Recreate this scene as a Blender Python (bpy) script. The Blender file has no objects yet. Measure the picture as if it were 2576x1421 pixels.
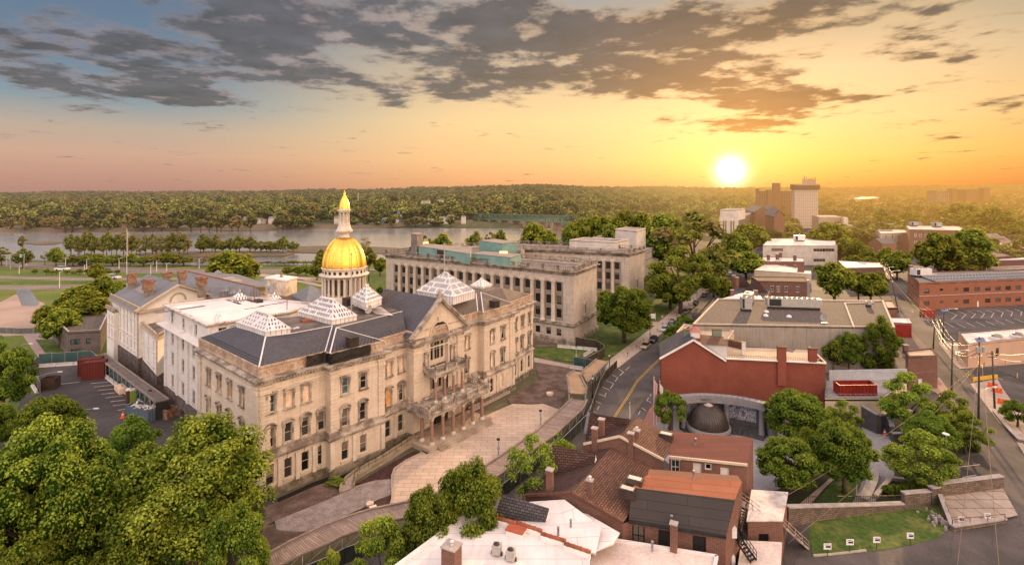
import bpy,math,random
import numpy as np
from mathutils import Vector,Matrix
random.seed(7)
S=bpy.context.scene
COL=S.collection
H,F,CX,HY=45.0,1350.0,1288.0,480.0
ZOOM={'A':(0,700,2.342),'B':(1000,700,2.342),'C':(2000,700,2.342),'D':(2996,700,2.342),'E':(0,1200,2.842),'F':(700,1150,2.842),'G':(1000,1500,2.576),'H':(1450,1150,2.842),'I':(1000,1709,2.576),'J':(0,1600,2.147),'K':(2050,1150,2.681),'L':(1450,1729,2.681),'M':(2250,1600,2.156),'N':(2550,1200,2.583),'O':(3300,1200,2.842),'P':(3000,1600,2.156)}
def q(c,x,y):
 a,b,s=ZOOM[c]
 return((a+x/s)/1.5901,(b+y/s)/1.5901)
def g(x,y,z=0.0):
 Y=(H-z)*F/(y-HY)
 return Vector(((x-CX)/F*Y,Y,z))
def gq(c,x,y,z=0.0):
 return g(*q(c,x,y),z)
def at(x,y,Y):
 return Vector(((x-CX)/F*Y,Y,H-(y-HY)*Y/F))
def v2(p):return Vector((p[0],p[1]))
def hit(p0,p1,x):
 k=(x-CX)/F
 d=p1-p0
 den=d[0]-k*d[1]
 return(k*p0[1]-p0[0])/den if abs(den)>1e-9 else 0.5
class NT:
 def __init__(s,tree):
  s.t=tree;s.n=tree.nodes;s.l=tree.links
 def new(s,typ,**kw):
  nd=s.n.new(typ)
  for k,v in kw.items():setattr(nd,k,v)
  return nd
 def put(s,sock,v):
  if isinstance(v,bpy.types.NodeSocket):s.l.new(v,sock)
  elif v is not None:
   if hasattr(sock,'default_value'):
    try:sock.default_value=v
    except Exception:sock.default_value=(*v,1.0)if len(v)==3 else v
 def m(s,op,a,b=None,c=None,clamp=False):
  nd=s.new('ShaderNodeMath',operation=op,use_clamp=clamp)
  s.put(nd.inputs[0],a)
  if b is not None:s.put(nd.inputs[1],b)
  if c is not None:s.put(nd.inputs[2],c)
  return nd.outputs[0]
 def mix(s,f,a,b,blend='MIX'):
  nd=s.new('ShaderNodeMix',data_type='RGBA',blend_type=blend)
  s.put(nd.inputs[0],f)
  s.put(nd.inputs[6],a if isinstance(a,bpy.types.NodeSocket)else(*a[:3],1))
  s.put(nd.inputs[7],b if isinstance(b,bpy.types.NodeSocket)else(*b[:3],1))
  return nd.outputs[2]
 def ramp(s,f,stops):
  nd=s.new('ShaderNodeValToRGB');cr=nd.color_ramp
  while len(cr.elements)<len(stops):cr.elements.new(0.5)
  for e,(p,c)in zip(cr.elements,stops):
   e.position=p;e.color=(*c,1)if len(c)==3 else c
  s.put(nd.inputs[0],f)
  return nd.outputs[0]
 def noise(s,vec,scale,detail=4,rough=0.55,dist=0.0):
  nd=s.new('ShaderNodeTexNoise')
  s.put(nd.inputs['Vector'],vec);nd.inputs['Scale'].default_value=scale
  nd.inputs['Detail'].default_value=detail;nd.inputs['Roughness'].default_value=rough
  nd.inputs['Distortion'].default_value=dist
  return nd.outputs[0]
 def mapping(s,vec,sc=(1,1,1),rot=(0,0,0),loc=(0,0,0)):
  nd=s.new('ShaderNodeMapping')
  s.put(nd.inputs[0],vec);nd.inputs['Scale'].default_value=sc
  nd.inputs['Rotation'].default_value=rot;nd.inputs['Location'].default_value=loc
  return nd.outputs[0]
 def sm(s,x,a,b):
  nd=s.new('ShaderNodeMapRange',interpolation_type='SMOOTHSTEP')
  s.put(nd.inputs[0],x);nd.inputs[1].default_value=a;nd.inputs[2].default_value=b
  return nd.outputs[0]
SUN_AZ=math.atan((1838-CX)/F)
SUN_EL=math.radians(2.0)
SUN_DIR=Vector((math.sin(SUN_AZ)*math.cos(SUN_EL),math.cos(SUN_AZ)*math.cos(SUN_EL),math.sin(SUN_EL)))
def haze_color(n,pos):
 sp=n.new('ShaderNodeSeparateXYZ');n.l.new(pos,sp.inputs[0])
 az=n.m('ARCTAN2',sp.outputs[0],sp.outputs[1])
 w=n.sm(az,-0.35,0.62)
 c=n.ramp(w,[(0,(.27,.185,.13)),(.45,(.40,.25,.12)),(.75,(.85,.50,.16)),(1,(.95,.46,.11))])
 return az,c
def add_haze(n,shader,D=2600.0,start=330.0,mx=0.8):  # paints distance haze into the material as emitted colour, stronger toward the sun
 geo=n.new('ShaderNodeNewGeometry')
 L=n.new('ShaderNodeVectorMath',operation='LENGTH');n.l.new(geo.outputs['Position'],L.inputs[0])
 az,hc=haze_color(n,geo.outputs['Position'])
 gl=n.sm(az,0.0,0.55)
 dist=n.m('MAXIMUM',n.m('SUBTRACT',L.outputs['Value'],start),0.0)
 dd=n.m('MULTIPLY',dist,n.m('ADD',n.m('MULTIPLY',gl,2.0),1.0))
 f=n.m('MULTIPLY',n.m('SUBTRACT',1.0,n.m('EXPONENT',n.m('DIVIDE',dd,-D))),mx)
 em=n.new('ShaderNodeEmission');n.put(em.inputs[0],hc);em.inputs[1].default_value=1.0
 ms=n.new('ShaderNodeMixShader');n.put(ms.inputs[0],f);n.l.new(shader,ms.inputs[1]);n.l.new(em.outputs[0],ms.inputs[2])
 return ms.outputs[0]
MATS={}
def newmat(name):
 m=bpy.data.materials.new(name);m.use_nodes=True
 n=NT(m.node_tree);n.n.clear()
 out=n.new('ShaderNodeOutputMaterial')
 return m,n,out
def finish(m,n,out,col,rough=0.85,metal=0.0,bump=None,bstr=0.3,bdist=0.05,spec=0.3,haze=None,rsock=None):
 b=n.new('ShaderNodeBsdfPrincipled')
 n.put(b.inputs['Base Color'],col if isinstance(col,bpy.types.NodeSocket)else(*col,1))
 n.put(b.inputs['Roughness'],rsock if rsock is not None else rough)
 b.inputs['Metallic'].default_value=metal
 b.inputs['Specular IOR Level'].default_value=spec
 if bump is not None:
  bn=n.new('ShaderNodeBump');bn.inputs['Strength'].default_value=bstr;bn.inputs['Distance'].default_value=bdist
  n.l.new(bump,bn.inputs['Height']);n.l.new(bn.outputs[0],b.inputs['Normal'])
 sh=b.outputs[0]
 if haze:sh=add_haze(n,sh,haze)
 n.l.new(sh,out.inputs[0]);MATS[m.name]=m
 return m
def uvn(n):
 return n.new('ShaderNodeTexCoord').outputs['UV']
def posn(n):
 return n.new('ShaderNodeNewGeometry').outputs['Position']
def sc3(c,k):return tuple(min(1,x*k)for x in c)
def M_noise(name,c1,c2,scale=1.0,fine=12.0,rough=0.9,fineamt=0.35,bstr=0.25,haze=None,metal=0,spec=0.3,detail=5,lo=.35,hi=.65,world=True):
 if name in MATS:return MATS[name]
 m,n,out=newmat(name)
 v=posn(n)if world else uvn(n)
 a=n.sm(n.noise(v,scale,detail),lo,hi)
 f=n.noise(v,fine,3,.6)
 c=n.mix(a,c1,c2)
 k=n.m('ADD',n.m('MULTIPLY',n.m('SUBTRACT',f,.5),fineamt*2),1.0)
 c=n.mix(1.0,c,n.new('ShaderNodeCombineColor').outputs[0],'MULTIPLY')if False else scale_col(n,c,k)
 return finish(m,n,out,c,rough,metal,f,bstr,0.04,spec,haze)
def scale_col(n,c,k):
 vm=n.new('ShaderNodeVectorMath',operation='SCALE')
 n.l.new(c,vm.inputs[0]);n.put(vm.inputs[3],k)
 return vm.outputs[0]
def M_brick(name,c1,c2,mortar,bw=0.45,bh=0.15,msize=0.02,rough=0.9,stain=0.45,haze=None,offs=.5,streak=0.0,bstr=.4,spec=.25,sscale=.35):
 if name in MATS:return MATS[name]
 m,n,out=newmat(name)
 uv=uvn(n)
 b=n.new('ShaderNodeTexBrick');n.l.new(uv,b.inputs['Vector'])
 b.offset=offs
 b.inputs['Color1'].default_value=(*c1,1);b.inputs['Color2'].default_value=(*c2,1);b.inputs['Mortar'].default_value=(*mortar,1)
 b.inputs['Scale'].default_value=1.0;b.inputs['Brick Width'].default_value=bw;b.inputs['Row Height'].default_value=bh
 b.inputs['Mortar Size'].default_value=msize;b.inputs['Mortar Smooth'].default_value=.3;b.inputs['Bias'].default_value=0.0
 big=n.noise(posn(n),sscale,5,.6)
 k=n.m('ADD',n.m('MULTIPLY',n.m('SUBTRACT',big,.5),stain*2),1.0)
 if streak:
  st=n.noise(n.mapping(uv,(1.6,.12,1)),1.0,5,.65)
  k=n.m('MULTIPLY',k,n.m('SUBTRACT',1.0,n.m('MULTIPLY',n.sm(st,.45,.75),streak)))
 c=scale_col(n,b.outputs['Color'],k)
 return finish(m,n,out,c,rough,0,n.m('SUBTRACT',1.0,b.outputs['Fac']),bstr,0.02,spec,haze)
def M_glass(name,c=(.02,.022,.024),rough=.08,haze=None,spec=.6):
 if name in MATS:return MATS[name]
 m,n,out=newmat(name)
 f=n.noise(posn(n),.9,3)
 col=n.mix(n.sm(f,.35,.65),sc3(c,.6),sc3(c,1.8))
 return finish(m,n,out,col,rough,0,n.noise(posn(n),.6,2),.06,.05,spec,haze)
def M_leaf(name,base,tip,haze=None,trans=0.35,var=.5):
 if name in MATS:return MATS[name]
 m,n,out=newmat(name)
 at_=n.new('ShaderNodeAttribute');at_.attribute_name='tint'
 sp=n.new('ShaderNodeSeparateColor');n.l.new(at_.outputs['Color'],sp.inputs[0])
 c=n.mix(sp.outputs[0],base,tip)
 oi=n.new('ShaderNodeObjectInfo')
 hs=n.new('ShaderNodeHueSaturation');n.l.new(c,hs.inputs['Color'])
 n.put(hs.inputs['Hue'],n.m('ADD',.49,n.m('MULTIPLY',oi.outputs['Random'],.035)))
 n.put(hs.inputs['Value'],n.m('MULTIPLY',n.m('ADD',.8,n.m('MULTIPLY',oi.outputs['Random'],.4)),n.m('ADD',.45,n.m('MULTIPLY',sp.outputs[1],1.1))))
 c2=n.mix(sp.outputs[2],hs.outputs[0],(.27,.19,.09))
 d=n.new('ShaderNodeBsdfDiffuse');n.l.new(c2,d.inputs[0])
 t=n.new('ShaderNodeBsdfTranslucent');tc=n.mix(.5,c2,(.34,.34,.03));n.l.new(tc,t.inputs[0])
 ms=n.new('ShaderNodeMixShader');ms.inputs[0].default_value=trans
 n.l.new(d.outputs[0],ms.inputs[1]);n.l.new(t.outputs[0],ms.inputs[2])
 sh=ms.outputs[0]
 if haze:sh=add_haze(n,sh,haze)
 n.l.new(sh,out.inputs[0]);MATS[name]=m
 return m
class MB:
 def __init__(s):s.v=[];s.f=[];s.m=[];s.s=[]
 def add(s,vs,fs,mi=0,smooth=False):
  b=len(s.v);s.v+=[tuple(v)for v in vs]
  for f in fs:s.f.append(tuple(i+b for i in f));s.m.append(mi);s.s.append(smooth)
  return s
 def quad(s,a,b,c,d,mi=0):return s.add([a,b,c,d],[(0,1,2,3)],mi)
 def poly(s,pts,mi=0):return s.add(pts,[tuple(range(len(pts)))],mi)
 def prism(s,pts,z0,z1,mi=0,top=None,bottom=True,cap=True):
  n=len(pts)
  area=sum(pts[i][0]*pts[(i+1)%n][1]-pts[(i+1)%n][0]*pts[i][1]for i in range(n))
  if area<0:pts=list(pts)[::-1]
  vs=[(p[0],p[1],z0)for p in pts]+[(p[0],p[1],z1)for p in pts]
  s.add(vs,[(i,(i+1)%n,n+(i+1)%n,n+i)for i in range(n)],mi)
  if cap:s.add(vs[n:],[tuple(range(n))],mi if top is None else top)
  if bottom:s.add(vs[:n],[tuple(range(n))[::-1]],mi)
  return s
 def box(s,x0,x1,y0,y1,z0,z1,mi=0):
  return s.prism([(x0,y0),(x1,y0),(x1,y1),(x0,y1)],z0,z1,mi)
 def obox(s,c,ux,L,W,z0,z1,mi=0):
  u=Vector((ux[0],ux[1])).normalized();w=Vector((-u[1],u[0]));c=v2(c)
  return s.prism([c-u*L/2-w*W/2,c+u*L/2-w*W/2,c+u*L/2+w*W/2,c-u*L/2+w*W/2],z0,z1,mi)
 def along(s,p0,p1,W,z0,z1,mi=0,off=0.0):
  p0,p1=v2(p0),v2(p1);u=(p1-p0).normalized();w=Vector((-u[1],u[0]))
  c=(p0+p1)/2+w*off
  return s.obox(c,u,(p1-p0).length,W,z0,z1,mi)
 def beam(s,a,b,w=0.1,h=None,mi=0):
  a,b=Vector(a),Vector(b);h=h or w
  d=(b-a)
  if d.length<1e-6:return s
  d.normalize()
  up=Vector((0,0,1))if abs(d.z)<.95 else Vector((1,0,0))
  r=d.cross(up).normalized()*w/2;t=r.cross(d).normalized()*h/2
  vs=[a-r-t,a+r-t,a+r+t,a-r+t,b-r-t,b+r-t,b+r+t,b-r+t]
  return s.add(vs,[(0,1,5,4),(1,2,6,5),(2,3,7,6),(3,0,4,7),(3,2,1,0),(4,5,6,7)],mi)
 def tube(s,pts,r,n=6,mi=0,smooth=True):
  pts=[Vector(p)for p in pts];rr=r if isinstance(r,(list,tuple))else[r]*len(pts)
  vs=[]
  for i,p in enumerate(pts):
   d=(pts[min(i+1,len(pts)-1)]-pts[max(i-1,0)]).normalized()
   up=Vector((0,0,1))if abs(d.z)<.9 else Vector((1,0,0))
   a=d.cross(up).normalized();b=a.cross(d)
   for k in range(n):
    t=2*math.pi*k/n;vs.append(p+(a*math.cos(t)+b*math.sin(t))*rr[i])
  fs=[]
  for i in range(len(pts)-1):
   for k in range(n):
    fs.append((i*n+k,i*n+(k+1)%n,(i+1)*n+(k+1)%n,(i+1)*n+k))
  fs+=[tuple(range(n))[::-1],tuple((len(pts)-1)*n+k for k in range(n))]
  return s.add(vs,fs,mi,smooth)
 def lathe(s,cx,cy,prof,n=32,mi=0,smooth=True,a0=0,a1=2*math.pi):
  full=abs(a1-a0-2*math.pi)<1e-6
  cols=n if full else n+1
  vs=[(cx+r*math.cos(a0+(a1-a0)*k/n),cy+r*math.sin(a0+(a1-a0)*k/n),z)for(r,z)in prof for k in range(cols)]
  fs=[]
  for i in range(len(prof)-1):
   for k in range(n):
    k2=(k+1)%cols if full else k+1
    fs.append((i*cols+k,i*cols+k2,(i+1)*cols+k2,(i+1)*cols+k))
  s.add(vs,fs,mi,smooth)
  return s
 def cyl(s,x,y,r,z0,z1,n=12,mi=0,r1=None):
  r1=r if r1 is None else r1
  return s.lathe(x,y,[(0.001,z0),(r,z0),(r,z0),(r1,z1),(r1,z1),(0.001,z1)],n,mi,False)
 def blob(s,c,r,n=8,mi=0):
  prof=[(max(.001,r*math.sin(math.pi*i/n)),c[2]-r*math.cos(math.pi*i/n))for i in range(n+1)]
  return s.lathe(c[0],c[1],prof,12,mi,True)
 def wall(s,p0,p1,z0,z1,holes=(),reveal=.25,mi=0,rmi=None,inward=None):
  """vertical wall p0->p1 with rectangular openings (u0,u1,za,zb) in metres along; reveals go inward"""
  p0,p1=v2(p0),v2(p1);L=(p1-p0).length;u=(p1-p0).normalized()
  nrm=Vector((u[1],-u[0]))
  if inward is not None and nrm.dot(inward)>0:nrm=-nrm
  us=sorted({0.0,L,*[max(0,min(L,h[0]))for h in holes],*[max(0,min(L,h[1]))for h in holes]})
  zs=sorted({z0,z1,*[h[2]for h in holes],*[h[3]for h in holes]})
  P=lambda a,z,d=0:(p0[0]+u[0]*a-nrm[0]*d,p0[1]+u[1]*a-nrm[1]*d,z)
  for i in range(len(us)-1):
   zstart=None
   for j in range(len(zs)-1):
    cu,cz=(us[i]+us[i+1])/2,(zs[j]+zs[j+1])/2
    inside=any(h[0]<cu<h[1]and h[2]<cz<h[3]for h in holes)
    if not inside:
     s.quad(P(us[i],zs[j]),P(us[i+1],zs[j]),P(us[i+1],zs[j+1]),P(us[i],zs[j+1]),mi)
  r=mi if rmi is None else rmi
  for(a,b,c,d)in[h[:4]for h in holes]:
   s.quad(P(a,c),P(a,d),P(a,d,reveal),P(a,c,reveal),r)
   s.quad(P(b,c,reveal),P(b,d,reveal),P(b,d),P(b,c),r)
   s.quad(P(a,c),P(a,c,reveal),P(b,c,reveal),P(b,c),r)
   s.quad(P(a,d),P(b,d),P(b,d,reveal),P(a,d,reveal),r)
  return s
 def build(s,name,mats,parent=None,uvrot=0.0):
  if not isinstance(mats,(list,tuple)):mats=[mats]
  me=bpy.data.meshes.new(name)
  V=np.array(s.v,dtype=np.float64).reshape(-1,3)
  off=Vector((0,0,0))
  o=bpy.data.objects.new(name,me);COL.objects.link(o)
  if parent is not None:
   o.parent=parent
   p=parent
   while p is not None:off+=Vector(p.location);p=p.parent
  elif len(V):
   off=Vector((V[:,0].mean(),V[:,1].mean(),V[:,2].min()));o.location=off
  W=V-np.array(off)
  me.from_pydata(W.tolist(),[],s.f)
  me.polygons.foreach_set('material_index',s.m);me.polygons.foreach_set('use_smooth',s.s)
  for m in mats:me.materials.append(m)
  uvl=me.uv_layers.new(name='UVMap')
  cu,su=math.cos(uvrot),math.sin(uvrot)
  uv=np.zeros((len(me.loops),2));li=0
  for f in s.f:
   pts=V[list(f)]
   nrm=np.zeros(3)
   for i in range(len(f)):
    a,b=pts[i],pts[(i+1)%len(f)]
    nrm+=np.cross(a,b)
   l=np.linalg.norm(nrm);nrm=nrm/l if l>1e-12 else np.array([0,0,1.])
   hl=math.hypot(nrm[0],nrm[1])
   if hl>0.2:
    t=np.array([-nrm[1],nrm[0],0])/hl
    w=np.cross(nrm,t);
    if w[2]<0:w=-w
    uv[li:li+len(f),0]=pts@t;uv[li:li+len(f),1]=pts@w
   else:
    uv[li:li+len(f),0]=pts[:,0]*cu+pts[:,1]*su;uv[li:li+len(f),1]=-pts[:,0]*su+pts[:,1]*cu
   li+=len(f)
  uvl.data.foreach_set('uv',uv.ravel())
  me.update()
  return o
def tag(o,label=None,cat=None,group=None,kind=None):
 if label:o['label']=label
 if cat:o['category']=cat
 if group:o['group']=group
 if kind:o['kind']=kind
 return o
def thing(name,label,cat,loc=(0,0,0),group=None,rz=0.0):
 o=bpy.data.objects.new(name,None);COL.objects.link(o)
 o.location=loc;o.rotation_euler=(0,0,rz);o.empty_display_size=.5
 return tag(o,label,cat,group)
def struct(o):o['kind']='structure';return o
def stuff(o):o['kind']='stuff';return o
def children(o):return[c for c in KIDS.get(o,[])]
def dup(root,loc=None,rz=None,label=None,group=None,scale=None,parent=None):
 c=root.copy();COL.objects.link(c)
 if loc is not None:c.location=loc
 if rz is not None:c.rotation_euler=(0,0,rz)
 if scale is not None:c.scale=scale if isinstance(scale,(tuple,list))else(scale,)*3
 if label:c['label']=label
 if group:c['group']=group
 if parent is not None:c.parent=parent
 for ch in list(root.children):
  d=ch.copy();COL.objects.link(d);d.parent=c
  for gch in list(ch.children):
   e=gch.copy();COL.objects.link(e);e.parent=d
 return c
def ang(u):return math.atan2(u[1],u[0])
PROTO={}
def win_mesh(key,w,h,frame=.09,rails=(),bars=(),pane='glass',frame_m='frame_white',hood=None,sill=True,depth=.22,extra=None):
 if key in PROTO:return PROTO[key]
 fm=MATS[frame_m];pm=MATS[pane]
 a=MB();y0,y1=depth-.07,depth
 a.box(-w/2,-w/2+frame,y0,y1,0,h);a.box(w/2-frame,w/2,y0,y1,0,h)
 a.box(-w/2+frame,w/2-frame,y0,y1,0,frame);a.box(-w/2+frame,w/2-frame,y0,y1,h-frame,h)
 for r in rails:a.box(-w/2+frame,w/2-frame,y0+.01,y1,h*r-frame*.4,h*r+frame*.4)
 for b in bars:a.box(-w/2+w*b-frame*.3,-w/2+w*b+frame*.3,y0+.02,y1-.003,frame,h-frame)
 mats=[fm]
 sur=hood[0]if hood else None
 if sur:
  mats.append(MATS[sur]);kind=hood[1]
  j=hood[2]if len(hood)>2 else .22
  if kind in('flat','arch'):
   a.box(-w/2-j,-w/2,-.12,.02,-.05,h+.05,1);a.box(w/2,w/2+j,-.12,.02,-.05,h+.05,1)
   a.box(-w/2-j-.05,-w/2-.0+.05,-.26,-.12,h-.5,h+.1,1);a.box(w/2-.05,w/2+j+.05,-.26,-.12,h-.5,h+.1,1)
  if kind=='flat':
   a.box(-w/2-j,w/2+j,-.16,.02,h+.05,h+.3,1)
   a.box(-w/2-j-.16,w/2+j+.16,-.42,.02,h+.3,h+.42,1);a.box(-w/2-j-.08,w/2+j+.08,-.33,.02,h+.42,h+.52,1)
  if kind=='arch':
   a.box(-w/2-j,w/2+j,-.16,.02,h+.05,h+.22,1)
   R=w/2+j+.12;nseg=10;cz=h+.22
   for k in range(nseg):
    t0,t1=math.pi*k/nseg,math.pi*(k+1)/nseg
    pt=lambda t,r:(r*math.cos(t),cz+r*.62*math.sin(t))
    (x0,z0),(x1,z1),(x2,z2),(x3,z3)=pt(t0,R),pt(t1,R),pt(t1,R-.2),pt(t0,R-.2)
    vs=[(x0,-.42,z0),(x1,-.42,z1),(x2,-.42,z2),(x3,-.42,z3),(x0,.02,z0),(x1,.02,z1),(x2,.02,z2),(x3,.02,z3)]
    a.add(vs,[(0,3,2,1),(0,1,5,4),(3,7,6,2)],1)
    a.add([(x2,-.1,z2),(x3,-.1,z3),(0,-.1,cz)],[(0,1,2)],1)
   a.box(-w/2-j-.14,w/2+j+.14,-.36,.02,h+.16,h+.24,1)
  if kind in('flat','arch','plain')and sill:
   a.box(-w/2-j-.1,w/2+j+.1,-.34,.02,-.2,-.05,1);a.box(-w/2-j,w/2+j,-.18,.02,-.34,-.2,1)
  if kind=='round':
   n=9;r=w/2
   for k in range(n):
    t0,t1=math.pi*k/n,math.pi*(k+1)/n
    hh=h-r*hood[3]if len(hood)>3 else h-r
    ky=hood[3]if len(hood)>3 else 1
    x0,z0=r*math.cos(t0),hh+r*ky*math.sin(t0);x1,z1=r*math.cos(t1),hh+r*ky*math.sin(t1)
    a.add([(x0,.012,z0),(x0,.012,h+.01),(x1,.012,h+.01),(x1,.012,z1)],[(0,1,2,3)],1)
    a.add([(x0,.012,z0),(x1,.012,z1),(x1,y0,z1),(x0,y0,z0)],[(0,1,2,3)],1)
    R=r+.16;X0,Z0=R*math.cos(t0),hh+R*ky*math.sin(t0);X1,Z1=R*math.cos(t1),hh+R*ky*math.sin(t1)
    a.add([(x0,-.07,z0),(X0,-.07,Z0),(X1,-.07,Z1),(x1,-.07,z1)],[(0,1,2,3)],1)
    a.add([(X0,-.07,Z0),(X0,.02,Z0),(X1,.02,Z1),(X1,-.07,Z1)],[(0,1,2,3)],1)
   a.box(-.14,.14,-.2,.0,h-.05,h+.5,1)
   if sill:a.box(-w/2-.2,w/2+.2,-.2,.02,-.2,-.03,1);a.box(-w/2-.1,w/2+.1,-.08,.02,-.75,-.2,1)
  if kind=='lintel':
   a.box(-w/2-.12,w/2+.12,-.05,.02,h+.0,h+.22,1)
   if sill:a.box(-w/2-.08,w/2+.08,-.09,.02,-.14,0,1)
 if extra:extra(a)
 o=a.build('window',mats,None);COL.objects.unlink(o)
 me=o.data
 V=np.array(a.v);me.vertices.foreach_set('co',V.ravel());me.update()
 b=MB();b.add([(-w/2+frame*.5,y1-.02,frame*.5),(w/2-frame*.5,y1-.02,frame*.5),(w/2-frame*.5,y1-.02,h-frame*.5),(-w/2+frame*.5,y1-.02,h-frame*.5)],[(0,1,2,3)])
 o2=b.build('pane',pm,None);COL.objects.unlink(o2)
 o2.data.vertices.foreach_set('co',np.array(b.v).ravel());o2.data.update()
 PROTO[key]=(me,o2.data,w,h)
 bpy.data.objects.remove(o);bpy.data.objects.remove(o2)
 return PROTO[key]
def put_win(key,root,p,u,z,name='window',label=None,split=True):
 me,pm,w,h=PROTO[key]
 o=bpy.data.objects.new(name,me);COL.objects.link(o)
 o.parent=root;o.location=Vector((p[0],p[1],z))-Vector(root.location);o.rotation_euler=(0,0,ang(u))
 if label:o['label']=label
 e=bpy.data.objects.new('pane',pm);COL.objects.link(e);e.parent=o
 return o
def facade(mb,root,p0,p1,z0,z1,items,mi=0,reveal=.22,cols=True):
 """items: (column picture-x or ('t',fraction), z of sill, window key). Outside on the right-hand side walking p0->p1."""
 p0,p1=v2(p0),v2(p1);L=(p1-p0).length;u=(p1-p0).normalized()
 holes=[]
 for it in items:
  c,z,key=it[:3];me,pm,w,h=PROTO[key]
  t=c[1]if isinstance(c,tuple)else hit(p0,p1,c)
  a=t*L
  if a-w/2<.05 or a+w/2>L-.05:continue
  holes.append((a-w/2,a+w/2,z,z+h))
  put_win(key,root,p0+u*a,u,z,label=it[3]if len(it)>3 else None)
 mb.wall(p0,p1,z0,z1,holes,reveal,mi)
 return holes
def cornice(mb,pts,z,prof,mi=0,closed=False,outward=1):
 """sweep profile [(out,z)] along polyline, outside on the right-hand side"""
 pts=[v2(p)for p in pts];n=len(pts);rings=[]
 for i in range(n):
  if closed:a,b=pts[i-1],pts[(i+1)%n]
  else:a,b=pts[max(i-1,0)],pts[min(i+1,n-1)]
  d1=(pts[i]-a).normalized()if(pts[i]-a).length>1e-6 else(b-pts[i]).normalized()
  d2=(b-pts[i]).normalized()if(b-pts[i]).length>1e-6 else d1
  n1=Vector((d1[1],-d1[0]));n2=Vector((d2[1],-d2[0]))
  m=(n1+n2);m=m.normalized()if m.length>1e-6 else n1
  k=1/max(.35,m.dot(n1))
  rings.append([(pts[i][0]+m[0]*o*k*outward,pts[i][1]+m[1]*o*k*outward,z+zz)for(o,zz)in prof])
 np_=len(prof);vs=[v for r in rings for v in r]
 fs=[]
 for i in range(n if closed else n-1):
  j=(i+1)%n
  for k in range(np_-1):fs.append((i*np_+k,j*np_+k,j*np_+k+1,i*np_+k+1))
 mb.add(vs,fs,mi)
 if not closed:
  mb.add(rings[0],[tuple(range(np_))],mi);mb.add(rings[-1],[tuple(range(np_))[::-1]],mi)
def inset(pts,d):
 pts=[v2(p)for p in pts];n=len(pts)
 area=sum(pts[i][0]*pts[(i+1)%n][1]-pts[(i+1)%n][0]*pts[i][1]for i in range(n))
 sgn=1 if area>0 else-1;out=[]
 for i in range(n):
  d1=(pts[i]-pts[i-1]).normalized();d2=(pts[(i+1)%n]-pts[i]).normalized()
  n1=Vector((-d1[1],d1[0]))*sgn;n2=Vector((-d2[1],d2[0]))*sgn
  m=(n1+n2);m=m.normalized()if m.length>1e-6 else n1
  out.append(pts[i]+m*d/max(.35,m.dot(n1)))
 return out
cd=bpy.data.cameras.new('camera');cam=bpy.data.objects.new('camera',cd);COL.objects.link(cam)
cam.location=(0,0,H);cam.rotation_euler=(math.radians(90),0,0)
cd.sensor_width=36;cd.lens=36*F/2576;cd.shift_y=-(710.5-HY)/2576;cd.clip_start=.5;cd.clip_end=40000
S.camera=cam
sl=bpy.data.lights.new('sun','SUN');so=bpy.data.objects.new('sun',sl);COL.objects.link(so)
LEL=math.radians(11.0)
sd=Vector((math.sin(SUN_AZ+.12)*math.cos(LEL),math.cos(SUN_AZ+.12)*math.cos(LEL),math.sin(LEL)))
so.rotation_euler=(-sd).to_track_quat('-Z','Y').to_euler()
sl.energy=4.6;sl.angle=math.radians(0.9);sl.color=(1.0,.62,.28)
S.view_settings.view_transform='Standard';S.view_settings.look='None';S.view_settings.exposure=0
S.render.engine='CYCLES'
S.cycles.max_bounces=5;S.cycles.diffuse_bounces=3;S.cycles.glossy_bounces=3;S.cycles.transmission_bounces=3
S.cycles.use_denoising=True
S.cycles.sample_clamp_indirect=6
W=bpy.data.worlds.new('World');S.world=W;W.use_nodes=True
n=NT(W.node_tree);n.n.clear()
tc=n.new('ShaderNodeTexCoord');sp=n.new('ShaderNodeSeparateXYZ');n.l.new(tc.outputs['Generated'],sp.inputs[0])
dx,dy,dz=sp.outputs
az=n.m('ARCTAN2',dx,dy)
el=n.m('ARCSINE',dz)
elp=n.m('MULTIPLY',n.m('MAXIMUM',el,0.0),2.5,clamp=True)
def E_(y):return(480-y)/1350*2.5*.95
left=n.ramp(elp,[(0,(.50,.275,.215)),(E_(455),(.55,.31,.235)),(E_(400),(.62,.39,.29)),(E_(345),(.50,.40,.33)),(E_(285),(.23,.31,.37)),(E_(200),(.14,.215,.315)),(E_(0),(.09,.15,.25))])
mid=n.ramp(elp,[(0,(.80,.40,.19)),(E_(455),(.86,.45,.21)),(E_(400),(.93,.56,.27)),(E_(300),(.96,.66,.32)),(E_(200),(.74,.55,.32)),(E_(90),(.44,.39,.33)),(E_(0),(.36,.35,.33))])
right=n.ramp(elp,[(0,(.80,.32,.08)),(E_(455),(.87,.39,.10)),(E_(400),(.93,.56,.17)),(E_(320),(.92,.62,.28)),(E_(200),(.86,.60,.33)),(E_(90),(.55,.42,.25)),(E_(0),(.36,.33,.27))])
fr=n.ramp(elp,[(0,(.66,.22,.07)),(E_(400),(.85,.40,.10)),(E_(300),(.80,.48,.18)),(E_(170),(.46,.37,.25)),(E_(0),(.17,.18,.16))])
c=n.mix(n.sm(az,-.62,-.02),left,mid)
c=n.mix(n.sm(az,.08,.52),c,right)
c=n.mix(n.sm(az,.60,.92),c,fr)
kz=n.m('ADD',n.m('MAXIMUM',dz,0.0),.07)
cb=n.new('ShaderNodeCombineXYZ');n.put(cb.inputs[0],n.m('DIVIDE',dx,kz));n.put(cb.inputs[1],n.m('DIVIDE',dy,kz));cb.inputs[2].default_value=0
pv=cb.outputs[0]
n1=n.noise(n.mapping(pv,(1.0,.8,1),(0,0,.25),(3.1,7.7,0)),1.7,9,.56,.4)
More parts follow.
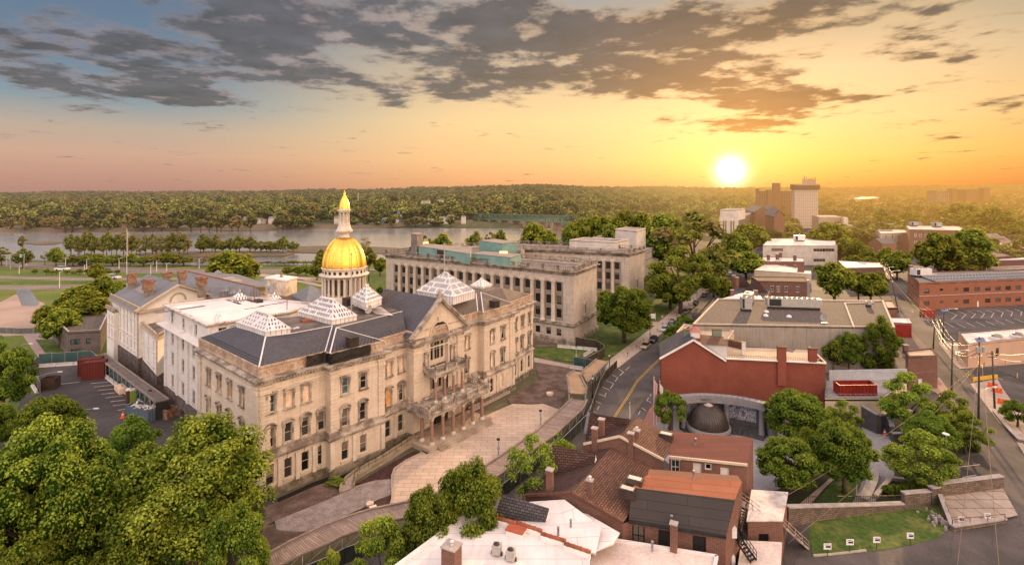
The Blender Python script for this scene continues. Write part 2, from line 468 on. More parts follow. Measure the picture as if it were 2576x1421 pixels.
n2=n.noise(n.mapping(pv,(1,1,1),(0,0,0),(11,4,2)),5.0,6,.58)
blobs=[(1480,95,400,85,1.25),(1700,165,220,60,1.0),(1960,40,120,40,.8),(430,228,300,34,1.15),(640,165,230,30,.75),(180,200,260,60,.6),(330,80,300,50,.5),(650,85,200,60,.8),(1080,235,260,34,.95),(1300,200,200,30,.6),(1900,272,200,40,1.1),(1960,222,110,30,.8),(1850,318,100,14,.9),(2130,240,150,24,.7),(2400,130,170,28,.95),(2350,348,80,14,.8),(2520,250,80,20,.8),(2560,295,60,16,.7),(2250,30,260,50,.45),(900,30,260,60,.8),(2450,390,120,14,.45)]
cov=None
for(bx,by,wx,wy,a)in blobs:
 ca=math.atan((bx-CX)/F);ce=math.atan((480-by)/F*math.cos(ca))
 rx=wx/F*math.cos(ca)**2;ry=wy/F
 ex=n.m('DIVIDE',n.m('SUBTRACT',az,ca),rx);ey=n.m('DIVIDE',n.m('SUBTRACT',el,ce),ry)
 r2=n.m('ADD',n.m('MULTIPLY',ex,ex),n.m('MULTIPLY',ey,ey))
 t=n.m('MULTIPLY',n.m('EXPONENT',n.m('MULTIPLY',r2,-.8)),a)
 cov=t if cov is None else n.m('ADD',cov,t)
cov=n.m('MINIMUM',n.m('ADD',cov,n.m('MULTIPLY',n.m('MULTIPLY',n.sm(el,.15,.27),n.sm(az,.75,.2)),.30)),1.5)
dens=n.m('ADD',n.m('ADD',n.m('MULTIPLY',n1,2.5),n.m('MULTIPLY',n2,1.1)),n.m('MULTIPLY',cov,.62))
dens=n.m('SUBTRACT',dens,2.15)
cf=n.sm(dens,-.08,.42)
thick=n.sm(n.m('ADD',dens,n.m('MULTIPLY',n.m('SUBTRACT',n2,.5),1.2)),.0,.45)
sunw=n.sm(az,-.45,.5)
edge=n.mix(sunw,(.36,.26,.26),(.80,.52,.27))
core=n.mix(sunw,(.115,.11,.135),(.07,.06,.055))
tex=n.m('ADD',n.m('MULTIPLY',n.noise(n.mapping(pv,(1,1,1),(0,0,0),(2,9,0)),3.0,8,.6),1.5),.08)
cc=scale_col(n,n.mix(thick,edge,core),tex)
c=n.mix(n.m('MULTIPLY',cf,.93),c,cc)
dt=n.new('ShaderNodeVectorMath',operation='DOT_PRODUCT');n.l.new(tc.outputs['Generated'],dt.inputs[0]);dt.inputs[1].default_value=SUN_DIR
an=n.m('ARCCOSINE',n.m('MINIMUM',dt.outputs['Value'],1.0))
g1=n.m('EXPONENT',n.m('MULTIPLY',an,-9.0));g2=n.m('EXPONENT',n.m('MULTIPLY',n.m('MULTIPLY',an,an),-2300.0))
ray=n.noise(n.mapping(cb.outputs[0],(1,1,1)),.5,0)
add=n.new('ShaderNodeVectorMath',operation='ADD');n.l.new(c,add.inputs[0]);n.l.new(scale_col(n,n.mix(0.0,(1.0,.70,.38),(0,0,0)),n.m('MULTIPLY',n.m('MULTIPLY',g1,.34),n.m('SUBTRACT',1.0,n.m('MULTIPLY',cf,.65)))),add.inputs[1])
add2=n.new('ShaderNodeVectorMath',operation='ADD');n.l.new(add.outputs[0],add2.inputs[0]);n.l.new(scale_col(n,n.mix(0.0,(1.0,.9,.62),(0,0,0)),n.m('MULTIPLY',g2,3.2)),add2.inputs[1])
c=add2.outputs[0]
up=n.sm(el,.37,.75)
c=n.mix(up,c,(1.30,1.13,1.15))  # unseen overhead sky made brighter than the visible part to add light
back=n.m('MULTIPLY',n.m('MULTIPLY',n.sm(n.m('ABSOLUTE',az),1.0,1.7),n.m('ADD',.45,n.m('MULTIPLY',n.sm(az,-2.6,1.6),.55))),n.m('MULTIPLY',n.sm(el,-.02,.08),n.sm(el,1.25,.6)))  # added bright sky behind the camera, unseen, fills the camera-facing walls
c=n.mix(back,c,n.mix(n.sm(az,-2.4,1.2),(3.3,2.9,2.85),(3.5,2.5,1.85)))
c=n.mix(n.sm(el,-.003,-.02),c,(.20,.14,.09))
sk=n.new('ShaderNodeTexSky');sk.sky_type='NISHITA';sk.sun_disc=False;sk.sun_elevation=SUN_EL;sk.sun_rotation=SUN_AZ
sk.altitude=50;sk.air_density=1.2;sk.dust_density=2.0
bg1=n.new('ShaderNodeBackground');n.l.new(c,bg1.inputs[0]);bg1.inputs[1].default_value=.96
bg2=n.new('ShaderNodeBackground');n.l.new(sk.outputs[0],bg2.inputs[0]);bg2.inputs[1].default_value=.035
ad=n.new('ShaderNodeAddShader');n.l.new(bg1.outputs[0],ad.inputs[0]);n.l.new(bg2.outputs[0],ad.inputs[1])
wo=n.new('ShaderNodeOutputWorld');n.l.new(ad.outputs[0],wo.inputs[0])
W.cycles.sampling_method='MANUAL';W.cycles.sample_map_resolution=512
LIME=M_brick('limestone',(.66,.545,.43),(.60,.495,.39),(.44,.36,.28),1.2,.42,.016,stain=.22,streak=.20,bstr=.35)
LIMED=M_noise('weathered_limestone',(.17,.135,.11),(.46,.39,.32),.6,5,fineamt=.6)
LIMEP=M_noise('pale_limestone',(.54,.46,.38),(.66,.58,.48),.5,6,fineamt=.3)
ANNEX=M_brick('annex_stone',(.52,.44,.37),(.46,.39,.325),(.36,.30,.245),1.3,.55,.02,stain=.28,streak=.3,bstr=.3)
ANNEXD=M_noise('annex_dark_stone',(.13,.105,.085),(.36,.30,.24),.5,3,fineamt=.5)
WHITEP=M_noise('chipped_white_paint',(.66,.62,.60),(.52,.47,.43),.5,4,fineamt=.5,lo=.45,hi=.8)
WHITE=M_noise('white_paint',(.80,.76,.72),(.70,.66,.62),.5,8,fineamt=.1)
CREAM=M_noise('cream_stucco',(.62,.50,.37),(.55,.44,.32),.4,8,fineamt=.15)
BROWNST=M_brick('brown_stone',(.19,.145,.13),(.10,.078,.072),(.07,.055,.05),.9,.45,.03,stain=.5)
DARKST=M_brick('grey_brown_stone',(.155,.125,.115),(.125,.10,.092),(.07,.06,.055),1.5,.5,.02,stain=.35)
SLATE=M_brick('slate_roof',(.095,.09,.108),(.072,.068,.084),(.025,.023,.028),.42,.30,.03,stain=.25,rough=.6,spec=.45,bstr=.6)
SLATEW=M_brick('worn_slate',(.19,.15,.125),(.15,.12,.10),(.075,.06,.05),.42,.30,.03,stain=.25,rough=.7,spec=.35,bstr=.6)
SEAM=M_brick('standing_seam_metal',(.21,.205,.215),(.17,.165,.175),(.08,.078,.082),.55,30,.05,stain=.3,rough=.45,spec=.5,offs=0)
ROOFW=M_brick('white_roof_membrane',(.76,.70,.68),(.72,.66,.64),(.46,.40,.37),14,2.0,.035,stain=.30,rough=.7,sscale=.25,streak=.12)
ROOFWD=M_noise('dirty_white_roof',(.60,.53,.51),(.32,.27,.25),.3,3,fineamt=.4,lo=.5,hi=.72,rough=.7)
ROOFD=M_noise('tar_roof',(.085,.068,.06),(.19,.15,.13),.35,5,fineamt=.5)
GRAVEL=M_noise('gravel_roof',(.065,.052,.046),(.145,.118,.102),2.2,3.2,fineamt=.9,lo=.3,hi=.7)
def M_asph(name,c1,c2):
 m,n,out=newmat(name);p=posn(n)
 a=n.sm(n.noise(p,.09,6,.6),.38,.62);c=n.mix(a,c1,c2)
 v=n.new('ShaderNodeTexVoronoi',feature='DISTANCE_TO_EDGE');n.l.new(n.mapping(p,(.26,.17,.1)),v.inputs['Vector']);v.inputs['Scale'].default_value=1
 wob=n.m('ADD',v.outputs['Distance'],n.m('MULTIPLY',n.m('SUBTRACT',n.noise(p,1.2,4),.5),.05))
 cr=n.sm(wob,.022,.006)
 v2_=n.new('ShaderNodeTexVoronoi');n.l.new(p,v2_.inputs['Vector']);v2_.inputs['Scale'].default_value=.11
 sx=n.new('ShaderNodeSeparateColor');n.l.new(v2_.outputs['Color'],sx.inputs[0])
 k=n.m('ADD',.82,n.m('MULTIPLY',sx.outputs[0],.3));f=n.noise(p,3.5,4,.6)
 k=n.m('MULTIPLY',n.m('MULTIPLY',k,n.m('ADD',.7,n.m('MULTIPLY',f,.6))),n.m('SUBTRACT',1.0,n.m('MULTIPLY',cr,.22)))
 return finish(m,n,out,scale_col(n,c,k),.85,0,f,.2,.03)
ASPH=M_asph('asphalt',(.075,.064,.063),(.050,.044,.044));ASPHO=M_asph('worn_asphalt',(.115,.095,.088),(.07,.06,.056))
CONC=M_brick('concrete_paving',(.42,.33,.27),(.37,.29,.24),(.22,.17,.14),1.8,1.8,.03,stain=.25,offs=0)
PLAZA=M_brick('sandstone_paving',(.58,.44,.34),(.48,.365,.28),(.22,.165,.12),2.2,1.1,.035,stain=.35,bstr=.3,sscale=.15)
KERB=M_noise('kerb_stone',(.42,.35,.29),(.34,.28,.23),1,6)
MULCH=M_noise('red_mulch',(.075,.032,.026),(.045,.022,.02),1.2,6,fineamt=.9)
DIRT=M_noise('bare_earth',(.095,.058,.045),(.175,.125,.10),.35,3,fineamt=.6)
GRAV=M_noise('loose_gravel',(.24,.19,.165),(.33,.27,.245),.8,5,fineamt=.9)
GRASS=M_noise('lawn',(.050,.090,.012),(.14,.145,.035),.3,1.6,fineamt=.9,detail=8,lo=.42,hi=.72,bstr=.4)
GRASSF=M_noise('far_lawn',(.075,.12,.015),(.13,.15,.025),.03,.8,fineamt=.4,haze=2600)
WOOD=M_brick('weathered_planks',(.33,.25,.21),(.22,.165,.14),(.07,.05,.045),5,.28,.025,stain=.4,offs=.37,bstr=.5)
WOODY=M_brick('new_planks',(.46,.31,.19),(.36,.24,.15),(.12,.08,.05),5,.25,.025,stain=.35,offs=.37,bstr=.5)
BRICK=M_brick('red_brick',(.20,.078,.052),(.125,.05,.036),(.24,.17,.135),.42,.15,.022,stain=.3)
BRICKD=M_brick('dark_brick',(.17,.07,.05),(.11,.048,.036),(.20,.145,.12),.42,.15,.022,stain=.35)
BRICKP=M_brick('painted_brick',(.265,.080,.050),(.23,.068,.044),(.17,.045,.034),.5,.16,.012,stain=.34,sscale=.2,streak=.08)
BRICKF=M_brick('office_brick',(.30,.115,.065),(.25,.095,.055),(.24,.12,.08),.5,.16,.012,stain=.2)
SHING=M_brick('brown_shingles',(.20,.10,.066),(.115,.06,.043),(.05,.028,.022),.55,.30,.05,stain=.25)
SHINGD=M_brick('dark_shingles',(.115,.06,.05),(.07,.04,.034),(.03,.02,.018),.55,.30,.05,stain=.25)
SHINGG=M_brick('grey_shingles',(.135,.12,.125),(.085,.078,.085),(.035,.03,.032),.55,.30,.05,stain=.25)
REDROOF=M_brick('red_roll_roofing',(.175,.068,.048),(.15,.058,.042),(.11,.04,.03),9,1.0,.03,stain=.2)
ORROOF=M_brick('orange_roll_roofing',(.38,.145,.075),(.32,.12,.062),(.18,.07,.045),9,1.0,.03,stain=.2)
BLKROOF=M_brick('black_roll_roofing',(.052,.042,.04),(.043,.035,.033),(.02,.016,.015),9,1.0,.03,stain=.3,rough=.7)
GRAN=M_brick('grey_granite',(.25,.235,.24),(.215,.20,.207),(.10,.09,.095),1.4,.7,.012,stain=.12,rough=.6)
GRAND=M_noise('dark_granite',(.075,.068,.07),(.095,.085,.088),1,10,rough=.5)
PAVER=M_brick('grey_pavers',(.36,.335,.345),(.30,.28,.29),(.2,.185,.19),.6,.3,.03,stain=.15)
BLACK=M_noise('black_metal',(.012,.012,.013),(.02,.019,.018),2,9,rough=.5,spec=.5)
DKMET=M_noise('brown_sheet_metal',(.045,.03,.025),(.03,.022,.02),1,4,rough=.5)
STEEL=M_noise('galvanised_steel',(.34,.33,.33),(.26,.25,.25),2,9,rough=.45,spec=.5)
GREYM=M_noise('grey_enamel',(.40,.38,.34),(.34,.32,.29),1,6,rough=.5)
SKYL=M_brick('skylight_glazing',(.84,.80,.78),(.78,.75,.74),(.13,.12,.14),.62,2.6,.12,stain=.08,rough=.4,offs=.5,bstr=.5)
WMET=M_noise('white_metal',(.70,.67,.66),(.62,.59,.58),1,6,rough=.4,fineamt=.12)
TARP=M_noise('black_tarpaulin',(.012,.01,.009),(.03,.025,.02),2,3,rough=.35,spec=.6,bstr=.8)
FGREEN=M_noise('green_mesh_fabric',(.035,.075,.075),(.05,.10,.095),.5,3,rough=.8,fineamt=.2)
TURQ=M_noise('turquoise_cladding',(.20,.34,.30),(.16,.28,.25),.4,4,rough=.6,fineamt=.15)
RUST=M_noise('rusty_steel',(.16,.055,.03),(.30,.20,.15),1.2,6,fineamt=.4)
REDM=M_noise('red_painted_steel',(.28,.025,.015),(.20,.02,.014),1,4,rough=.5,fineamt=.2)
MAROON=M_brick('maroon_container_steel',(.15,.028,.02),(.12,.024,.018),(.06,.012,.01),.3,9,.05,stain=.2,offs=0,rough=.6)
BLUEM=M_brick('blue_container_steel',(.12,.16,.21),(.10,.135,.18),(.05,.07,.09),.5,9,.06,stain=.2,offs=0,rough=.6)
STONEW=M_brick('rubble_stone',(.21,.155,.115),(.12,.088,.068),(.07,.052,.042),.55,.28,.035,stain=.6,offs=.43)
CAP=M_noise('stone_coping',(.42,.37,.34),(.34,.29,.27),1,6)
TERRA=M_noise('terracotta_tiles',(.32,.10,.045),(.22,.07,.035),1,4,fineamt=.4,rough=.6)
COPPER=M_noise('bronze_sheet',(.06,.04,.031),(.036,.025,.02),1.2,5,rough=.45,spec=.6)
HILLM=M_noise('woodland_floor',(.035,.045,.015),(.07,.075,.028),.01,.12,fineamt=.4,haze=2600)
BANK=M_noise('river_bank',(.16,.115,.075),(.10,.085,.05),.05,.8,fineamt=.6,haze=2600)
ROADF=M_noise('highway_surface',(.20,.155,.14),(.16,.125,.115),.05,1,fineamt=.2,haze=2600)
YELL=M_noise('yellow_paint',(.62,.36,.04),(.50,.30,.04),1,5,fineamt=.3)
LINEW=M_noise('white_marking',(.62,.54,.48),(.45,.39,.35),1,5,fineamt=.3)
ORNG=M_noise('orange_plastic',(.80,.12,.02),(.7,.1,.02),1,5,fineamt=.15,rough=.5)
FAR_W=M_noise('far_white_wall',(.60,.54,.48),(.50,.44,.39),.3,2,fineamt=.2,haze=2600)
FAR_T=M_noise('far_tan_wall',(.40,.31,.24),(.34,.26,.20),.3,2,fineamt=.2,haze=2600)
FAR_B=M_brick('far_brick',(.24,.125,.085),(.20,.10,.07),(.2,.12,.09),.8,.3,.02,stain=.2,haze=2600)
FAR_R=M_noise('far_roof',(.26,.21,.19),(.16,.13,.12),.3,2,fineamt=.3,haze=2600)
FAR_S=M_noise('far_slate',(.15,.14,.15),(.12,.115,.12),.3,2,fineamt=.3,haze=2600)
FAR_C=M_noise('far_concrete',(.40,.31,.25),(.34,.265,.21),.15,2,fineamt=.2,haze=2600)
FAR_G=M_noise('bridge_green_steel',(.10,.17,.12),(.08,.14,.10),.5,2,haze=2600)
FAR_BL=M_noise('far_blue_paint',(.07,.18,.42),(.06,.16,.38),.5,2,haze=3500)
MATS['far_glass']=M_glass('far_glass',(.035,.03,.03),.15,haze=2600)
MATS['glass']=M_glass('glass',(.022,.02,.02))
MATS['glass_blue']=M_glass('glass_blue',(.05,.08,.09))
MATS['glass_warm']=M_glass('glass_warm',(.10,.075,.055),.15)
for nm_,cA,cB in(('glass',(.018,.017,.017),(.20,.165,.13)),('far_glass',(.035,.03,.03),(.22,.18,.14)),('glass_warm',(.06,.045,.035),(.26,.20,.15))):
 m,n,out=newmat(nm_+'_pane');oi=n.new('ShaderNodeObjectInfo');rn=oi.outputs['Random'];sp=n.new('ShaderNodeSeparateXYZ');n.l.new(n.new('ShaderNodeTexCoord').outputs['Generated'],sp.inputs[0])
 blind=n.m('MULTIPLY',n.m('GREATER_THAN',rn,.55),n.m('GREATER_THAN',sp.outputs[2],n.m('SUBTRACT',1.0,n.m('FRACT',n.m('MULTIPLY',rn,7.3)))))
 c_=n.mix(n.m('MULTIPLY',blind,.8),scale_col(n,n.mix(0.0,cA,cA),n.m('ADD',.5,n.m('MULTIPLY',n.m('FRACT',n.m('MULTIPLY',rn,3.7)),1.8))),cB)
 finish(m,n,out,c_,.08,0,n.noise(posn(n),.5,2),.05,.05,.6,2600 if 'far' in nm_ else None);MATS[nm_]=m
M_noise('frame_white',(.55,.47,.38),(.46,.39,.31),2,9)
M_noise('frame_clean',(.78,.74,.70),(.7,.66,.62),2,9)
M_noise('frame_black',(.02,.018,.017),(.03,.025,.022),2,9,rough=.5)
M_noise('frame_bronze',(.05,.035,.028),(.04,.028,.022),2,9,rough=.5)
M_noise('plywood',(.66,.45,.31),(.80,.62,.48),1.4,5,fineamt=.5)
M_noise('plywood_orange',(.72,.33,.08),(.58,.25,.07),1.2,5,fineamt=.3)
M_noise('door_white',(.72,.66,.60),(.66,.60,.55),1,5,fineamt=.15)
M_noise('blinds',(.22,.17,.12),(.17,.13,.10),.7,4,fineamt=.3)
m,n,out=newmat('gold_leaf')
b=n.new('ShaderNodeTexBrick');n.l.new(uvn(n),b.inputs['Vector']);b.inputs['Scale'].default_value=1
b.inputs['Brick Width'].default_value=1.1;b.inputs['Row Height'].default_value=.62;b.inputs['Mortar Size'].default_value=.012
b.inputs['Color1'].default_value=(.98,.62,.13,1);b.inputs['Color2'].default_value=(.92,.54,.09,1);b.inputs['Mortar'].default_value=(.45,.22,.03,1)
GOLD=finish(m,n,out,b.outputs['Color'],.33,1.0,n.m('ADD',n.m('MULTIPLY',b.outputs['Fac'],-1),n.m('MULTIPLY',n.noise(posn(n),.8,2),.35)),.14,.03)
m,n,out=newmat('warm_lamp_glow');em=n.new('ShaderNodeEmission');em.inputs[0].default_value=(1,.42,.12,1);em.inputs[1].default_value=5;n.l.new(em.outputs[0],out.inputs[0]);MATS[m.name]=m
GLOW=m
m,n,out=newmat('river_water')
pv=posn(n)
w1=n.noise(n.mapping(pv,(.035,.20,1),(0,0,.35)),1.0,6,.7,.6)
w2=n.noise(n.mapping(pv,(.005,.02,1),(0,0,.3)),1.0,5,.6)
rip=n.sm(n.noise(n.mapping(pv,(.03,.30,1),(0,0,.3)),1.0,5,.75),.60,.72)
col=n.mix(n.m('MULTIPLY',rip,.6),(.15,.115,.10),(.75,.62,.55))
WATER=finish(m,n,out,n.mix(rip,(.80,.74,.71),(1,.97,.93)),.2,.88,n.m('ADD',w1,w2),.16,.5,.9,None,n.m('ADD',.12,n.m('MULTIPLY',w2,.2)))
def terr(X,Y):
 if Y<640:return 0.0
 xp=CX+X/Y*F
 tops=[(-900,484),(0,488),(300,486),(650,483),(900,481),(1100,476),(1250,469),(1350,468),(1500,473),(1750,476),(1900,476),(2150,474),(2300,472),(2576,470),(3600,470)]
 T=tops[0][1]if xp<=tops[0][0]else tops[-1][1]
 for(a,ta),(b_,tb)in zip(tops,tops[1:]):
  if a<=xp<=b_:
   k=(xp-a)/(b_-a);k=k*k*(3-2*k);T=ta+(tb-ta)*k;break
 zt=45+(480-T)*max(Y,2600)/F-25
 k=min(1,max(0,(Y-700)/1900));k=k*k*(3-2*k)
 z=3.5*min(1,(Y-640)/10)+(zt-3.5)*k
 if Y>2600:z+=4*math.sin(xp*.021+Y*.001)+3*math.sin(xp*.0083)
 return z+2.5*math.sin(X*.01)*math.sin(Y*.008)*k
gm=MB();gm.quad((-9000,-300,-.12),(9000,-300,-.12),(9000,14000,-.12),(-9000,14000,-.12))
struct(gm.build('ground',M_noise('city_ground',(.13,.11,.075),(.085,.095,.04),.02,.5,fineamt=.5,haze=2600)))
hm=MB();ys=[640*(1.045**i)for i in range(70)];xs=[-1500+i*70 for i in range(80)]
vv=[((x-CX)/F*y,y,terr((x-CX)/F*y,y))for y in ys for x in xs]
nx=len(xs)
hm.add(vv,[(j*nx+i,j*nx+i+1,(j+1)*nx+i+1,(j+1)*nx+i)for j in range(len(ys)-1)for i in range(nx-1)],0,True)
struct(hm.build('hills',HILLM))
def sheet(name,pts,mat,z=0.0,kind='structure',thick=None):
 m_=MB()
 P3=[(p[0],p[1],z)for p in pts]
 m_.prism([(p[0],p[1])for p in pts],z-(thick or .03),z)
 o=m_.build(name,mat);o['kind']=kind
 return o
near=[(-300,640),(0,650),(250,662),(500,668),(760,668),(900,662),(1050,640),(1400,604),(1700,562)]
far_=[(1700,549),(1526,548),(1400,551),(1250,561),(1150,566),(1050,572),(900,576),(700,577),(420,582),(250,584),(0,584),(-300,584)]
sheet('river',[g(x,y)for x,y in near+far_],WATER,.05)
e_=MB();top=[(-300,572),(0,573),(300,573),(640,569),(900,567),(1050,560),(1190,556)];bot=[(-300,584),(0,584),(300,583.5),(640,577.5),(900,576),(1050,572),(1190,566)]
for i in range(len(top)-1):
 A,B=g(*bot[i],.05),g(*bot[i+1],.05)
 zt=5.0
 C,D=g(bot[i+1][0],bot[i+1][1]-.01,.05),None
 up=lambda P:Vector((P[0]*1.012,P[1]*1.012,H-(H-.05)*1.0))
 def topz(b,t):Yb=(H-.05)*F/(b[1]-HY)*1.01;return Vector(((b[0]-CX)/F*Yb,Yb,H-(t[1]-HY)*Yb/F))
 e_.quad(A,B,topz(bot[i+1],top[i+1]),topz(bot[i],top[i]))
 tb,ta=topz(bot[i+1],top[i+1]),topz(bot[i],top[i])
 e_.quad(ta,tb,tb+Vector((tb[0]*.06,tb[1]*.06,-.5)),ta+Vector((ta[0]*.06,ta[1]*.06,-.5)))
struct(e_.build('embankment',BANK))
for(nm,pts)in(('island',[(330,640),(420,633),(700,632),(745,636),(720,645),(500,648),(380,646)]),('island',[(695,624),(800,619),(950,622),(1060,628),(1050,637),(880,640),(740,636)]),('rock_shoal',[(60,612),(120,607),(160,610),(140,616),(90,617)]),('rock_shoal',[(480,577),(560,574),(690,576),(700,580),(560,582)])):
 sheet(nm,[g(x,y)for x,y in pts],BANK,.35)
sheet('river_park',[g(x,y)for x,y in[(-500,655),(0,654),(250,666),(500,672),(760,672),(960,668),(1100,690),(1000,900),(600,900),(-600,900)]],GRASSF,.02)
def road(name,pts,w,mat=ROADF,z=.06,edges=True):
 m_=MB();P=[v2(g(x,y))for x,y in pts]
 L,R=[],[]
 for i,p in enumerate(P):
  d=(P[min(i+1,len(P)-1)]-P[max(i-1,0)]).normalized();nn=Vector((-d[1],d[0]))
  L.append(p+nn*w/2);R.append(p-nn*w/2)
 for i in range(len(P)-1):
  m_.quad((*L[i],z),(*R[i],z),(*R[i+1],z),(*L[i+1],z))
  if edges:
   for k in(-.46,-.02,.02,.46):
    a,b_=(L[i]*(.5+k)+R[i]*(.5-k)),(L[i+1]*(.5+k)+R[i+1]*(.5-k));d=(b_-a).normalized();nn=Vector((-d[1],d[0]))*.14
    m_.quad((*(a+nn),z+.03),(*(a-nn),z+.03),(*(b_-nn),z+.03),(*(b_+nn),z+.03),1)
 o=m_.build(name,[mat,LINEW]);o['kind']='structure'
 return P
road('riverside_highway',[(-400,653),(0,663),(200,675),(400,682),(620,684),(800,682),(960,680)],16)
road('highway_lane',[(-400,696),(0,698),(200,702),(400,702),(520,700)],8)
road('highway_ramp',[(-500,722),(0,724),(150,723),(270,718),(500,712)],11)
sheet('grass_bank',[g(x,y)for x,y in[(-400,710),(0,709),(300,707),(500,705),(480,712),(300,714),(0,716),(-400,718)]],GRASS,.05)
sheet('dirt_yard',[g(x,y)for x,y in[(-400,762),(0,760),(40,740),(110,762),(130,790),(140,838),(20,845),(-400,848)]],M_noise('pale_dirt',(.38,.28,.23),(.30,.22,.18),.05,2,fineamt=.3),.04)
sheet('pond',[g(x,y)for x,y in[(38,728),(75,727),(100,764),(92,770),(55,770)]],WATER,.07)
sheet('park_drive',[g(x,y)for x,y in[(640,688),(800,700),(835,706),(820,712),(700,700),(640,693)]],CONC,.08)
sheet('curved_path',[g(x,y)for x,y in[(690,697),(760,704),(830,722),(850,726),(848,731),(800,720),(740,708),(690,700)]],CONC,.08)
sheet('annex_lawn',[g(x,y)for x,y in[(925,680),(970,680),(975,790),(930,790)]],GRASS,.06)
sheet('far_lake',[g(x,y,25)for x,y in[(2150,498.5),(2165,496),(2200,495.5),(2212,497.5),(2185,500),(2160,500.5)]],WATER,25)
def ico(sub=1):
 import bmesh
 bm=bmesh.new();bmesh.ops.create_icosphere(bm,subdivisions=sub,radius=1)
 v=np.array([list(x.co)for x in bm.verts]);f=np.array([[w.index for w in x.verts]for x in bm.faces]);bm.free()
 return v,f
IV,IF=ico(1)
def crown_arrays(seed,nb,nl,ls,br=(.2,.34),autumn=0.0,flat=0.0,spread=.72,coreshrink=.72,vdark=1.0,upbias=.15,low=-.85):
 """unit crown (radius 1, z -1..1): leaf quads round many clumps, dark inner cores. returns verts, quads(as list of arrays), tint"""
 R=np.random.RandomState(seed)
 cs,rs=[],[]
 tries=0
 while len(cs)<nb and tries<9000:
  tries+=1
  d=R.normal(size=3);d/=np.linalg.norm(d)
  rad=R.uniform(.25,1)**.45*spread
  c=d*rad;c[2]=c[2]*1.0+upbias*.3
  prof=1.0-.28*max(0,c[2])**2+.38*max(0,-c[2])
  c[0]*=prof;c[1]*=prof
  if c[2]<low:continue
  r=R.uniform(*br)
  if all(np.linalg.norm(c-o)>.55*r for o in cs):cs.append(c);rs.append(r)
 cs=np.array(cs);rs=np.array(rs);nb=len(cs)
 w=rs**2/np.sum(rs**2);bi=R.choice(nb,nl,p=w)
 d=R.normal(size=(nl,3));d/=np.linalg.norm(d,axis=1)[:,None]
 d[:,2]=np.where(d[:,2]<-.35,-d[:,2],d[:,2])
 rr=rs[bi]*R.uniform(.62,1.12,nl)
 sc_=np.array([1,1,1-flat])
 P=cs[bi]+d*rr[:,None]*sc_
 nrm=d+R.normal(size=(nl,3))*.55+np.array([0,0,.35]);nrm/=np.linalg.norm(nrm,axis=1)[:,None]
 t=np.cross(nrm,R.normal(size=(nl,3)));t/=np.linalg.norm(t,axis=1)[:,None];b=np.cross(nrm,t)
 s=ls*R.uniform(.6,1.35,nl)[:,None]
 asp=R.uniform(.5,.9,nl)[:,None]
 V=np.stack([P-t*s,P-b*s*asp+nrm*s*.15,P+t*s,P+b*s*asp+nrm*s*.15],1).reshape(-1,3)
 Q=np.arange(nl*4).reshape(-1,4)
 blobt=R.uniform(0,1,nb)
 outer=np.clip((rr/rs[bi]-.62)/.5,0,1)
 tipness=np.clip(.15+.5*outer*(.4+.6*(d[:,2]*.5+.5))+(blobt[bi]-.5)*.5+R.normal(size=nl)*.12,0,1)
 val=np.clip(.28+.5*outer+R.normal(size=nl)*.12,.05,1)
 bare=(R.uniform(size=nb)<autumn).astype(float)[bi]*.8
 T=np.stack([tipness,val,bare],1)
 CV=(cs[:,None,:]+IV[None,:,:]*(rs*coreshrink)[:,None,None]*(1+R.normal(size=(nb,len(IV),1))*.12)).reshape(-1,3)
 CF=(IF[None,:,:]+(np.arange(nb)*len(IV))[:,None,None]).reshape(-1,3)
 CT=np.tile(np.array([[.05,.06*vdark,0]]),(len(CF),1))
 return V,Q,T,CV,CF,CT
def crown_mesh(name,arr,mat):
 V,Q,T,CV,CF,CT=arr
 me=bpy.data.meshes.new(name)
 nv=len(V);VV=np.vstack([V,CV]);nq,nt=len(Q),len(CF)
 me.vertices.add(len(VV));me.vertices.foreach_set('co',VV.ravel())
 me.loops.add(nq*4+nt*3);me.loops.foreach_set('vertex_index',np.concatenate([Q.ravel(),(CF+nv).ravel()]).astype(np.int32))
 me.polygons.add(nq+nt)
 me.polygons.foreach_set('loop_start',np.concatenate([np.arange(nq)*4,nq*4+np.arange(nt)*3]).astype(np.int32))
 me.update(calc_edges=True)
 a=me.attributes.new('tint','FLOAT_COLOR','FACE')
 TT=np.vstack([T,CT]);a.data.foreach_set('color',np.hstack([TT,np.ones((len(TT),1))]).ravel())
 me.materials.append(mat)
 return me
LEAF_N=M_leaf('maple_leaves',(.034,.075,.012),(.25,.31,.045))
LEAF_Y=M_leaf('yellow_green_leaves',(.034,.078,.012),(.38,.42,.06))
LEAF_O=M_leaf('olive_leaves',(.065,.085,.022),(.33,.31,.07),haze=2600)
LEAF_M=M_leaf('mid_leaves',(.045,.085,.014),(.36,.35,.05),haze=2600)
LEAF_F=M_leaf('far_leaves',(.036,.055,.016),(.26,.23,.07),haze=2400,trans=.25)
BARK=M_noise('bark',(.075,.05,.035),(.12,.085,.06),2,6,fineamt=.5)
CR={}
def proto_crown(key,mat,**kw):CR[key]=crown_mesh('crown',crown_arrays(**kw),mat)
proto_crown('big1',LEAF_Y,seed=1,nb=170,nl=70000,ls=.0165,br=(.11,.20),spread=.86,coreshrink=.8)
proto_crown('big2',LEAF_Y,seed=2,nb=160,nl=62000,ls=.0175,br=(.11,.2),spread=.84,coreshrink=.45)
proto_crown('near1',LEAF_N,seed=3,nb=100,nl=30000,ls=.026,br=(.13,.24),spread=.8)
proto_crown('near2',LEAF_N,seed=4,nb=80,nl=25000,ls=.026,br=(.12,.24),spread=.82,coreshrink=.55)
proto_crown('near3',LEAF_Y,seed=5,nb=70,nl=22000,ls=.025,br=(.10,.22),spread=.84,coreshrink=.4)
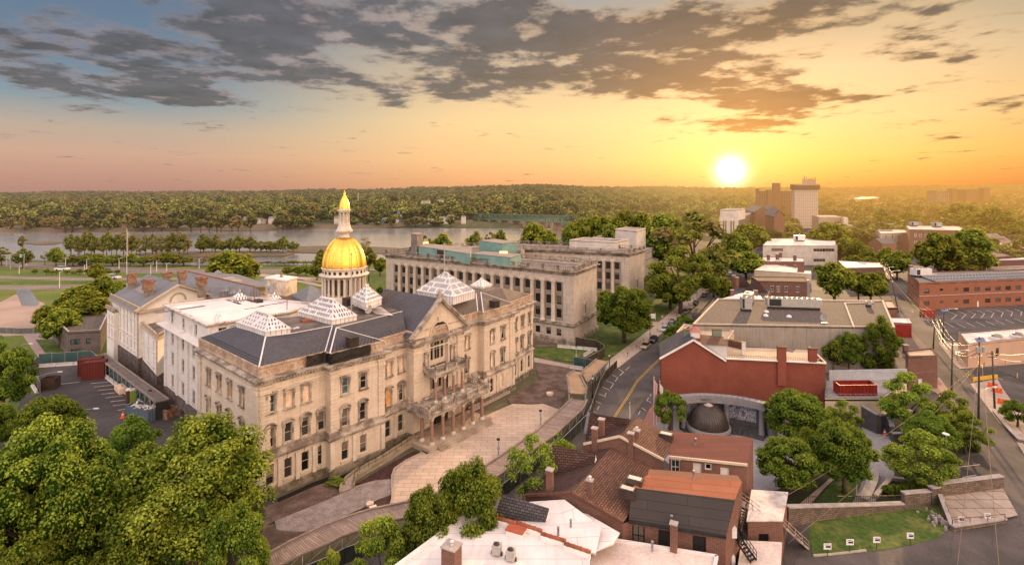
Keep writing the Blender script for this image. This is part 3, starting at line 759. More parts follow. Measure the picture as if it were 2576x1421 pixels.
proto_crown('airy',LEAF_Y,seed=6,nb=46,nl=6500,ls=.03,br=(.12,.22),spread=.86,coreshrink=.0001)
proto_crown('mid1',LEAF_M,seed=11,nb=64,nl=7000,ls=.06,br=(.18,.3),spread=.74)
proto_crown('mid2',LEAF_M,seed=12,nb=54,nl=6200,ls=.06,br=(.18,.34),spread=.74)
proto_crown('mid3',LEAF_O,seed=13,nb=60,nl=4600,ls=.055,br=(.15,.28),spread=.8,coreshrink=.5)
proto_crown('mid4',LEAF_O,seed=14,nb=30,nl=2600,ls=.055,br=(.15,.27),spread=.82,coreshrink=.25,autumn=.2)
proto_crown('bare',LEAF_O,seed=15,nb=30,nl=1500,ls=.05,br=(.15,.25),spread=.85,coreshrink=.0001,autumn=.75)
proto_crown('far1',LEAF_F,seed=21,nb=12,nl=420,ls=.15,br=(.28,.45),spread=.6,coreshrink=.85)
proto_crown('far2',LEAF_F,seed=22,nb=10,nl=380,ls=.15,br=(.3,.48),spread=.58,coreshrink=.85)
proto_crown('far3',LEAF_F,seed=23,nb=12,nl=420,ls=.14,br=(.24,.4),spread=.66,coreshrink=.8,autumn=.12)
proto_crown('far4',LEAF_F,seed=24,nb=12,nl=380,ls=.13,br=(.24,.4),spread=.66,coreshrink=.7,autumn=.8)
def trunk_mesh(seed,h,r,spread,limbs=5):
 R=random.Random(seed);m_=MB()
 m_.tube([(0,0,-.1),(R.uniform(-.1,.1),R.uniform(-.1,.1),h*.5),(R.uniform(-.2,.2),R.uniform(-.2,.2),h)],[r*1.3,r,r*.75],8)
 for k in range(limbs):
  a=2*math.pi*k/limbs+R.uniform(-.3,.3);hh=h*R.uniform(.7,1)
  e=(math.cos(a)*spread,math.sin(a)*spread,hh+spread*R.uniform(.8,1.6))
  md=(math.cos(a)*spread*.45,math.sin(a)*spread*.45,hh+(e[2]-hh)*.55)
  m_.tube([(0,0,hh),md,e],[r*.6,r*.38,r*.12],6)
  for j in range(2):
   b=a+R.uniform(-.9,.9);m_.tube([md,(md[0]+math.cos(b)*spread*.5,md[1]+math.sin(b)*spread*.5,md[2]+spread*R.uniform(.4,.9))],[r*.25,r*.07],5)
 return m_
TRK={}
def tree(name,label,x,ytop,w,ybase=None,Y=None,crown='mid1',ybot=None,group=None,cat='tree',rz=None,bark=None,trunk=True,wy=1.0,limbs=5):
 """x,ytop: picture position of the top; w: crown width there; ybase: where the trunk meets the ground"""
 if Y is None:Y=H*F/(ybase-HY)
 X=(x-CX)/F*Y
 zt=H-(ytop-HY)*Y/F
 r=w/2*Y/F
 zb=(H-(ybot-HY)*Y/F)if ybot else(.6 if Y<66 else max(zt*.10,zt-2.4*r))
 zb=max(zb,.15)
 root=thing(name,label,cat,(X,Y,0),group)
 o=bpy.data.objects.new('crown',CR[crown]);COL.objects.link(o);o.parent=root
 hh=(zt-zb)/2
 o.location=(0,0,zb+hh);o.scale=(r*.97,r*.97*wy,hh*.98);o.rotation_euler=(0,0,(x*1.7)%6.28 if rz is None else rz)
 if trunk:
  key=round(zb+hh*.7,0),round(r,0)
  m_=trunk_mesh(int(x),zb+hh*.55,max(.09,r*.055),r*.5,limbs)
  t=m_.build('trunk',bark or BARK,None);t.parent=root;t.location=(0,0,0)
  t.data.vertices.foreach_set('co',np.array(m_.v).ravel());t.data.update()
 return root
def scatter(name,label,items,kind='stuff',cat=None):
 """one mesh of many crowns; items: (X,Y,z0,r,h,key,rot)"""
 Vs,Ls,Ts,St=[],[],[],[];vo=0;lo=0
 cache={}
 for k,me in CR.items():
  if not k.startswith('far'):continue
  V=np.zeros(len(me.vertices)*3);me.vertices.foreach_get('co',V);V=V.reshape(-1,3)
  L=np.zeros(len(me.loops),dtype=np.int32);me.loops.foreach_get('vertex_index',L)
  s_=np.zeros(len(me.polygons),dtype=np.int32);me.polygons.foreach_get('loop_start',s_)
  T=np.zeros(len(me.polygons)*4);me.attributes['tint'].data.foreach_get('color',T);cache[k]=(V,L,s_,T.reshape(-1,4))
 R=np.random.RandomState(5)
 for(X,Y,z0,r,h,key,rot)in items:
  V,L,s_,T=cache[key]
  c_,s2=math.cos(rot),math.sin(rot)
  W_=np.stack([(V[:,0]*c_-V[:,1]*s2)*r+X,(V[:,0]*s2+V[:,1]*c_)*r+Y,(V[:,2]+1)*h/2+z0],1)
  Vs.append(W_);Ls.append(L+vo);St.append(s_+lo)
  T2=T.copy();T2[:,0]=np.clip(T2[:,0]+R.uniform(-.3,.3),0,1);T2[:,1]=np.clip(T2[:,1]*R.uniform(.5,1.6),0,1);Ts.append(T2)
  vo+=len(V);lo+=len(L)
 me=bpy.data.meshes.new(name)
 V=np.vstack(Vs);L=np.concatenate(Ls);st=np.concatenate(St)
 me.vertices.add(len(V));me.vertices.foreach_set('co',V.ravel())
 me.loops.add(len(L));me.loops.foreach_set('vertex_index',L.astype(np.int32))
 me.polygons.add(len(st));me.polygons.foreach_set('loop_start',st.astype(np.int32));me.update(calc_edges=True)
 a=me.attributes.new('tint','FLOAT_COLOR','FACE');a.data.foreach_set('color',np.vstack(Ts).ravel())
 me.materials.append(LEAF_F)
 o=bpy.data.objects.new(name,me);COL.objects.link(o)
 tag(o,label,cat,None,kind)
 return o
R=random.Random(3)
items=[]
def far_start(x):
 for(a,ya),(b_,yb)in zip([(-400,680),(0,680),(600,680),(1100,690),(1500,880),(1700,860),(1850,700),(2576,640),(3200,640)],[(0,680),(600,680),(1100,690),(1500,880),(1700,860),(1850,700),(2576,640),(3200,640),(3600,640)]):
  if a<=x<=b_:return ya+(yb-ya)*(x-a)/(b_-a)
 return 700
Y=650.0
while Y<5200:
 r=10.5*(Y/650)**.5;wpx=2*r/Y*F;x=-160+R.uniform(0,wpx)
 while x<2740:
  if Y>far_start(x):
   XX=(x-CX)/F*Y*1.0;YY=Y*R.uniform(.985,1.03)
   XX=(x-CX)/F*YY
   h=r*R.uniform(1.1,2.0)*(1.15 if Y<1200 else .85)
   dens=R.random()
   if not(900<x<1200 and Y<1300 and dens<.3)and not(2125<x<2222 and 1000<Y<1850):
    items.append((XX,YY,terr(XX,YY)-.5,r*R.uniform(.8,1.2),h,R.choices(['far1','far2','far3','far4'],[5,5,3,1.5 if Y<1500 else .9])[0],R.uniform(0,6.28)))
  x+=wpx*R.uniform(.62,.95)
 Y*=1.038
scatter('forest',None,items)
ZC=17.5
sh=thing('statehouse_building','long limestone statehouse wing with slate roof, boarded windows and columned entrance porch','building',(-22,95,0))
LH=('limestone')
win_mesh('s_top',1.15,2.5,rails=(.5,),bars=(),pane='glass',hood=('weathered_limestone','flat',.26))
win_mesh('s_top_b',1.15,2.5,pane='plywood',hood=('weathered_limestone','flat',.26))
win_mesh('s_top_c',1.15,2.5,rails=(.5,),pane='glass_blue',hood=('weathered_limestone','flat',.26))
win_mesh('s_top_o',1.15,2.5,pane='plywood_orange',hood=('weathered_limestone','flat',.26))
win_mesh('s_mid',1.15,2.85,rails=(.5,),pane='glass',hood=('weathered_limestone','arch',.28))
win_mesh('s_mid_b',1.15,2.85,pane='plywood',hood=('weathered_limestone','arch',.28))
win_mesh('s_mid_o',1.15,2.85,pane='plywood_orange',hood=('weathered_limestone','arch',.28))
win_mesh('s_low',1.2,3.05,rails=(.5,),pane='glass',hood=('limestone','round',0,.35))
win_mesh('s_low_b',1.2,3.05,pane='plywood',hood=('limestone','round',0,.35))
win_mesh('s_base',.9,.55,frame=.05,bars=(.25,.5,.75),pane='glass',frame_m='frame_black',depth=.15)
A0=v2(gq('F',920,1085,ZC));E0=v2(gq('F',195,695,ZC))
A1=v2(g(824,916.5,ZC));A2=v2(g(961,882,ZC));A3=v2(g(1028,861,ZC));A4=v2(g(1155,824,ZC));A5=v2(g(1209,807,ZC));A6=v2(g(1287,783,ZC));A7=v2(gq('H',1975,158,ZC))
OV=.75
def nrmr(p0,p1):u=(p1-p0).normalized();return Vector((u[1],-u[0]))
pts=[E0,A0,A1,A2,A3,A4,A5,A6,A7]
core=inset([E0,A0,A1,A2,A3,A4,A5,A6,A7,A7+Vector((-14,10)),E0+Vector((9,12))],OV)
e0,a0,a1,a2,a3,a4,a5,a6,a7=core[:9]
def push(p0,p1,d):nn=nrmr(p0,p1);return p0+nn*d,p1+nn*d
b1,b2=push(a1,a2,1.5);d1,d2=push(a5,a6,1.5)
c3,c4=push(a3,a4,1.9)
mb=MB()
def sh_seg(p0,p1,top,mid,low,base=True,z0=-.1):
 it=[]
 for i,(c,k)in enumerate(top):it.append((c,12.35,k))
 for i,(c,k)in enumerate(mid):it.append((c,7.15,k))
 for i,(c,k)in enumerate(low):it.append((c,1.75,k));
 if base:
  for(c,k)in low:it.append((c,.25,'s_base'))
 facade(mb,sh,p0,p1,z0,ZC-.9,it,0,.3)
xs_l=(679,725,768,808.3)
sh_seg(a0,a1,list(zip((681.5,727.5,770,810),('s_top_c','s_top_b','s_top_b','s_top_b'))),[(x,'s_mid')for x in xs_l],[(x,'s_low')for x in xs_l])
sh_seg(b1,b2,[(868.5,'s_top_c'),(914,'s_top')],[(867.5,'s_mid'),(912.5,'s_mid')],[(868,'s_low'),(914,'s_low')])
sh_seg(a2,a3,[(979,'s_top_b'),(1009,'s_top_b')],[(977.5,'s_mid_o'),(1009,'s_mid')],[(976,'s_low'),(1008,'s_low')])
sh_seg(a4,a5,[(1175.5,'s_top_b'),(1198.5,'s_top')],[(1174,'s_mid'),(1199,'s_mid')],[(1176,'s_low'),(1199,'s_low')])
sh_seg(d1,d2,[(1238,'s_top_b'),(1265,'s_top')],[(1238,'s_mid_b'),(1264,'s_mid')],[(1237,'s_low'),(1262,'s_low_b')])
sh_seg(a6,a7,[(1296,'s_top'),(1314,'s_top'),(1332,'s_top')],[(1296,'s_mid_b'),(1313,'s_mid'),(1331,'s_mid')],[(1296,'s_low'),(1313,'s_low'),(1331,'s_low')])
sh_seg(e0,a0,[(526,'s_top'),(552,'s_top_o'),(578.5,'s_top_o'),(609,'s_top_b')],[(525,'s_mid_b'),(552,'s_mid_o'),(578,'s_mid_o'),(609,'s_mid')],[(552,'s_low'),(578,'s_low'),(609,'s_low')])
for(p,q_)in((a1,b1),(b2,a2),(a3,c3),(c4,a4),(a5,d1),(d2,a6)):
 mb.wall(p,q_,-.1,ZC-.9)
bk=core[8:]+[core[0]]
for i in range(len(bk)-1):mb.wall(bk[i],bk[i+1],-.1,ZC+1.9)
front=[e0,a0,a1,b1,b2,a2,a3,c3,c4,a4,a5,d1,d2,a6,a7,core[9]]
o=mb.build('wall',[LIME],sh)
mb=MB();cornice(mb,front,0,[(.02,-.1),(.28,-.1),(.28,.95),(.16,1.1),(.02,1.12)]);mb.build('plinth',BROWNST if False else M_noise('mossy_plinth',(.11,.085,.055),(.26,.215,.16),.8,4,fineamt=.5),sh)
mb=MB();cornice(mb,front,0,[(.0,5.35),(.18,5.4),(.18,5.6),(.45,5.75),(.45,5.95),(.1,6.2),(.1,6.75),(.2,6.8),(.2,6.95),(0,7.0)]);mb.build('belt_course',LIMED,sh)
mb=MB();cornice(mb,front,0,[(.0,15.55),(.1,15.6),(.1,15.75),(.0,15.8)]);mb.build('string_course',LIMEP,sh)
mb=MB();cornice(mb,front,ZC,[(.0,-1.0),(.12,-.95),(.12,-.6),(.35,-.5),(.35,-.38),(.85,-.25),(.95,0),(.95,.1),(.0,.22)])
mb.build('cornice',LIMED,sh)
mb=MB()
for i in range(len(front)-1):
 p,r_=front[i],front[i+1];L=(r_-p).length
 if L<1:continue
 u=(r_-p).normalized();nn=nrmr(p,r_);k=.3
 while k<L-.2:
  c=p+u*k+nn*.24;mb.obox(c,u,.22,.24,ZC-.62,ZC-.36);k+=.48
 k=1.2
 while k<L-.6:
  c=p+u*k+nn*.5;mb.obox(c,u,.16,.62,ZC-.36,ZC-.2);k+=1.9
mb.build('dentil',LIMEP,sh)['kind']='stuff'
att=[p for p in front]
mb=MB();cornice(mb,front,ZC,[(-.15,.2),(-.15,1.55),(.05,1.65),(.05,1.95),(-.3,2.0)])
for i in range(len(front)-1):
 p,r_=front[i],front[i+1];L=(r_-p).length
 if L<2:continue
 u=(r_-p).normalized();nn=nrmr(p,r_);k=.5
 while k<L-.4:
  mb.obox(p+u*k-nn*.12,u,.34,.16,ZC+.75,ZC+1.2);k+=.8
mb.build('attic',M_noise('crumbling_stone',(.50,.40,.30),(.36,.24,.17),.7,3,fineamt=.6),sh)
def pil(p,u,w=1.5,d=.22,z0=6.9,z1=15.3):
 mb=MB()
 nn=Vector((u[1],-u[0]));c=p+nn*d*.5
 z=z0;k=0
 while z<z1:
  mb.obox(c,u,w-(.0 if k%2 else .12),d,z,z+.52);z+=.56;k+=1
 mb.obox(c+nn*.08,u,w+.2,d+.2,z1,z1+.35);mb.obox(c+nn*.03,u,w+.1,d+.12,z1+.35,z1+.95);mb.obox(c+nn*.12,u,w+.45,d+.3,z1+.95,z1+1.2)
 mb.build('corner_pilaster',LIME,sh)
uf=(a1-a0).normalized();ue=(a0-e0).normalized()
pil(a0+uf*.85,uf);pil(a0-ue*.85,ue);pil(e0+ue*.8,ue)
for(p,r_)in((b1,b2),(d1,d2),(c3,c4)):
 u=(r_-p).normalized();w=1.25 if(r_-p).length<11 else 1.9
 pil(p+u*w*.5,u,w);pil(r_-u*w*.5,u,w)
pil(a7-(a7-a6).normalized()*.6,(a7-a6).normalized(),1.1)
for(p,r_,cs_)in((a0,a1,(702,747,789)),(b1,b2,(890,)),(a2,a3,(993,)),(a4,a5,(1187,)),(d1,d2,(1250,)),(a6,a7,(1304,1322))):
 u=(r_-p).normalized();L=(r_-p).length;nn=nrmr(p,r_)
 for x in cs_:
  c=p+u*hit(p,r_,x)*L+nn*.1
  mb=MB();mb.obox(c,u,.42,.2,1.7,4.7);mb.obox(c+nn*.06,u,.62,.3,4.7,5.2);mb.obox(c+nn*.06,u,.62,.34,1.1,1.7);mb.build('ground_floor_pilaster',LIMEP,sh)
 for e in(p,r_):
  c=e+(u*.35 if e is p else-u*.35)+nn*.12;mb=MB();mb.obox(c,u,.7,.24,1.1,5.3);mb.build('ground_floor_pilaster',LIMEP,sh)
ev=[p for p in(e0,a0,a1,b1,b2,a2,a3)]
def up(p,z):return Vector((p[0],p[1],z))
ZE,ZT=19.35,22.6
RT=[v2(gq('F',700,435,ZT)),v2(gq('F',1030,558,ZT)),v2(gq('F',1320,522,ZT)),v2(gq('F',1775,440,ZT)),v2(gq('F',2480,330,ZT))]
rb=MB()
def slope(lo0,lo1,hi1,hi0,mi=0):rb.quad(up(lo0,ZE),up(lo1,ZE),up(hi1,ZT),up(hi0,ZT),mi)
t0,t1=RT[0],RT[1]
tm=v2(gq('F',1790,436,ZT));te=v2(gq('H',455,270,ZT))
ext=lambda p0,p1,d:p1+(p1-p0).normalized()*d
slope(e0,a0,t1,t0)
slope(a0,a1,tm,t1)
hb=v2(gq('F',1835,458,ZT))
rb.poly([up(a1,ZE),up(b1,ZE),up(hb,ZT-.02),up(tm,ZT)])
rb.poly([up(b1,ZE),up(b2,ZE),up(hb,ZT-.02)])
rb.poly([up(b2,ZE),up(a2,ZE),up(hb,ZT-.02)])
rb.quad(up(a2,ZE),up(a3,ZE),up(te,ZT),up(hb,ZT-.02))
s0=v2(gq('H',885,150,ZT));s1=v2(gq('H',1290,65,ZT));s2=v2(gq('H',1345,70,ZT-.3));s3=v2(gq('H',1560,-5,ZT));s4=v2(gq('H',1760,0,ZT))
rb2=MB()
rb2.quad(up(a4,ZE),up(a5,ZE),up(s1,ZT),up(s0,ZT))
rb2.poly([up(a5,ZE),up(d1,ZE),up(s2,ZT-.02),up(s1,ZT)])
rb2.poly([up(d1,ZE),up(d2,ZE),up(s2,ZT-.02)]);rb2.poly([up(d2,ZE),up(a6,ZE),up(s2,ZT-.02)])
s5=v2(g(1262,724,ZT));
rb2.quad(up(a6,ZE),up(a7,ZE),up(s5,ZT),up(s2,ZT-.02))
rb2.poly([up(a7,ZE),up(core[9],ZE),up(s5,ZT)])
ro=rb.build('roof',SLATE,sh);ro2=rb2.build('roof',SLATEW,sh)
for(p,r_,z_)in((a0,t1,0),(a1,tm,0),(b1,hb,0),(b2,hb,0),(a5,s1,0),(d1,s2,0),(d2,s2,0)):
 fl=MB();fl.beam(up(p,ZE+.03),up(r_,ZT+.03),.2,.1);fl.build('hip_flashing',WMET,sh)
for(p,r_)in((t1,RT[2]),(RT[2],tm),(hb,te),(e0,t0),(te,a3+Vector((-1.2,1.0)))):
 fl=MB();fl.beam(up(p,ZT+.03)if p is not e0 else up(p,ZE),up(r_,ZT+.03),.11,.1);fl.build('ridge_flashing',WMET,sh)
sg=MB()
R_=random.Random(2)
for(p,r_,hi0,hi1)in((e0,a0,t0,t1),(a0,a1,t1,tm),(a2,a3,hb,te),(a4,a5,s0,s1),(a6,a7,s2,s5),(b1,b2,hb,hb)):
 L=(r_-p).length
 for row in(.07,.15,.23):
  k=.4
  while k<L-.3:
   f=k/L;a=up(p.lerp(r_,f),ZE);b=up(hi0.lerp(hi1,f),ZT);c=a.lerp(b,row);sg.box(c.x-.06,c.x+.06,c.y-.06,c.y+.06,c.z,c.z+.1);k+=.75
sg.build('snow_guard',BLACK,sh)['kind']='stuff'
fr_=MB();
flat=[t0,t1,tm,hb,te,v2(gq('H',130,165,ZT)),v2(gq('F',2030,215,ZT)),v2(gq('F',1640,300,ZT)),v2(gq('F',1160,345,ZT))]
fr_.prism(flat,ZT-1.5,ZT-.03)
fr_.build('flat_roof',ROOFD,sh)
fr_=MB();fr_.prism([v2(gq('F',x,y,ZT))for x,y in[(1400,440),(1330,465),(1345,470),(1420,458)]]+[],ZT-.02,ZT+.01)
fr_.build('roof_patch',ROOFWD,sh);fr_=MB();fr_.prism([v2(gq('F',x,y,ZT))for x,y in[(2290,300),(2480,318),(2340,215),(2170,235)]],ZT-.02,ZT+.012)
fr_.build('roof_patch',ROOFWD,sh)
fr_=MB();fr_.prism([s0,s1,s2,s5,v2(g(1215,712,ZT)),v2(g(1170,716,ZT)),v2(g(1040,745,ZT))],ZT-1.5,ZT-.03);fr_.build('flat_roof',ROOFD,sh)
APX=v2(gq('H',865,170,22.9));
gl,gr=c3,c4;gm_=(c3+c4)/2
inw=-nrmr(a3,a4)
ZP=24.6
gb=MB()
rl=16.0
gE=18.6
L0,R0,M0=up(gl-(gr-gl).normalized()*.6,gE),up(gr+(gr-gl).normalized()*.6,gE),up(gm_,ZP)
bi=Vector((inw[0],inw[1],0))*rl
gb.poly([L0-bi*.04,M0-bi*.04,M0+bi,L0+bi]);gb.poly([M0-bi*.04,R0-bi*.04,R0+bi,M0+bi])
gb.poly([L0+bi,M0+bi,R0+bi])
gb.build('roof',SLATE,sh)
pf=MB()
u=(gr-gl).normalized();n_=nrmr(gl,gr);W_=(gr-gl).length
fp=lambda s_,z,d=0:Vector((gl[0]+u[0]*s_+n_[0]*d,gl[1]+u[1]*s_+n_[1]*d,z))
mid=W_/2;ar=2.35;az_=17.75
arch=[(mid+ar*math.cos(t),az_+ar*1.05*math.sin(t))for t in[math.pi*k/16 for k in range(17)]]
hole_b=12.0
def strip(s0_,s1_,z0_,z1_):pf.quad(fp(s0_,z0_),fp(s1_,z0_),fp(s1_,z1_),fp(s0_,z1_))
strip(0,mid-ar,-.1,gE);strip(mid+ar,W_,-.1,gE);strip(mid-ar,mid+ar,10.9,hole_b);
slopez=lambda s_:gE+(ZP-gE)*(1-abs(s_-mid)/(mid))
pf.poly([fp(0,gE),fp(mid-ar,gE),fp(mid-ar,slopez(mid-ar))]);pf.poly([fp(mid+ar,gE),fp(W_,gE),fp(mid+ar,slopez(mid+ar))])
for k in range(16):
 (x0,z0_),(x1,z1_)=arch[k],arch[k+1]
 pf.poly([fp(x0,z0_),fp(x0,slopez(x0)),fp(x1,slopez(x1)),fp(x1,z1_)])
 pf.quad(fp(x0,z0_),fp(x1,z1_),fp(x1,z1_,-.8),fp(x0,z0_,-.8))
 pf.quad(fp(x0,z0_,.18),fp(x1,z1_,.18),fp(mid+(x1-mid)*1.14,az_+(z1_-az_)*1.14,.18),fp(mid+(x0-mid)*1.14,az_+(z0_-az_)*1.14,.18))
 pf.quad(fp(mid+(x0-mid)*1.14,az_+(z0_-az_)*1.14,.18),fp(mid+(x1-mid)*1.14,az_+(z1_-az_)*1.14,.18),fp(mid+(x1-mid)*1.14,az_+(z1_-az_)*1.14,0),fp(mid+(x0-mid)*1.14,az_+(z0_-az_)*1.14,0))
for s_ in(mid-ar,mid+ar):pf.quad(fp(s_,hole_b),fp(s_,az_),fp(s_,az_,-.8),fp(s_,hole_b,-.8))
pf.quad(fp(mid-ar,hole_b,-.8),fp(mid+ar,hole_b,-.8),fp(mid+ar,17.9,-.8),fp(mid-ar,17.9,-.8))
strip(mid-ar,mid+ar,5.6,6.4)
pf.quad(fp(mid-ar,.8,-1.4),fp(mid+ar,.8,-1.4),fp(mid+ar,11,-1.4),fp(mid-ar,11,-1.4))
pf.obox(gm_+n_*.1,u,.9,.5,az_+ar*1.05-.1,az_+ar*1.05+1.0)
pf.build('pavilion_wall',[LIME],sh)
pc=MB()
for(a,b)in((fp(-.9,gE-.25,.45),fp(mid,ZP+.15,.45)),(fp(mid,ZP+.15,.45),fp(W_+.9,gE-.25,.45))):
 pc.beam(a,b,1.0,.42);pc.beam(a+Vector((0,0,-.42)),b+Vector((0,0,-.42)),.6,.3)
pc.obox(fp(mid*.28,0,.45).xy,u,mid*.62,1.2,ZC+.0,ZC+.5);pc.obox(fp(W_-mid*.28,0,.45).xy,u,mid*.62,1.2,ZC+.0,ZC+.5)
pc.obox(fp(mid,0,.2).xy,u,1.0,.9,ZP,ZP+.9);pc.cyl(*fp(mid,0,.2).xy,.42,ZP+.9,ZP+1.6,10,0,.12)
pc.build('pediment',LIMED,sh)
ly=MB();ly.quad(fp(mid-ar,17.6,-.6),fp(mid+ar,17.6,-.6),fp(mid+ar,17.85,-.6),fp(mid-ar,17.85,-.6))
ly.poly([fp(x,z,-.6)for x,z in arch])
RR=random.Random(9)
for k in range(10):
 s_=mid-1.5+k*.33;hh=1.7*math.sqrt(max(.05,1-((s_-mid)/ar)**2));p=fp(s_,17.9,-.45);ly.tube([p,p+Vector((0,0,hh*.55)),p+Vector((RR.uniform(-.1,.1),0,hh*.95))],[.16,.14,.09],6)
ly.build('bronze_lunette',M_noise('dark_bronze',(.015,.02,.018),(.05,.055,.045),3,9,rough=.4,spec=.6),sh)
win_mesh('pav_big',1.5,3.6,rails=(.55,.72),bars=(.5,),pane='glass',frame_m='frame_white')
win_mesh('pav_side',.8,3.6,rails=(.55,.72),pane='glass',frame_m='frame_white')
win_mesh('pav_dk',1.5,3.6,rails=(.55,.78),bars=(.33,.66),pane='glass',frame_m='frame_white')
for(z,dep)in((13.0,.82),(7.2,1.38)):
 put_win('pav_big',sh,fp(mid,0,-dep+.3).xy,u,z);put_win('pav_side',sh,fp(mid-1.35,0,-dep+.3).xy,u,z);put_win('pav_side',sh,fp(mid+1.35,0,-dep+.3).xy,u,z)
for s_ in(1.15*1.0,W_-1.15):
 pass
win_mesh('pav_slim',.8,2.9,rails=(.5,),pane='glass',hood=('pale_limestone','round',0,1))
for s_ in(mid-ar-1.05,mid+ar+1.05):
 put_win('pav_slim',sh,fp(s_,0,.12).xy,u,7.3);put_win('pav_slim',sh,fp(s_,0,.12).xy,u,2.2);
 o=put_win('s_top',sh,fp(s_,0,.12).xy,u,12.2);o.scale=(.7,1,1)
for s_ in(mid-ar-1.05,mid+ar+1.05):
 md=MB()
 for k in range(12):
  t0_,t1_=2*math.pi*k/12,2*math.pi*(k+1)/12
  f=lambda t,r,d:fp(s_+r*math.cos(t),16.2+r*1.25*math.sin(t),d)
  md.quad(f(t0_,.65,.1),f(t1_,.65,.1),f(t1_,.45,.25),f(t0_,.45,.25));md.quad(f(t0_,.45,.25),f(t1_,.45,.25),f(t1_,.36,.1),f(t0_,.36,.1))
 md.build('oval_medallion',LIMEP,sh)
ph=MB();PX=[fp(-.6,0,0),fp(W_+.6,0,0)]
PD=5.2
def slab(s0_,s1_,d0,d1,z0_,z1_,bl):bl.prism([fp(s0_,0,d0).xy,fp(s1_,0,d0).xy,fp(s1_,0,d1).xy,fp(s0_,0,d1).xy],z0_,z1_)
WX=W_+1.6
slab(-1.2,W_+1.2,0,PD+.3,5.55,6.25,ph);slab(-1.6,W_+1.6,0,PD+.7,6.25,6.5,ph)
slab(mid-3.9,mid+3.9,0,3.0,11.0,11.6,ph);slab(mid-4.2,mid+4.2,0,3.4,11.6,11.85,ph)
ph.build('balcony_slab',LIMED,sh)
pst=MB();slab(-1.6,W_+1.6,0,PD+.9,-.1,.75,pst)
for k in range(4):slab(.2,W_+.9,PD+.9,PD+.9+.42*(k+1),-.1,.75-.19*(k+1),pst)
pst.build('entrance_steps',M_noise('step_stone',(.46,.36,.27),(.30,.23,.17),.5,4,fineamt=.4),sh)
GRANP=M_noise('pink_granite',(.34,.20,.155),(.28,.16,.125),2.5,12,fineamt=.3,rough=.5)
def column(parent,x,y,z0_,z1_,r,m1=GRANP):
 c=MB();c.lathe(x,y,[(r*1.5,z0_),(r*1.5,z0_+.15),(r*1.25,z0_+.2),(r*1.3,z0_+.35),(r,z0_+.5)],14,1)
 c.lathe(x,y,[(r,z0_+.5),(r,z0_+(z1_-z0_)*.4),(r*.86,z1_-.7)],14,0)
 c.lathe(x,y,[(r*.9,z1_-.7),(r*1.05,z1_-.45),(r*1.55,z1_-.15),(r*1.6,z1_)],10,1)
 return c.build('column',[m1,LIMEP if m1 is GRANP else m1],parent)
for k in range(6):
 s_=.0+W_*k/5;p=fp(s_,0,PD-.3);column(sh,p.x,p.y,.75,5.55,.33)
for k in range(2):
 p=fp([0,W_][k],0,2.4);column(sh,p.x,p.y,.75,5.55,.33)
for k in range(4):
 p=fp(mid-3.5+7*k/3,0,2.6);column(sh,p.x,p.y,6.5,11.0,.27)
def balustrade(parent,pts,z,h=1.0,w=.3,bal=.45,m=None,post=4.0,urns=False,name='balustrade'):
 b=MB();pts=[v2(p)for p in pts]
 for i in range(len(pts)-1):
  p,r_=pts[i],pts[i+1];L=(r_-p).length
  if L<.3:continue
  b.along(p,r_,w,z,z+.18);b.along(p,r_,w+.06,z+h-.16,z+h)
  nposts=max(1,round(L/post));uu=(r_-p).normalized()
  for k in range(nposts+1):
   c=p+uu*L*k/nposts;b.obox(c,uu,.55,w+.1,z,z+h+.08)
   if urns:
    b.lathe(c[0],c[1],[(.1,z+h+.08),(.16,z+h+.2),(.3,z+h+.5),(.12,z+h+.75),(.04,z+h+.95)],8)
  k=bal*.5
  while k<L:
   c=p+uu*k;b.lathe(c[0],c[1],[(.07,z+.18),(.11,z+h*.4),(.06,z+h*.7),(.08,z+h-.16)],5);k+=bal
 return b.build(name,m or LIMED,parent)
balustrade(sh,[fp(-1.3,0,.3),fp(-1.3,0,PD+.4),fp(W_+1.3,0,PD+.4),fp(W_+1.3,0,.3)],6.5,1.0,urns=True,post=3.0)
balustrade(sh,[fp(mid-4,0,.3),fp(mid-4,0,3.1),fp(mid+4,0,3.1),fp(mid+4,0,.3)],11.85,.95,urns=True,post=2.8)
dr=MB();dr.obox(fp(mid,0,-.2).xy,u,2.0,.2,.75,4.2);dr.build('entrance_door',M_noise('dark_door',(.02,.018,.016),(.03,.025,.02),1,5),sh)
dr=MB();dr.obox(fp(mid,0,-.95).xy,u,2*ar,.1,.75,5.5);dr.build('entrance_recess',LIMED,sh)
def dormer(p,u_,zb,w=1.5,d=1.5,h=1.5):
 m_=MB();m_.obox(p,u_,w,d,zb,zb+h);m_.obox(p,u_,w+.2,d+.2,zb+h,zb+h+.08);m_.build('roof_vent_box',DKMET,sh)
dormer(v2(gq('F',2015,640,20.4)),uf,20.0);dormer(v2(gq('F',2390,370,20.6)),uf,20.3);dormer(v2(gq('H',250,370,20.4)),uf,20.3)
dormer(v2(gq('H',1500,205,20.4)),uf,20.0,1.6,1.6,1.4);dormer(v2(gq('H',925,200,21.2)),uf,20.6,1.3,1.3,2.0)
tp=MB();
ta=a1-uf*3.2;R_=random.Random(4)
line=[ta+nrmr(a0,a1)*.25,a1+nrmr(a0,a1)*.3,b1-uf*.15+nrmr(a0,a1)*.2,b1+nrmr(b1,b2)*.3,b1+(b2-b1)*.72+nrmr(b1,b2)*.3]
dense=[]
for i in range(len(line)-1):
 for k in range(8):dense.append(line[i].lerp(line[i+1],k/8))
dense.append(line[-1])
rows=5
vs=[]
for r_ in range(rows+1):
 for i,p in enumerate(dense):
  j=R_.uniform(-.12,.12);vs.append((p[0]+j,p[1]-abs(j),ZC+.15+1.75*r_/rows+R_.uniform(-.08,.08)))
nn_=len(dense)
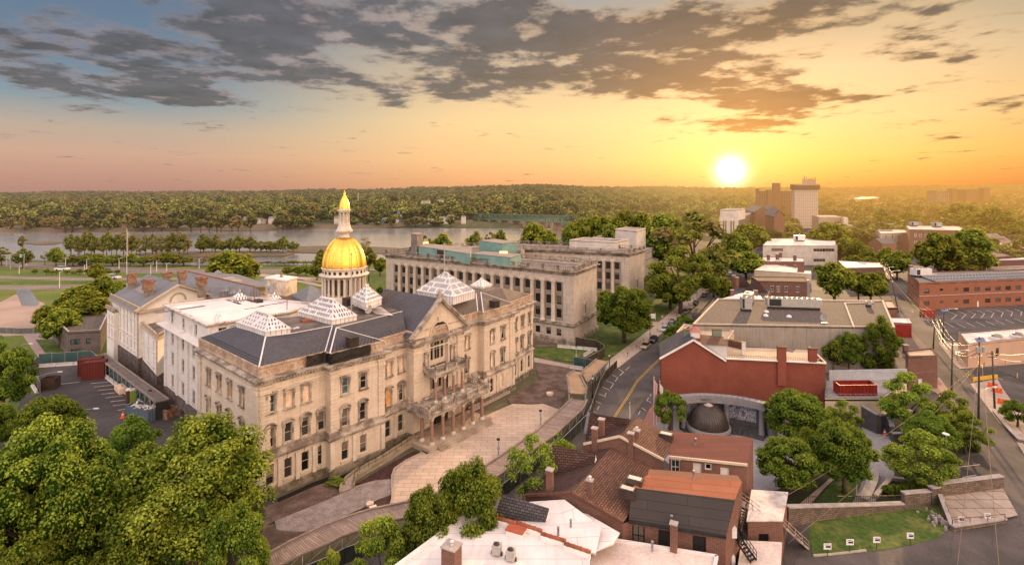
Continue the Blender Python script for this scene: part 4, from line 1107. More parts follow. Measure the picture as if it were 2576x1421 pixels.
tp.add(vs,[(r_*nn_+i,r_*nn_+i+1,(r_+1)*nn_+i+1,(r_+1)*nn_+i)for r_ in range(rows)for i in range(nn_-1)],0,True)
tag(tp.build('tarpaulin',TARP,None),'black tarpaulin wrapped round the attic at the projecting bay','tarpaulin')
def skylight(label,corners,z,hw,rise,ridge=.0,loc_z=None,finial=None):
 """corners: 4 ground-plan points anticlockwise; hw: kerb height"""
 c=[v2(p)for p in corners];ctr=sum(c,Vector((0,0)))/4
 r=thing('roof_lantern',label,'skylight',(ctr[0],ctr[1],z),'white glazed lanterns on the statehouse roofs')
 b=MB();b.prism(c,z-.3,z+hw);
 co=inset(c,-.12);b.prism(co,z+hw-.1,z+hw+.06)
 b.build('kerb',M_brick('lantern_kerb',(.70,.66,.64),(.62,.58,.56),(.28,.25,.25),.8,3,.06,offs=0),r)
 k=1-ridge;l1=(c[1]-c[0]).length;l2=(c[2]-c[1]).length
 if l1>l2:ra,rb_=(c[0]+c[3])/2,(c[1]+c[2])/2
 else:ra,rb_=(c[0]+c[1])/2,(c[2]+c[3])/2
 ra2,rb2_=ctr+(ra-ctr)*ridge,ctr+(rb_-ctr)*ridge
 zb,zt=z+hw+.06,z+hw+rise
 g_=MB();U=lambda p,zz:(p[0],p[1],zz)
 if l1>l2:faces=[(c[0],c[1],rb2_,ra2),(c[1],c[2],rb2_),(c[2],c[3],ra2,rb2_),(c[3],c[0],ra2)]
 else:faces=[(c[0],c[1],ra2),(c[1],c[2],rb2_,ra2),(c[2],c[3],rb2_),(c[3],c[0],ra2,rb2_)]
 for f in faces:
  g_.poly([U(p,zb if i<2 else zt)for i,p in enumerate(f)])
 for f in faces:
  e0_,e1_=Vector(U(f[0],zb)),Vector(U(f[1],zb));h0=Vector(U(f[-1],zt));h1=Vector(U(f[2],zt))
  L=(e1_-e0_).length;nb_=max(3,int(L/.42));nrm=(e1_-e0_).cross(h0-e0_).normalized()
  if nrm.z<0:nrm=-nrm
  mid_=(h0+h1)/2;width_top=(h1-h0).length
  perp=(h0-e0_)-(e1_-e0_)*((h0-e0_).dot(e1_-e0_)/L**2);Hs=perp.length;pu=perp.normalized()
  eu=(e1_-e0_)/L
  for i in range(nb_):
   s_=(i+.5)*L/nb_
   off0=(h0-e0_).dot(eu);off1=(h1-e0_).dot(eu)
   hmax=Hs*min(1,s_/max(off0,.001),(L-s_)/max(L-off1,.001))
   rowsn=4;rh=Hs/rowsn
   for j in range(rowsn):
    if(i*7+j*3)%5==4 and random.random()<.6:continue
    a=j*rh+.18+.12*((i+j)%2);b_=min((j+1)*rh-.10,hmax-.15)
    if b_-a<.25:continue
    hwid=L/nb_*.24
    P_=lambda s2,t2:e0_+eu*s2+pu*t2+nrm*.03
    g_.quad(P_(s_-hwid,a),P_(s_+hwid,a),P_(s_+hwid,b_),P_(s_-hwid,b_),1)
 g_.build('glazed_roof',[WMET,M_glass('lantern_glass',(.10,.085,.10),.12)],r)
 rg=MB();rg.beam(U(ra2 if ridge else ctr-Vector((.3,0)),zt+.05),U(rb2_ if ridge else ctr+Vector((.3,0)),zt+.05),.55,.25)
 for f in faces:rg.beam(U(f[1],zb+.03),U(f[2],zt+.03),.16,.1)
 rg.build('ridge_cap',WMET,r)
 return r
def quadz(c,pts,z):return[v2(gq(c,x,y,z))for x,y in pts]
k1=quadz('F',[(700,405),(1020,540),(1310,505),(985,385)],23.0)
skylight('white glazed hipped lantern at the near corner of the slate roof, with a rounded ridge',quadz('F',[(700,440),(1030,553),(1312,515),(985,415)],22.6),22.6,.7,2.0,.42)
skylight('white glazed hipped lantern beside the tall flagpole, on the tar roof behind the slate slope',quadz('F',[(1400,320),(1785,425),(2065,370),(1690,280)],22.6),22.6,.8,2.6,.38)
skylight('smaller white pyramid lantern on a raised base right beside the domed drum',[v2(g(x,y,24.6))for x,y in[(886,753),(920,768),(960,754),(925,741)]],24.0,1.0,2.3,0)
skylight('largest white pyramid lantern on the far wing, in front of the columned annex',[v2(g(x,y,23.8))for x,y in[(1048,732),(1140,748),(1194,733),(1105,718)]],22.6,1.3,3.7,.12)
skylight('smallest white pyramid lantern, right of the largest, at the far end of the roof',[v2(g(x,y,23))for x,y in[(1184,718),(1214,722),(1237,716),(1208,712)]],22.6,.4,1.5,.1)
DY=113.0;DXc=(866-CX)/F*DY
def dz_(y):return H-(y-HY)*DY/F
def dr_(w):return w/2*DY/F
dome=thing('gilded_dome','tall golden dome with ribbed shell on a ring of white columns','dome',(DXc,DY,0))
d_=MB();pr=[(dr_(112),dz_(790)),(dr_(112),dz_(760)),(dr_(116),dz_(757)),(dr_(116),dz_(753)),(dr_(110),dz_(749)),(dr_(110),dz_(741)),(dr_(106),dz_(738))]
pr=[(dr_(118),17.0)]+pr
d_.lathe(DXc,DY,pr,48);
d_.lathe(DXc,DY,[(dr_(84),dz_(741)),(dr_(84),dz_(694))],40)
d_.build('drum_base',LIMEP,dome)
wl=MB()
for k in range(16):
 a=2*math.pi*(k+.5)/16;rr=dr_(84)+.04;w_=.26*dr_(84)*.8
 wl.lathe(DXc,DY,[(rr,dz_(736)),(rr,dz_(699))],2,0,False,a-.10,a+.10)
wl.build('drum_window',M_noise('boarded_drum_window',(.12,.08,.05),(.07,.05,.035),1,3),dome)
for k in range(24):
 a=2*math.pi*k/24+.05
 cx_,cy_=DXc+dr_(102)*math.cos(a),DY+dr_(102)*math.sin(a)
 c=MB();c.lathe(cx_,cy_,[(.34,dz_(741)),(.26,dz_(738)),(.25,dz_(730)),(.21,dz_(700)),(.32,dz_(696)),(.34,dz_(694))],9);c.build('drum_column',LIMEP,dome)
d_=MB();d_.lathe(DXc,DY,[(dr_(88),dz_(694.2)),(dr_(108),dz_(694)),(dr_(108),dz_(688)),(dr_(120),dz_(691)),(dr_(122),dz_(688)),(dr_(106),dz_(686)),(dr_(104),dz_(675)),(dr_(110),dz_(673)),(dr_(112),dz_(671)),(dr_(102),dz_(670))],48)
d_.build('entablature',LIMEP,dome)
d_=MB()
for k in range(24):
 a=2*math.pi*(k+.5)/24;r0=dr_(105)+.03
 u_=Vector((-math.sin(a),math.cos(a),0));nn=Vector((math.cos(a),math.sin(a),0));c=Vector((DXc,DY,dz_(681)))+nn*r0
 d_.poly([c+u_*.32*math.cos(t)+Vector((0,0,.38*math.sin(t)))for t in[2*math.pi*j/10 for j in range(10)]])
d_.build('round_window',BLACK,dome)['kind']='stuff'
R0_,zb_,zt_=dr_(103),dz_(671),dz_(598)
prof=[(R0_*math.sqrt(max(0,1-((i/16)**1.9)*.90)),zb_+(zt_-zb_)*i/16)for i in range(17)]
d_=MB();d_.lathe(DXc,DY,prof,96,0,True)
go=d_.build('gold_shell',GOLD,dome)
uvd=go.data.uv_layers[0].data;co=[tuple(v.co)for v in go.data.vertices]
for l in go.data.loops:
 v=co[l.vertex_index];a=math.atan2(v[1],v[0]);uvd[l.index].uv=((a%(2*math.pi))*4.0,v[2])
for k in range(16):
 a=2*math.pi*(k+.5)/16;rbm=MB()
 pts=[(DXc+(r+.02)*math.cos(a),DY+(r+.02)*math.sin(a),z)for r,z in prof];rbm.tube(pts,[.22-.11*i/16 for i in range(17)],6)
 rbm.build('gold_rib',GOLD,dome)
d_=MB()
d_.lathe(DXc,DY,[(dr_(23.1),dz_(599)),(dr_(27.2),dz_(597)),(dr_(27.2),dz_(595)),(dr_(22.4),dz_(594)),(dr_(22.4),dz_(588)),(dr_(25.8),dz_(586)),(dr_(40.0),dz_(583)),(dr_(40.8),dz_(579)),(dr_(34.0),dz_(575)),(dr_(29.9),dz_(568)),(dr_(27.2),dz_(563)),(dr_(27.9),dz_(562)),(dr_(15.0),dz_(561.5)),(dr_(12.2),dz_(535))],32)
d_.build('lantern_base',LIMEP,dome)
for k in range(8):
 a=2*math.pi*k/8+.2;c=MB();c.lathe(DXc+dr_(22.4)*math.cos(a),DY+dr_(22.4)*math.sin(a),[(.2,dz_(562)),(.15,dz_(560)),(.13,dz_(538)),(.2,dz_(535))],8);c.build('lantern_column',LIMEP,dome)
d_=MB();d_.lathe(DXc,DY,[(dr_(9.5),dz_(535.4)),(dr_(27.2),dz_(535)),(dr_(27.9),dz_(532)),(dr_(32.0),dz_(529)),(dr_(32.0),dz_(527)),(dr_(23.1),dz_(526))],24);d_.build('lantern_cornice',LIMEP,dome)
d_=MB();d_.lathe(DXc,DY,[(dr_(26.5),dz_(527)),(dr_(25.8),dz_(520)),(dr_(22.4),dz_(510)),(dr_(15.0),dz_(500)),(dr_(6.8),dz_(493)),(dr_(4.8),dz_(490)),(dr_(6.8),dz_(488)),(dr_(3.4),dz_(486)),(dr_(3.4),dz_(481)),(dr_(5.4),dz_(485)),(dr_(2.0),dz_(483)),(dr_(1.0),dz_(480)),(.01,dz_(478))],24)
o=d_.build('gold_cupola',GOLD,dome)
def roofpoly(code,pts,z):return[v2(gq(code,x,y,z))if code else v2(g(x,y,z))for x,y in pts]
def block(root,poly,z0,z1,wall,roof,parapet=.0,pw=.3,capm=None,name='wall',holes=None):
 """walls from a roof outline; poly any winding; holes: {edge index: items}"""
 P=[v2(p)for p in poly];n_=len(P)
 area=sum(P[i][0]*P[(i+1)%n_][1]-P[(i+1)%n_][0]*P[i][1]for i in range(n_))
 rev=area<0
 idx=list(range(n_))
 if rev:P=P[::-1];
 mb=MB()
 for i in range(n_):
  a,b=P[i],P[(i+1)%n_]
  e=(n_-2-i)%n_ if rev else i
  items=(holes or{}).get(e,[])
  mb2=mb
  facade(mb2,root,a,b,z0,z1,items,0,.22)
 w=mb.build(name,wall,root)
 r=MB();r.prism(P,z1-.35 if parapet==0 else z1-parapet-.3,z1-parapet)
 r.build('flat_roof' if parapet or True else 'roof',roof,root)
 if parapet:
  ins=inset(P,pw);m2=MB()
  for i in range(n_):
   j=(i+1)%n_
   m2.quad((*ins[j],z1-parapet),(*ins[i],z1-parapet),(*ins[i],z1),(*ins[j],z1))
   m2.quad((*P[i],z1),(*P[j],z1),(*ins[j],z1),(*ins[i],z1))
  m2.build('parapet',capm or CAP,root)
 return P
def gridwin(keys_z,xs):return[(x,z,k)for(k,z)in keys_z for x in xs]
def gable(root,e0,e1,r0,r1,f0,f1,ze,zr,mat,name='roof',ov=.0):
 """two roof planes: near eave e0-e1, ridge r0-r1, far eave f0-f1"""
 m_=MB();U=lambda p,z:(p[0],p[1],z)
 m_.quad(U(e0,ze),U(e1,ze),U(r1,zr),U(r0,zr));m_.quad(U(f1,ze),U(f0,ze),U(r0,zr),U(r1,zr))
 return m_.build(name,mat,root)
def trimline(root,pts,w,h,mat,name='trim'):
 m_=MB()
 for a,b in zip(pts,pts[1:]):m_.beam(a,b,w,h)
 return m_.build(name,mat,root)
def center(P):return sum((v2(p)for p in P),Vector((0,0)))/len(P)
def bldg(name,label,P,cat='building',group=None):
 c=center(P);return thing(name,label,cat,(c[0],c[1],0),group)
win_mesh('old_pair',1.5,2.6,rails=(.5,),bars=(.5,),pane='glass',frame_m='frame_white',hood=('frame_white','lintel'))
win_mesh('old_pair_s',1.4,2.0,rails=(.5,),bars=(.5,),pane='glass',frame_m='frame_white',hood=('frame_white','lintel'))
win_mesh('tan_tall',.95,2.3,rails=(.5,),pane='glass_warm',hood=('pale_limestone','plain',.16))
win_mesh('tan_vtall',.95,3.6,rails=(.4,),pane='glass_warm',hood=('pale_limestone','plain',.16))
win_mesh('tan_round',.95,1.6,pane='glass',hood=('pale_limestone','round',0,1))
win_mesh('small_dark',.7,1.3,pane='glass',frame_m='frame_black')
win_mesh('annex_w',1.75,2.6,rails=(.2,.4,.6,.8),bars=(.25,.5,.75),pane='glass',frame_m='frame_black',frame=.08)
win_mesh('annex_s',1.6,2.0,rails=(.33,.66),bars=(.25,.5,.75),pane='glass',frame_m='frame_black',frame=.08)
win_mesh('square_dk',1.1,1.5,pane='glass_blue',frame_m='frame_black',frame=.12)
z=21.0
Wp=[v2(g(415,765,z)),v2(g(521,815,z)),v2(g(725.7,783,z)),v2(g(796,761,z)),v2(g(606,744,z))]
wb=bldg('office_block','flaking white five-storey block with flat white roof between pediment wing and slate corner',Wp)
cols=(428.5,437,453,461.5,481,491)
it=gridwin([('old_pair_s',17.9)],(433,461,492.5))+gridwin([('old_pair',13.6),('old_pair',9.2),('old_pair',4.6)],(434,460,487))
block(wb,[Wp[0],Wp[1],Wp[2],Wp[3],Wp[4]],4.0,z,WHITEP,ROOFW,.5,.35,ROOFWD,holes={0:it,1:gridwin([('old_pair_s',17.9)],(560,590,640,690))})
m_=MB();m_.prism(inset(Wp,-.12),-.1,4.0);m_.build('stone_base',BROWNST,wb)
m_=MB();cornice(m_,[Wp[4],Wp[0],Wp[1],Wp[2],Wp[3]],16.6,[(0,-.5),(.3,-.3),(.5,0),(1.3,.25),(1.3,.42),(.0,.75)]);m_.build('cornice',WHITEP,wb)
m_=MB();cornice(m_,[Wp[4],Wp[0],Wp[1],Wp[2],Wp[3]],z,[(0,-.6),(.15,-.45),(.35,-.3),(.35,-.02),(0,.06)]);m_.build('eaves_trim',M_noise('rusty_white_trim',(.62,.56,.53),(.30,.17,.12),1.0,4,fineamt=.5,lo=.48,hi=.7),wb)
uw=(Wp[1]-Wp[0]).normalized()
for x in(418,447,473.5,503):
 m_=MB();c=Wp[0]+uw*hit(Wp[0],Wp[1],x)*(Wp[1]-Wp[0]).length+nrmr(Wp[0],Wp[1])*.15;m_.obox(c,uw,1.0,.3,4.0,16.0);m_.build('pilaster',WHITEP,wb)
m_=MB();c=v2(gq('E',2085,1300,0));uu=uw
pa=Wp[0]+uw*hit(Wp[0],Wp[1],461)*(Wp[1]-Wp[0]).length+nrmr(Wp[0],Wp[1])*.2
m_.obox(pa,uw,1.7,.1,0,1.9)
m_.lathe(pa[0],pa[1],[(.85,1.9),(.0,1.9)],12)
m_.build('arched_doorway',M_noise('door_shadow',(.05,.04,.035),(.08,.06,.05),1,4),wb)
def roofbox(root,name,x,y,zr,L,W_,h,mat,u_=None,lid=None):
 m_=MB();m_.obox(v2(g(x,y,zr)),u_ or uw,L,W_,zr-.02,zr+h)
 if lid:m_.obox(v2(g(x,y,zr)),u_ or uw,L+.25,W_+.25,zr+h,zr+h+.12,1)
 return m_.build(name,[mat,lid or mat],root)
roofbox(wb,'roof_hatch',650,760,z-.5,2.0,1.3,.6,DKMET);roofbox(wb,'roof_patch',596,762,z-.5,4,.7,.02,DKMET);roofbox(wb,'roof_patch',640,774,z-.5,.5,4,.02,DKMET);roofbox(wb,'roof_patch',575,755,z-.5,3.0,.8,.02,RUST);roofbox(wb,'roof_patch',630,756,z-.5,5.0,1.2,.03,ROOFD);roofbox(wb,'roof_patch',455,778,z-.5,1.5,9,.015,SEAM);roofbox(wb,'roof_patch',700,763,z-.5,.6,8,.02,ROOFD)
sk_=MB();c=v2(g(603,757,z-.5));sk_.obox(c,uw,2.2,2.2,z-.5,z+.5);sk_.lathe(c[0],c[1],[(1.7,z+.5),(1.5,z+.6),(.25,z+1.4),(.1,z+2.2)],4);sk_.build('glazed_vent',SKYL,wb)
sk_=MB();c=v2(g(690,750,z-.5));sk_.lathe(c[0],c[1],[(1.6,z-.5),(1.5,z-.3),(.25,z+.5),(.1,z+.9)],4);sk_.build('glazed_vent',SKYL,wb)
for(x,y,h)in((640,757,1.6),(722,778,1.8),(560,749,1.0)):
 m_=MB();c=g(x,y,z-.4);m_.cyl(c.x,c.y,.09,z-.5,z+h,6);m_.build('vent_pipe',RUST,wb)
ld=MB()
for s_ in(-.3,.3):
 c=v2(g(549,806,z));p=Vector((c[0]+s_,c[1]-.1,0));ld.tube([(p.x,p.y-.5,z-6),(p.x,p.y-.5,z+.6),(p.x,p.y,z+1.2),(p.x,p.y+.5,z+.6)],.05,5)
for k in range(14):ld.beam((c[0]-.3,c[1]-.6,z-6+k*.5),(c[0]+.3,c[1]-.6,z-6+k*.5),.05)
ld.build('access_ladder',STEEL,wb)
Pb=[v2(g(668,735,20.3)),v2(g(719,742,20.3)),v2(g(747,733,20.3)),v2(g(697,726,20.3))]
bk_=bldg('stair_bulkhead','peeling white plaster stair bulkhead with blue door and air conditioner on the flat roof',Pb,'bulkhead')
m_=MB();Pc=[v2(g(668,712,23.6)),v2(g(719,716,23.6)),v2(g(747,706,23.6)),v2(g(697,702,23.6))]
Pc=[Pb[0],Pb[1],Pb[2],Pb[3]]
m_.prism(Pc,20.0,23.6);m_.build('wall',M_noise('peeling_plaster',(.62,.54,.46),(.38,.29,.22),.5,3,fineamt=.5),bk_)
m_=MB();m_.prism(inset(Pc,-.2),23.6,23.9);m_.build('roof_slab',ROOFW,bk_)
m_=MB();ub=(Pc[1]-Pc[0]).normalized();m_.obox(Pc[0]+ub*2.3+nrmr(Pc[0],Pc[1])*.05,ub,1.0,.12,20.3,22.5);m_.build('door',M_noise('pale_blue_door',(.36,.40,.48),(.32,.36,.43),1,5),bk_)
m_=MB();m_.obox(Pc[0]+ub*1.2+nrmr(Pc[0],Pc[1])*.25,ub,.8,.5,21.3,21.9);m_.build('air_conditioner',GREYM,bk_)
m_=MB();c=center(Pc);m_.lathe(c[0],c[1],[(.45,23.9),(.25,24.2),(.22,25.0),(.3,25.1)],8);m_.build('vent_stack',RUST,bk_)
z=16.0
N1,N2,N3=v2(g(279,749,z)),v2(g(349,784,z)),v2(g(537,749,z));N4=N1+(N3-N2)
pw_=bldg('pediment_wing','white walled wing with broad pediment, brown stone basement and grey metal roof',[N1,N2,N3,N4])
cx5=(301,310.5,320,329.5,339)
fx=(303,312,320.5,329.5,338.5)
it=gridwin([('tan_round',13.6),('tan_vtall',9.3),('tan_tall',6.0)],fx)
mb=MB();facade(mb,pw_,N1,N2,4.8,z,it);
facade(mb,pw_,N2,N3,4.8,z,[]);facade(mb,pw_,N3,N4,4.8,z,[]);facade(mb,pw_,N4,N1,4.8,z,[])
AP=(N2+N3)/2;APz=20.6;dback=(N1-N2)
mb.poly([up(N2,z),up(N3,z),up(AP,APz)]);mb.build('wall',WHITE,pw_)
m_=MB();Bp=inset([N1,N2,N3,N4],-.15)
facade(m_,pw_,Bp[0],Bp[1],-.1,4.8,gridwin([('small_dark',2.6)],(296,300,308,311,319,322,330,333,342)),0);m_.prism(inset([N1,N2,N3,N4],-.1),-.1,4.7);m_.build('stone_base',BROWNST,pw_)
m_=MB();ov=(N2-N3).normalized()*.9;of=-dback.normalized()*.9
m_.quad(up(N2+ov+of,z+.1),up(AP+of,APz+.55),up(AP+dback,APz+.55),up(N1+ov,z+.1));m_.quad(up(AP+of,APz+.55),up(N3-ov+of,z+.1),up(N4-ov,z+.1),up(AP+dback,APz+.55))
m_.build('roof',SEAM,pw_)
m_=MB();tn=-dback.normalized()*.45
for(a,b)in((up(N2+ov,z+.15),up(AP,APz+.35)),(up(AP,APz+.35),up(N3-ov,z+.15)),(up(N2+ov*.3,z-.1),up(N3,z-.1)),(up(N1+ov*.4,z-.1),up(N2+ov*.4,z-.1))):
 m_.beam(Vector(a)+Vector((tn[0],tn[1],0)),Vector(b)+Vector((tn[0],tn[1],0)),.9,.5)
m_.build('pediment_cornice',M_noise('tan_trim',(.46,.37,.28),(.40,.32,.245),1,6,fineamt=.2),pw_)
m_=MB();tc_=MATS['tan_trim'];un=(N3-N2).normalized();c=AP-un*.1+nrmr(N2,N3)*.1
for k in range(10):
 t0_,t1_=math.pi*k/10,math.pi*(k+1)/10;f=lambda t,r:up(c+un*r*math.cos(t),z+.9+r*math.sin(t))
 m_.quad(f(t0_,1.7),f(t1_,1.7),f(t1_,2.2),f(t0_,2.2))
m_.build('arched_lunette',tc_,pw_)
balustrade(pw_,[N1,N2],z+.15,1.0,.3,.6,tc_,4.0)
m_=MB()
for p in(N1+(N2-N1).normalized()*.5,N2-(N2-N1).normalized()*.5):
 k=4.8
 while k<z-.5:m_.obox(p+nrmr(N1,N2)*.08,(N2-N1),1.0-(.3 if int(k/.6)%2 else 0),.16,k,k+.55);k+=.6
m_.build('quoin',tc_,pw_)
skp=MB();c0=AP.lerp(N2,.45)+dback*.62
skp.poly([up(AP.lerp(N2,.3)+dback*.35,APz-(APz-z)*.3+.65),up(AP.lerp(N2,.62)+dback*.35,APz-(APz-z)*.62+.65),up(AP.lerp(N2,.62)+dback*.7,APz-(APz-z)*.62+.65),up(AP.lerp(N2,.3)+dback*.7,APz-(APz-z)*.3+.65)])
skp.build('roof_glazing',M_brick('ribbed_glass_roof',(.16,.17,.18),(.12,.13,.14),(.45,.43,.42),.35,40,.08,offs=0,rough=.2,spec=.7),pw_)
z2=12.6
S1,S2,S3=v2(g(353,813,z2)),v2(g(396,852,z2)),v2(g(416,841,z2));S4=S1+(S3-S2)*1.6;S3=S2+(S3-S2)*1.6
it=gridwin([('tan_tall',9.0),('tan_tall',5.7)],(362,374,387))
mb=MB();facade(mb,pw_,S1,S2,4.4,z2,it);facade(mb,pw_,S2,S3,4.4,z2,[]);mb.build('side_wing_wall',WHITE,pw_)
m_=MB();m_.prism(inset([S1,S2,S3,S4],-.12),-.1,4.4);m_.build('stone_base',BROWNST,pw_)
m_=MB();facade(m_,pw_,*inset([S1,S2,S3,S4],-.3)[:2],-.05,4.3,gridwin([('small_dark',2.2)],(365,377,388)));m_.build('stone_face',BROWNST,pw_)
m_=MB();m_.prism([S1,S2,S3,S4],z2-.4,z2-.05);m_.build('flat_roof',ROOFD,pw_)
balustrade(pw_,[S1,S2,S3],z2,1.0,.3,.5,tc_,4.0)
m_=MB();cornice(m_,[S1,S2,S3],z2,[(0,-.5),(.2,-.4),(.5,-.15),(.5,0),(0,.05)]);m_.build('side_cornice',tc_,pw_)
m_=MB()
for k in range(13):m_.obox(S2-(S2-S1).normalized()*.3+nrmr(S1,S2)*.06,(S2-S1),.9-(.3 if k%2 else 0),.16,4.5+k*.6,5.05+k*.6)
m_.build('quoin',tc_,pw_)
z3=13.6
T1,T2=v2(g(269,775,z3)),v2(g(286,784,z3));T3=T2+(N3-N2).normalized()*8;T4=T1+(N3-N2).normalized()*8
mb=MB();facade(mb,pw_,T1,T2,-.1,z3,gridwin([('tan_tall',10.0),('tan_tall',6.6)],(274.5,281.5)));facade(mb,pw_,T2,T3,-.1,z3,[]);facade(mb,pw_,T4,T1,-.1,z3,[]);mb.build('side_wing_wall',WHITE,pw_)
m_=MB();m_.prism([T1,T2,T3,T4],z3-.4,z3-.05);m_.build('flat_roof',ROOFD,pw_)
balustrade(pw_,[T4,T1,T2],z3,.9,.3,.6,tc_,4.0)
def cowl(label,x,yb,yt,zr,w):
 p=v2(g(x,yb,zr));Yc=p[1];zt=H-(yt-HY)*Yc/F
 r=thing('roof_chimney',label,'chimney',(p[0],p[1],zr),'rusty capped chimneys on the metal roofs')
 hw=w/2*Yc/F;m_=MB();hc=(zt-zr)
 m_.obox(p,uw,hw*1.25,hw*1.25,zr-.6,zr+hc*.55);m_.build('flue',M_noise('weathered_flue',(.28,.25,.22),(.17,.14,.12),.8,4),r)
 m_=MB();m_.obox(p,uw,hw*1.7,hw*1.7,zr+hc*.52,zr+hc*.88);m_.build('cowl',M_noise('rusty_cowl',(.30,.20,.15),(.22,.10,.06),.9,4),r)
 m_=MB();m_.obox(p,uw,hw*2.0,hw*2.0,zr+hc*.88,zr+hc*.94);m_.obox(p,uw,hw*1.4,hw*1.4,zr+hc*.94,zr+hc);m_.build('cap',RUST,r)
 for sx in(-1,1):
  m_=MB();b=p+uw*sx*hw*2.2;m_.beam((b[0],b[1],zr-.3),(p[0]+uw[0]*sx*hw*.7,p[1]+uw[1]*sx*hw*.7,zr+hc*.55),.09);m_.build('brace',RUST,r)
cowl('rusty capped chimney at the left end of the pediment roof, nearest the flagpole',332,738,688,17.0,22)
cowl('rusty capped chimney lowest on the pediment roof, in front of the glazed strip',373,759,702,16.8,26)
cowl('rusty capped chimney on the ridge above the glazed strip',420,706,684,20.5,24)
cowl('rusty capped chimney on the rear metal roof, between ridge and pediment peak',458,722,680,18.6,20)
cowl('rusty capped chimney to the right of the pediment peak',507,742,695,18.2,24)
zr=19.5
q0,q1=v2(g(467,682,zr)),v2(g(655,742,16.5));
rr_=thing('rear_wing','long low wing with grey seamed metal roof behind the pediment','building',(-85,150,0))
m_=MB();m_.poly([up(v2(g(467,682,zr)),zr),up(v2(g(640,722,zr)),zr),up(v2(g(672,742,17.2)),17.2),up(v2(g(620,752,16.5)),16.5),up(v2(g(540,752,16.5)),16.5),up(v2(g(430,722,18)),18.0)])
m_.poly([up(v2(g(467,682,zr)),zr),up(v2(g(600,690,17)),17),up(v2(g(690,720,17)),17),up(v2(g(640,722,zr)),zr)]);m_.build('roof',SEAM,rr_)
m_=MB();m_.prism([v2(g(445,722,17)),v2(g(620,753,16.2)),v2(g(690,722,17)),v2(g(600,700,17))],0,16.2);m_.build('wall',CREAM,rr_)
m_=MB();m_.beam(up(v2(g(467,682,zr)),zr+.1),up(v2(g(640,722,zr)),zr+.1),.35,.3);m_.build('ridge_cap',TERRA,rr_)
for i,(x,y)in enumerate(((575,704),(591,710))):
 c=v2(g(x,y,19));m_=MB();m_.obox(c,uw,2.8,2.8,17.5,19.6);m_.build('rooftop_unit',GREYM,rr_)
for i,(x,y)in enumerate(((555,727),(568,733),(588,738),(547,688))):
 c=v2(g(x,y,18));m_=MB();m_.lathe(c[0],c[1],[(1.2,16.6),(1.2,18.1),(1.5,18.15),(.1,19.1)],8,0,False);m_.build('roof_cupola',SEAM,rr_)
m_=MB()
for P_ in([(590,712),(640,700),(700,702),(740,722),(690,735),(640,735)],[(735,735),(760,722),(812,722),(820,742),(770,752)]):
 m_.prism([v2(g(x,y,15))for x,y in P_],10,14.0);c=center([v2(g(x,y,15))for x,y in P_])
 pts_=[v2(g(x,y,15))for x,y in P_]
 for i in range(len(pts_)):m_.poly([up(pts_[i],14.0),up(pts_[(i+1)%len(pts_)],14.0),up(c,17.2)],0)
m_.build('hipped_roof',SEAM,rr_)
z=6.6
D_=[v2(g(132,794.5,7)),v2(g(171,834,z)),v2(g(253,829,z)),v2(g(272,788,z)),v2(g(200,780,z))]
ds=bldg('guard_building','low dark grey stone building with gravel roof and sloping lawn beside the parking lot',D_)
block(ds,D_,-.1,z,DARKST,GRAVEL,.5,.4,CAP,holes={0:gridwin([('small_dark',3.6)],(141,145,151,155,161,165))+gridwin([('small_dark',1.2)],(141,147,153,159,164)),1:[(183,2.9,'square_dk'),(195.5,2.9,'square_dk'),(222,2.9,'square_dk'),(184,.2,'square_dk'),(197,.2,'square_dk')]})
m_=MB();m_.obox(v2(g(221,880,1))+Vector((0,-.1)),(D_[2]-D_[1]),1.3,.3,0,2.6);m_.build('door',MATS['door_white'],ds)
z=21.5;zt=22.9
FA=[v2(g(971.2,629.5,zt)),v2(g(1443,671.2,zt)),v2(g(1501,652.4,zt)),v2(g(1311.5,638.9,zt)),v2(g(1314,616.5,zt)),v2(g(1582.7,628.2,zt)),v2(g(1620,618.8,zt)),v2(g(1303.5,605.4,zt)),v2(g(1163,612,zt)),v2(g(1032,622,zt))]
FA=FA
ax=bldg('annex_building','large pale stone annex with giant columns, roof balustrades and dark gridded windows',FA)
xs1=[q('B',x,0)[0]for x in(1373,1441,1513,1585,1660,1735,1810,1892,1975,2060,2145,2230,2320)]+[1276.6,1301.6,1327.1,1353.2,1380,1406]
xs2=[1395.6,1431,1467.6]
it1=gridwin([('annex_w',15.3),('annex_w',11.4),('annex_w',7.5),('annex_s',2.2)],xs1)
xs_w2=[1488,1524]+[1553]
xs_w2=[(2000+x/2.342)/1.5901 for x in(932,1013,1097)]
it5=gridwin([('annex_w',15.3),('annex_w',11.4),('annex_w',7.5),('annex_s',2.2)],xs_w2+[1480,1440,1400,1360])
core_=FA
block(ax,core_,-.1,z,ANNEX,M_noise('annex_roof',(.20,.165,.145),(.15,.12,.105),.2,3,fineamt=.4),.6,.5,ANNEX,holes={0:it1,4:it5})
m_=MB();cornice(m_,core_,21.0,[(0,-.9),(.2,-.8),(.3,-.2),(.9,.1),(1.0,.45),(.0,.6)],closed=True);m_.build('cornice',ANNEXD,ax)
m_=MB();cornice(m_,core_,0,[(0,-.1),(.5,-.1),(.5,1.3),(.3,1.6),(0,1.7)],closed=True);cornice(m_,core_,5.2,[(0,-.1),(.35,.1),(.45,.4),(.3,.8),(.3,1.0),(0,1.1)],closed=True);m_.build('base_moulding',ANNEXD,ax)
balustrade(ax,core_[:6]+core_[6:7],z+.1,1.35,.45,.75,ANNEXD,5.2)
balustrade(ax,core_[6:]+core_[:1],z+.1,1.35,.45,.75,ANNEXD,5.2,name='balustrade')
up_=(FA[1]-FA[0]).normalized();Lf=(FA[1]-FA[0]).length
ts=sorted(hit(FA[0],FA[1],x)*Lf for x in xs1)
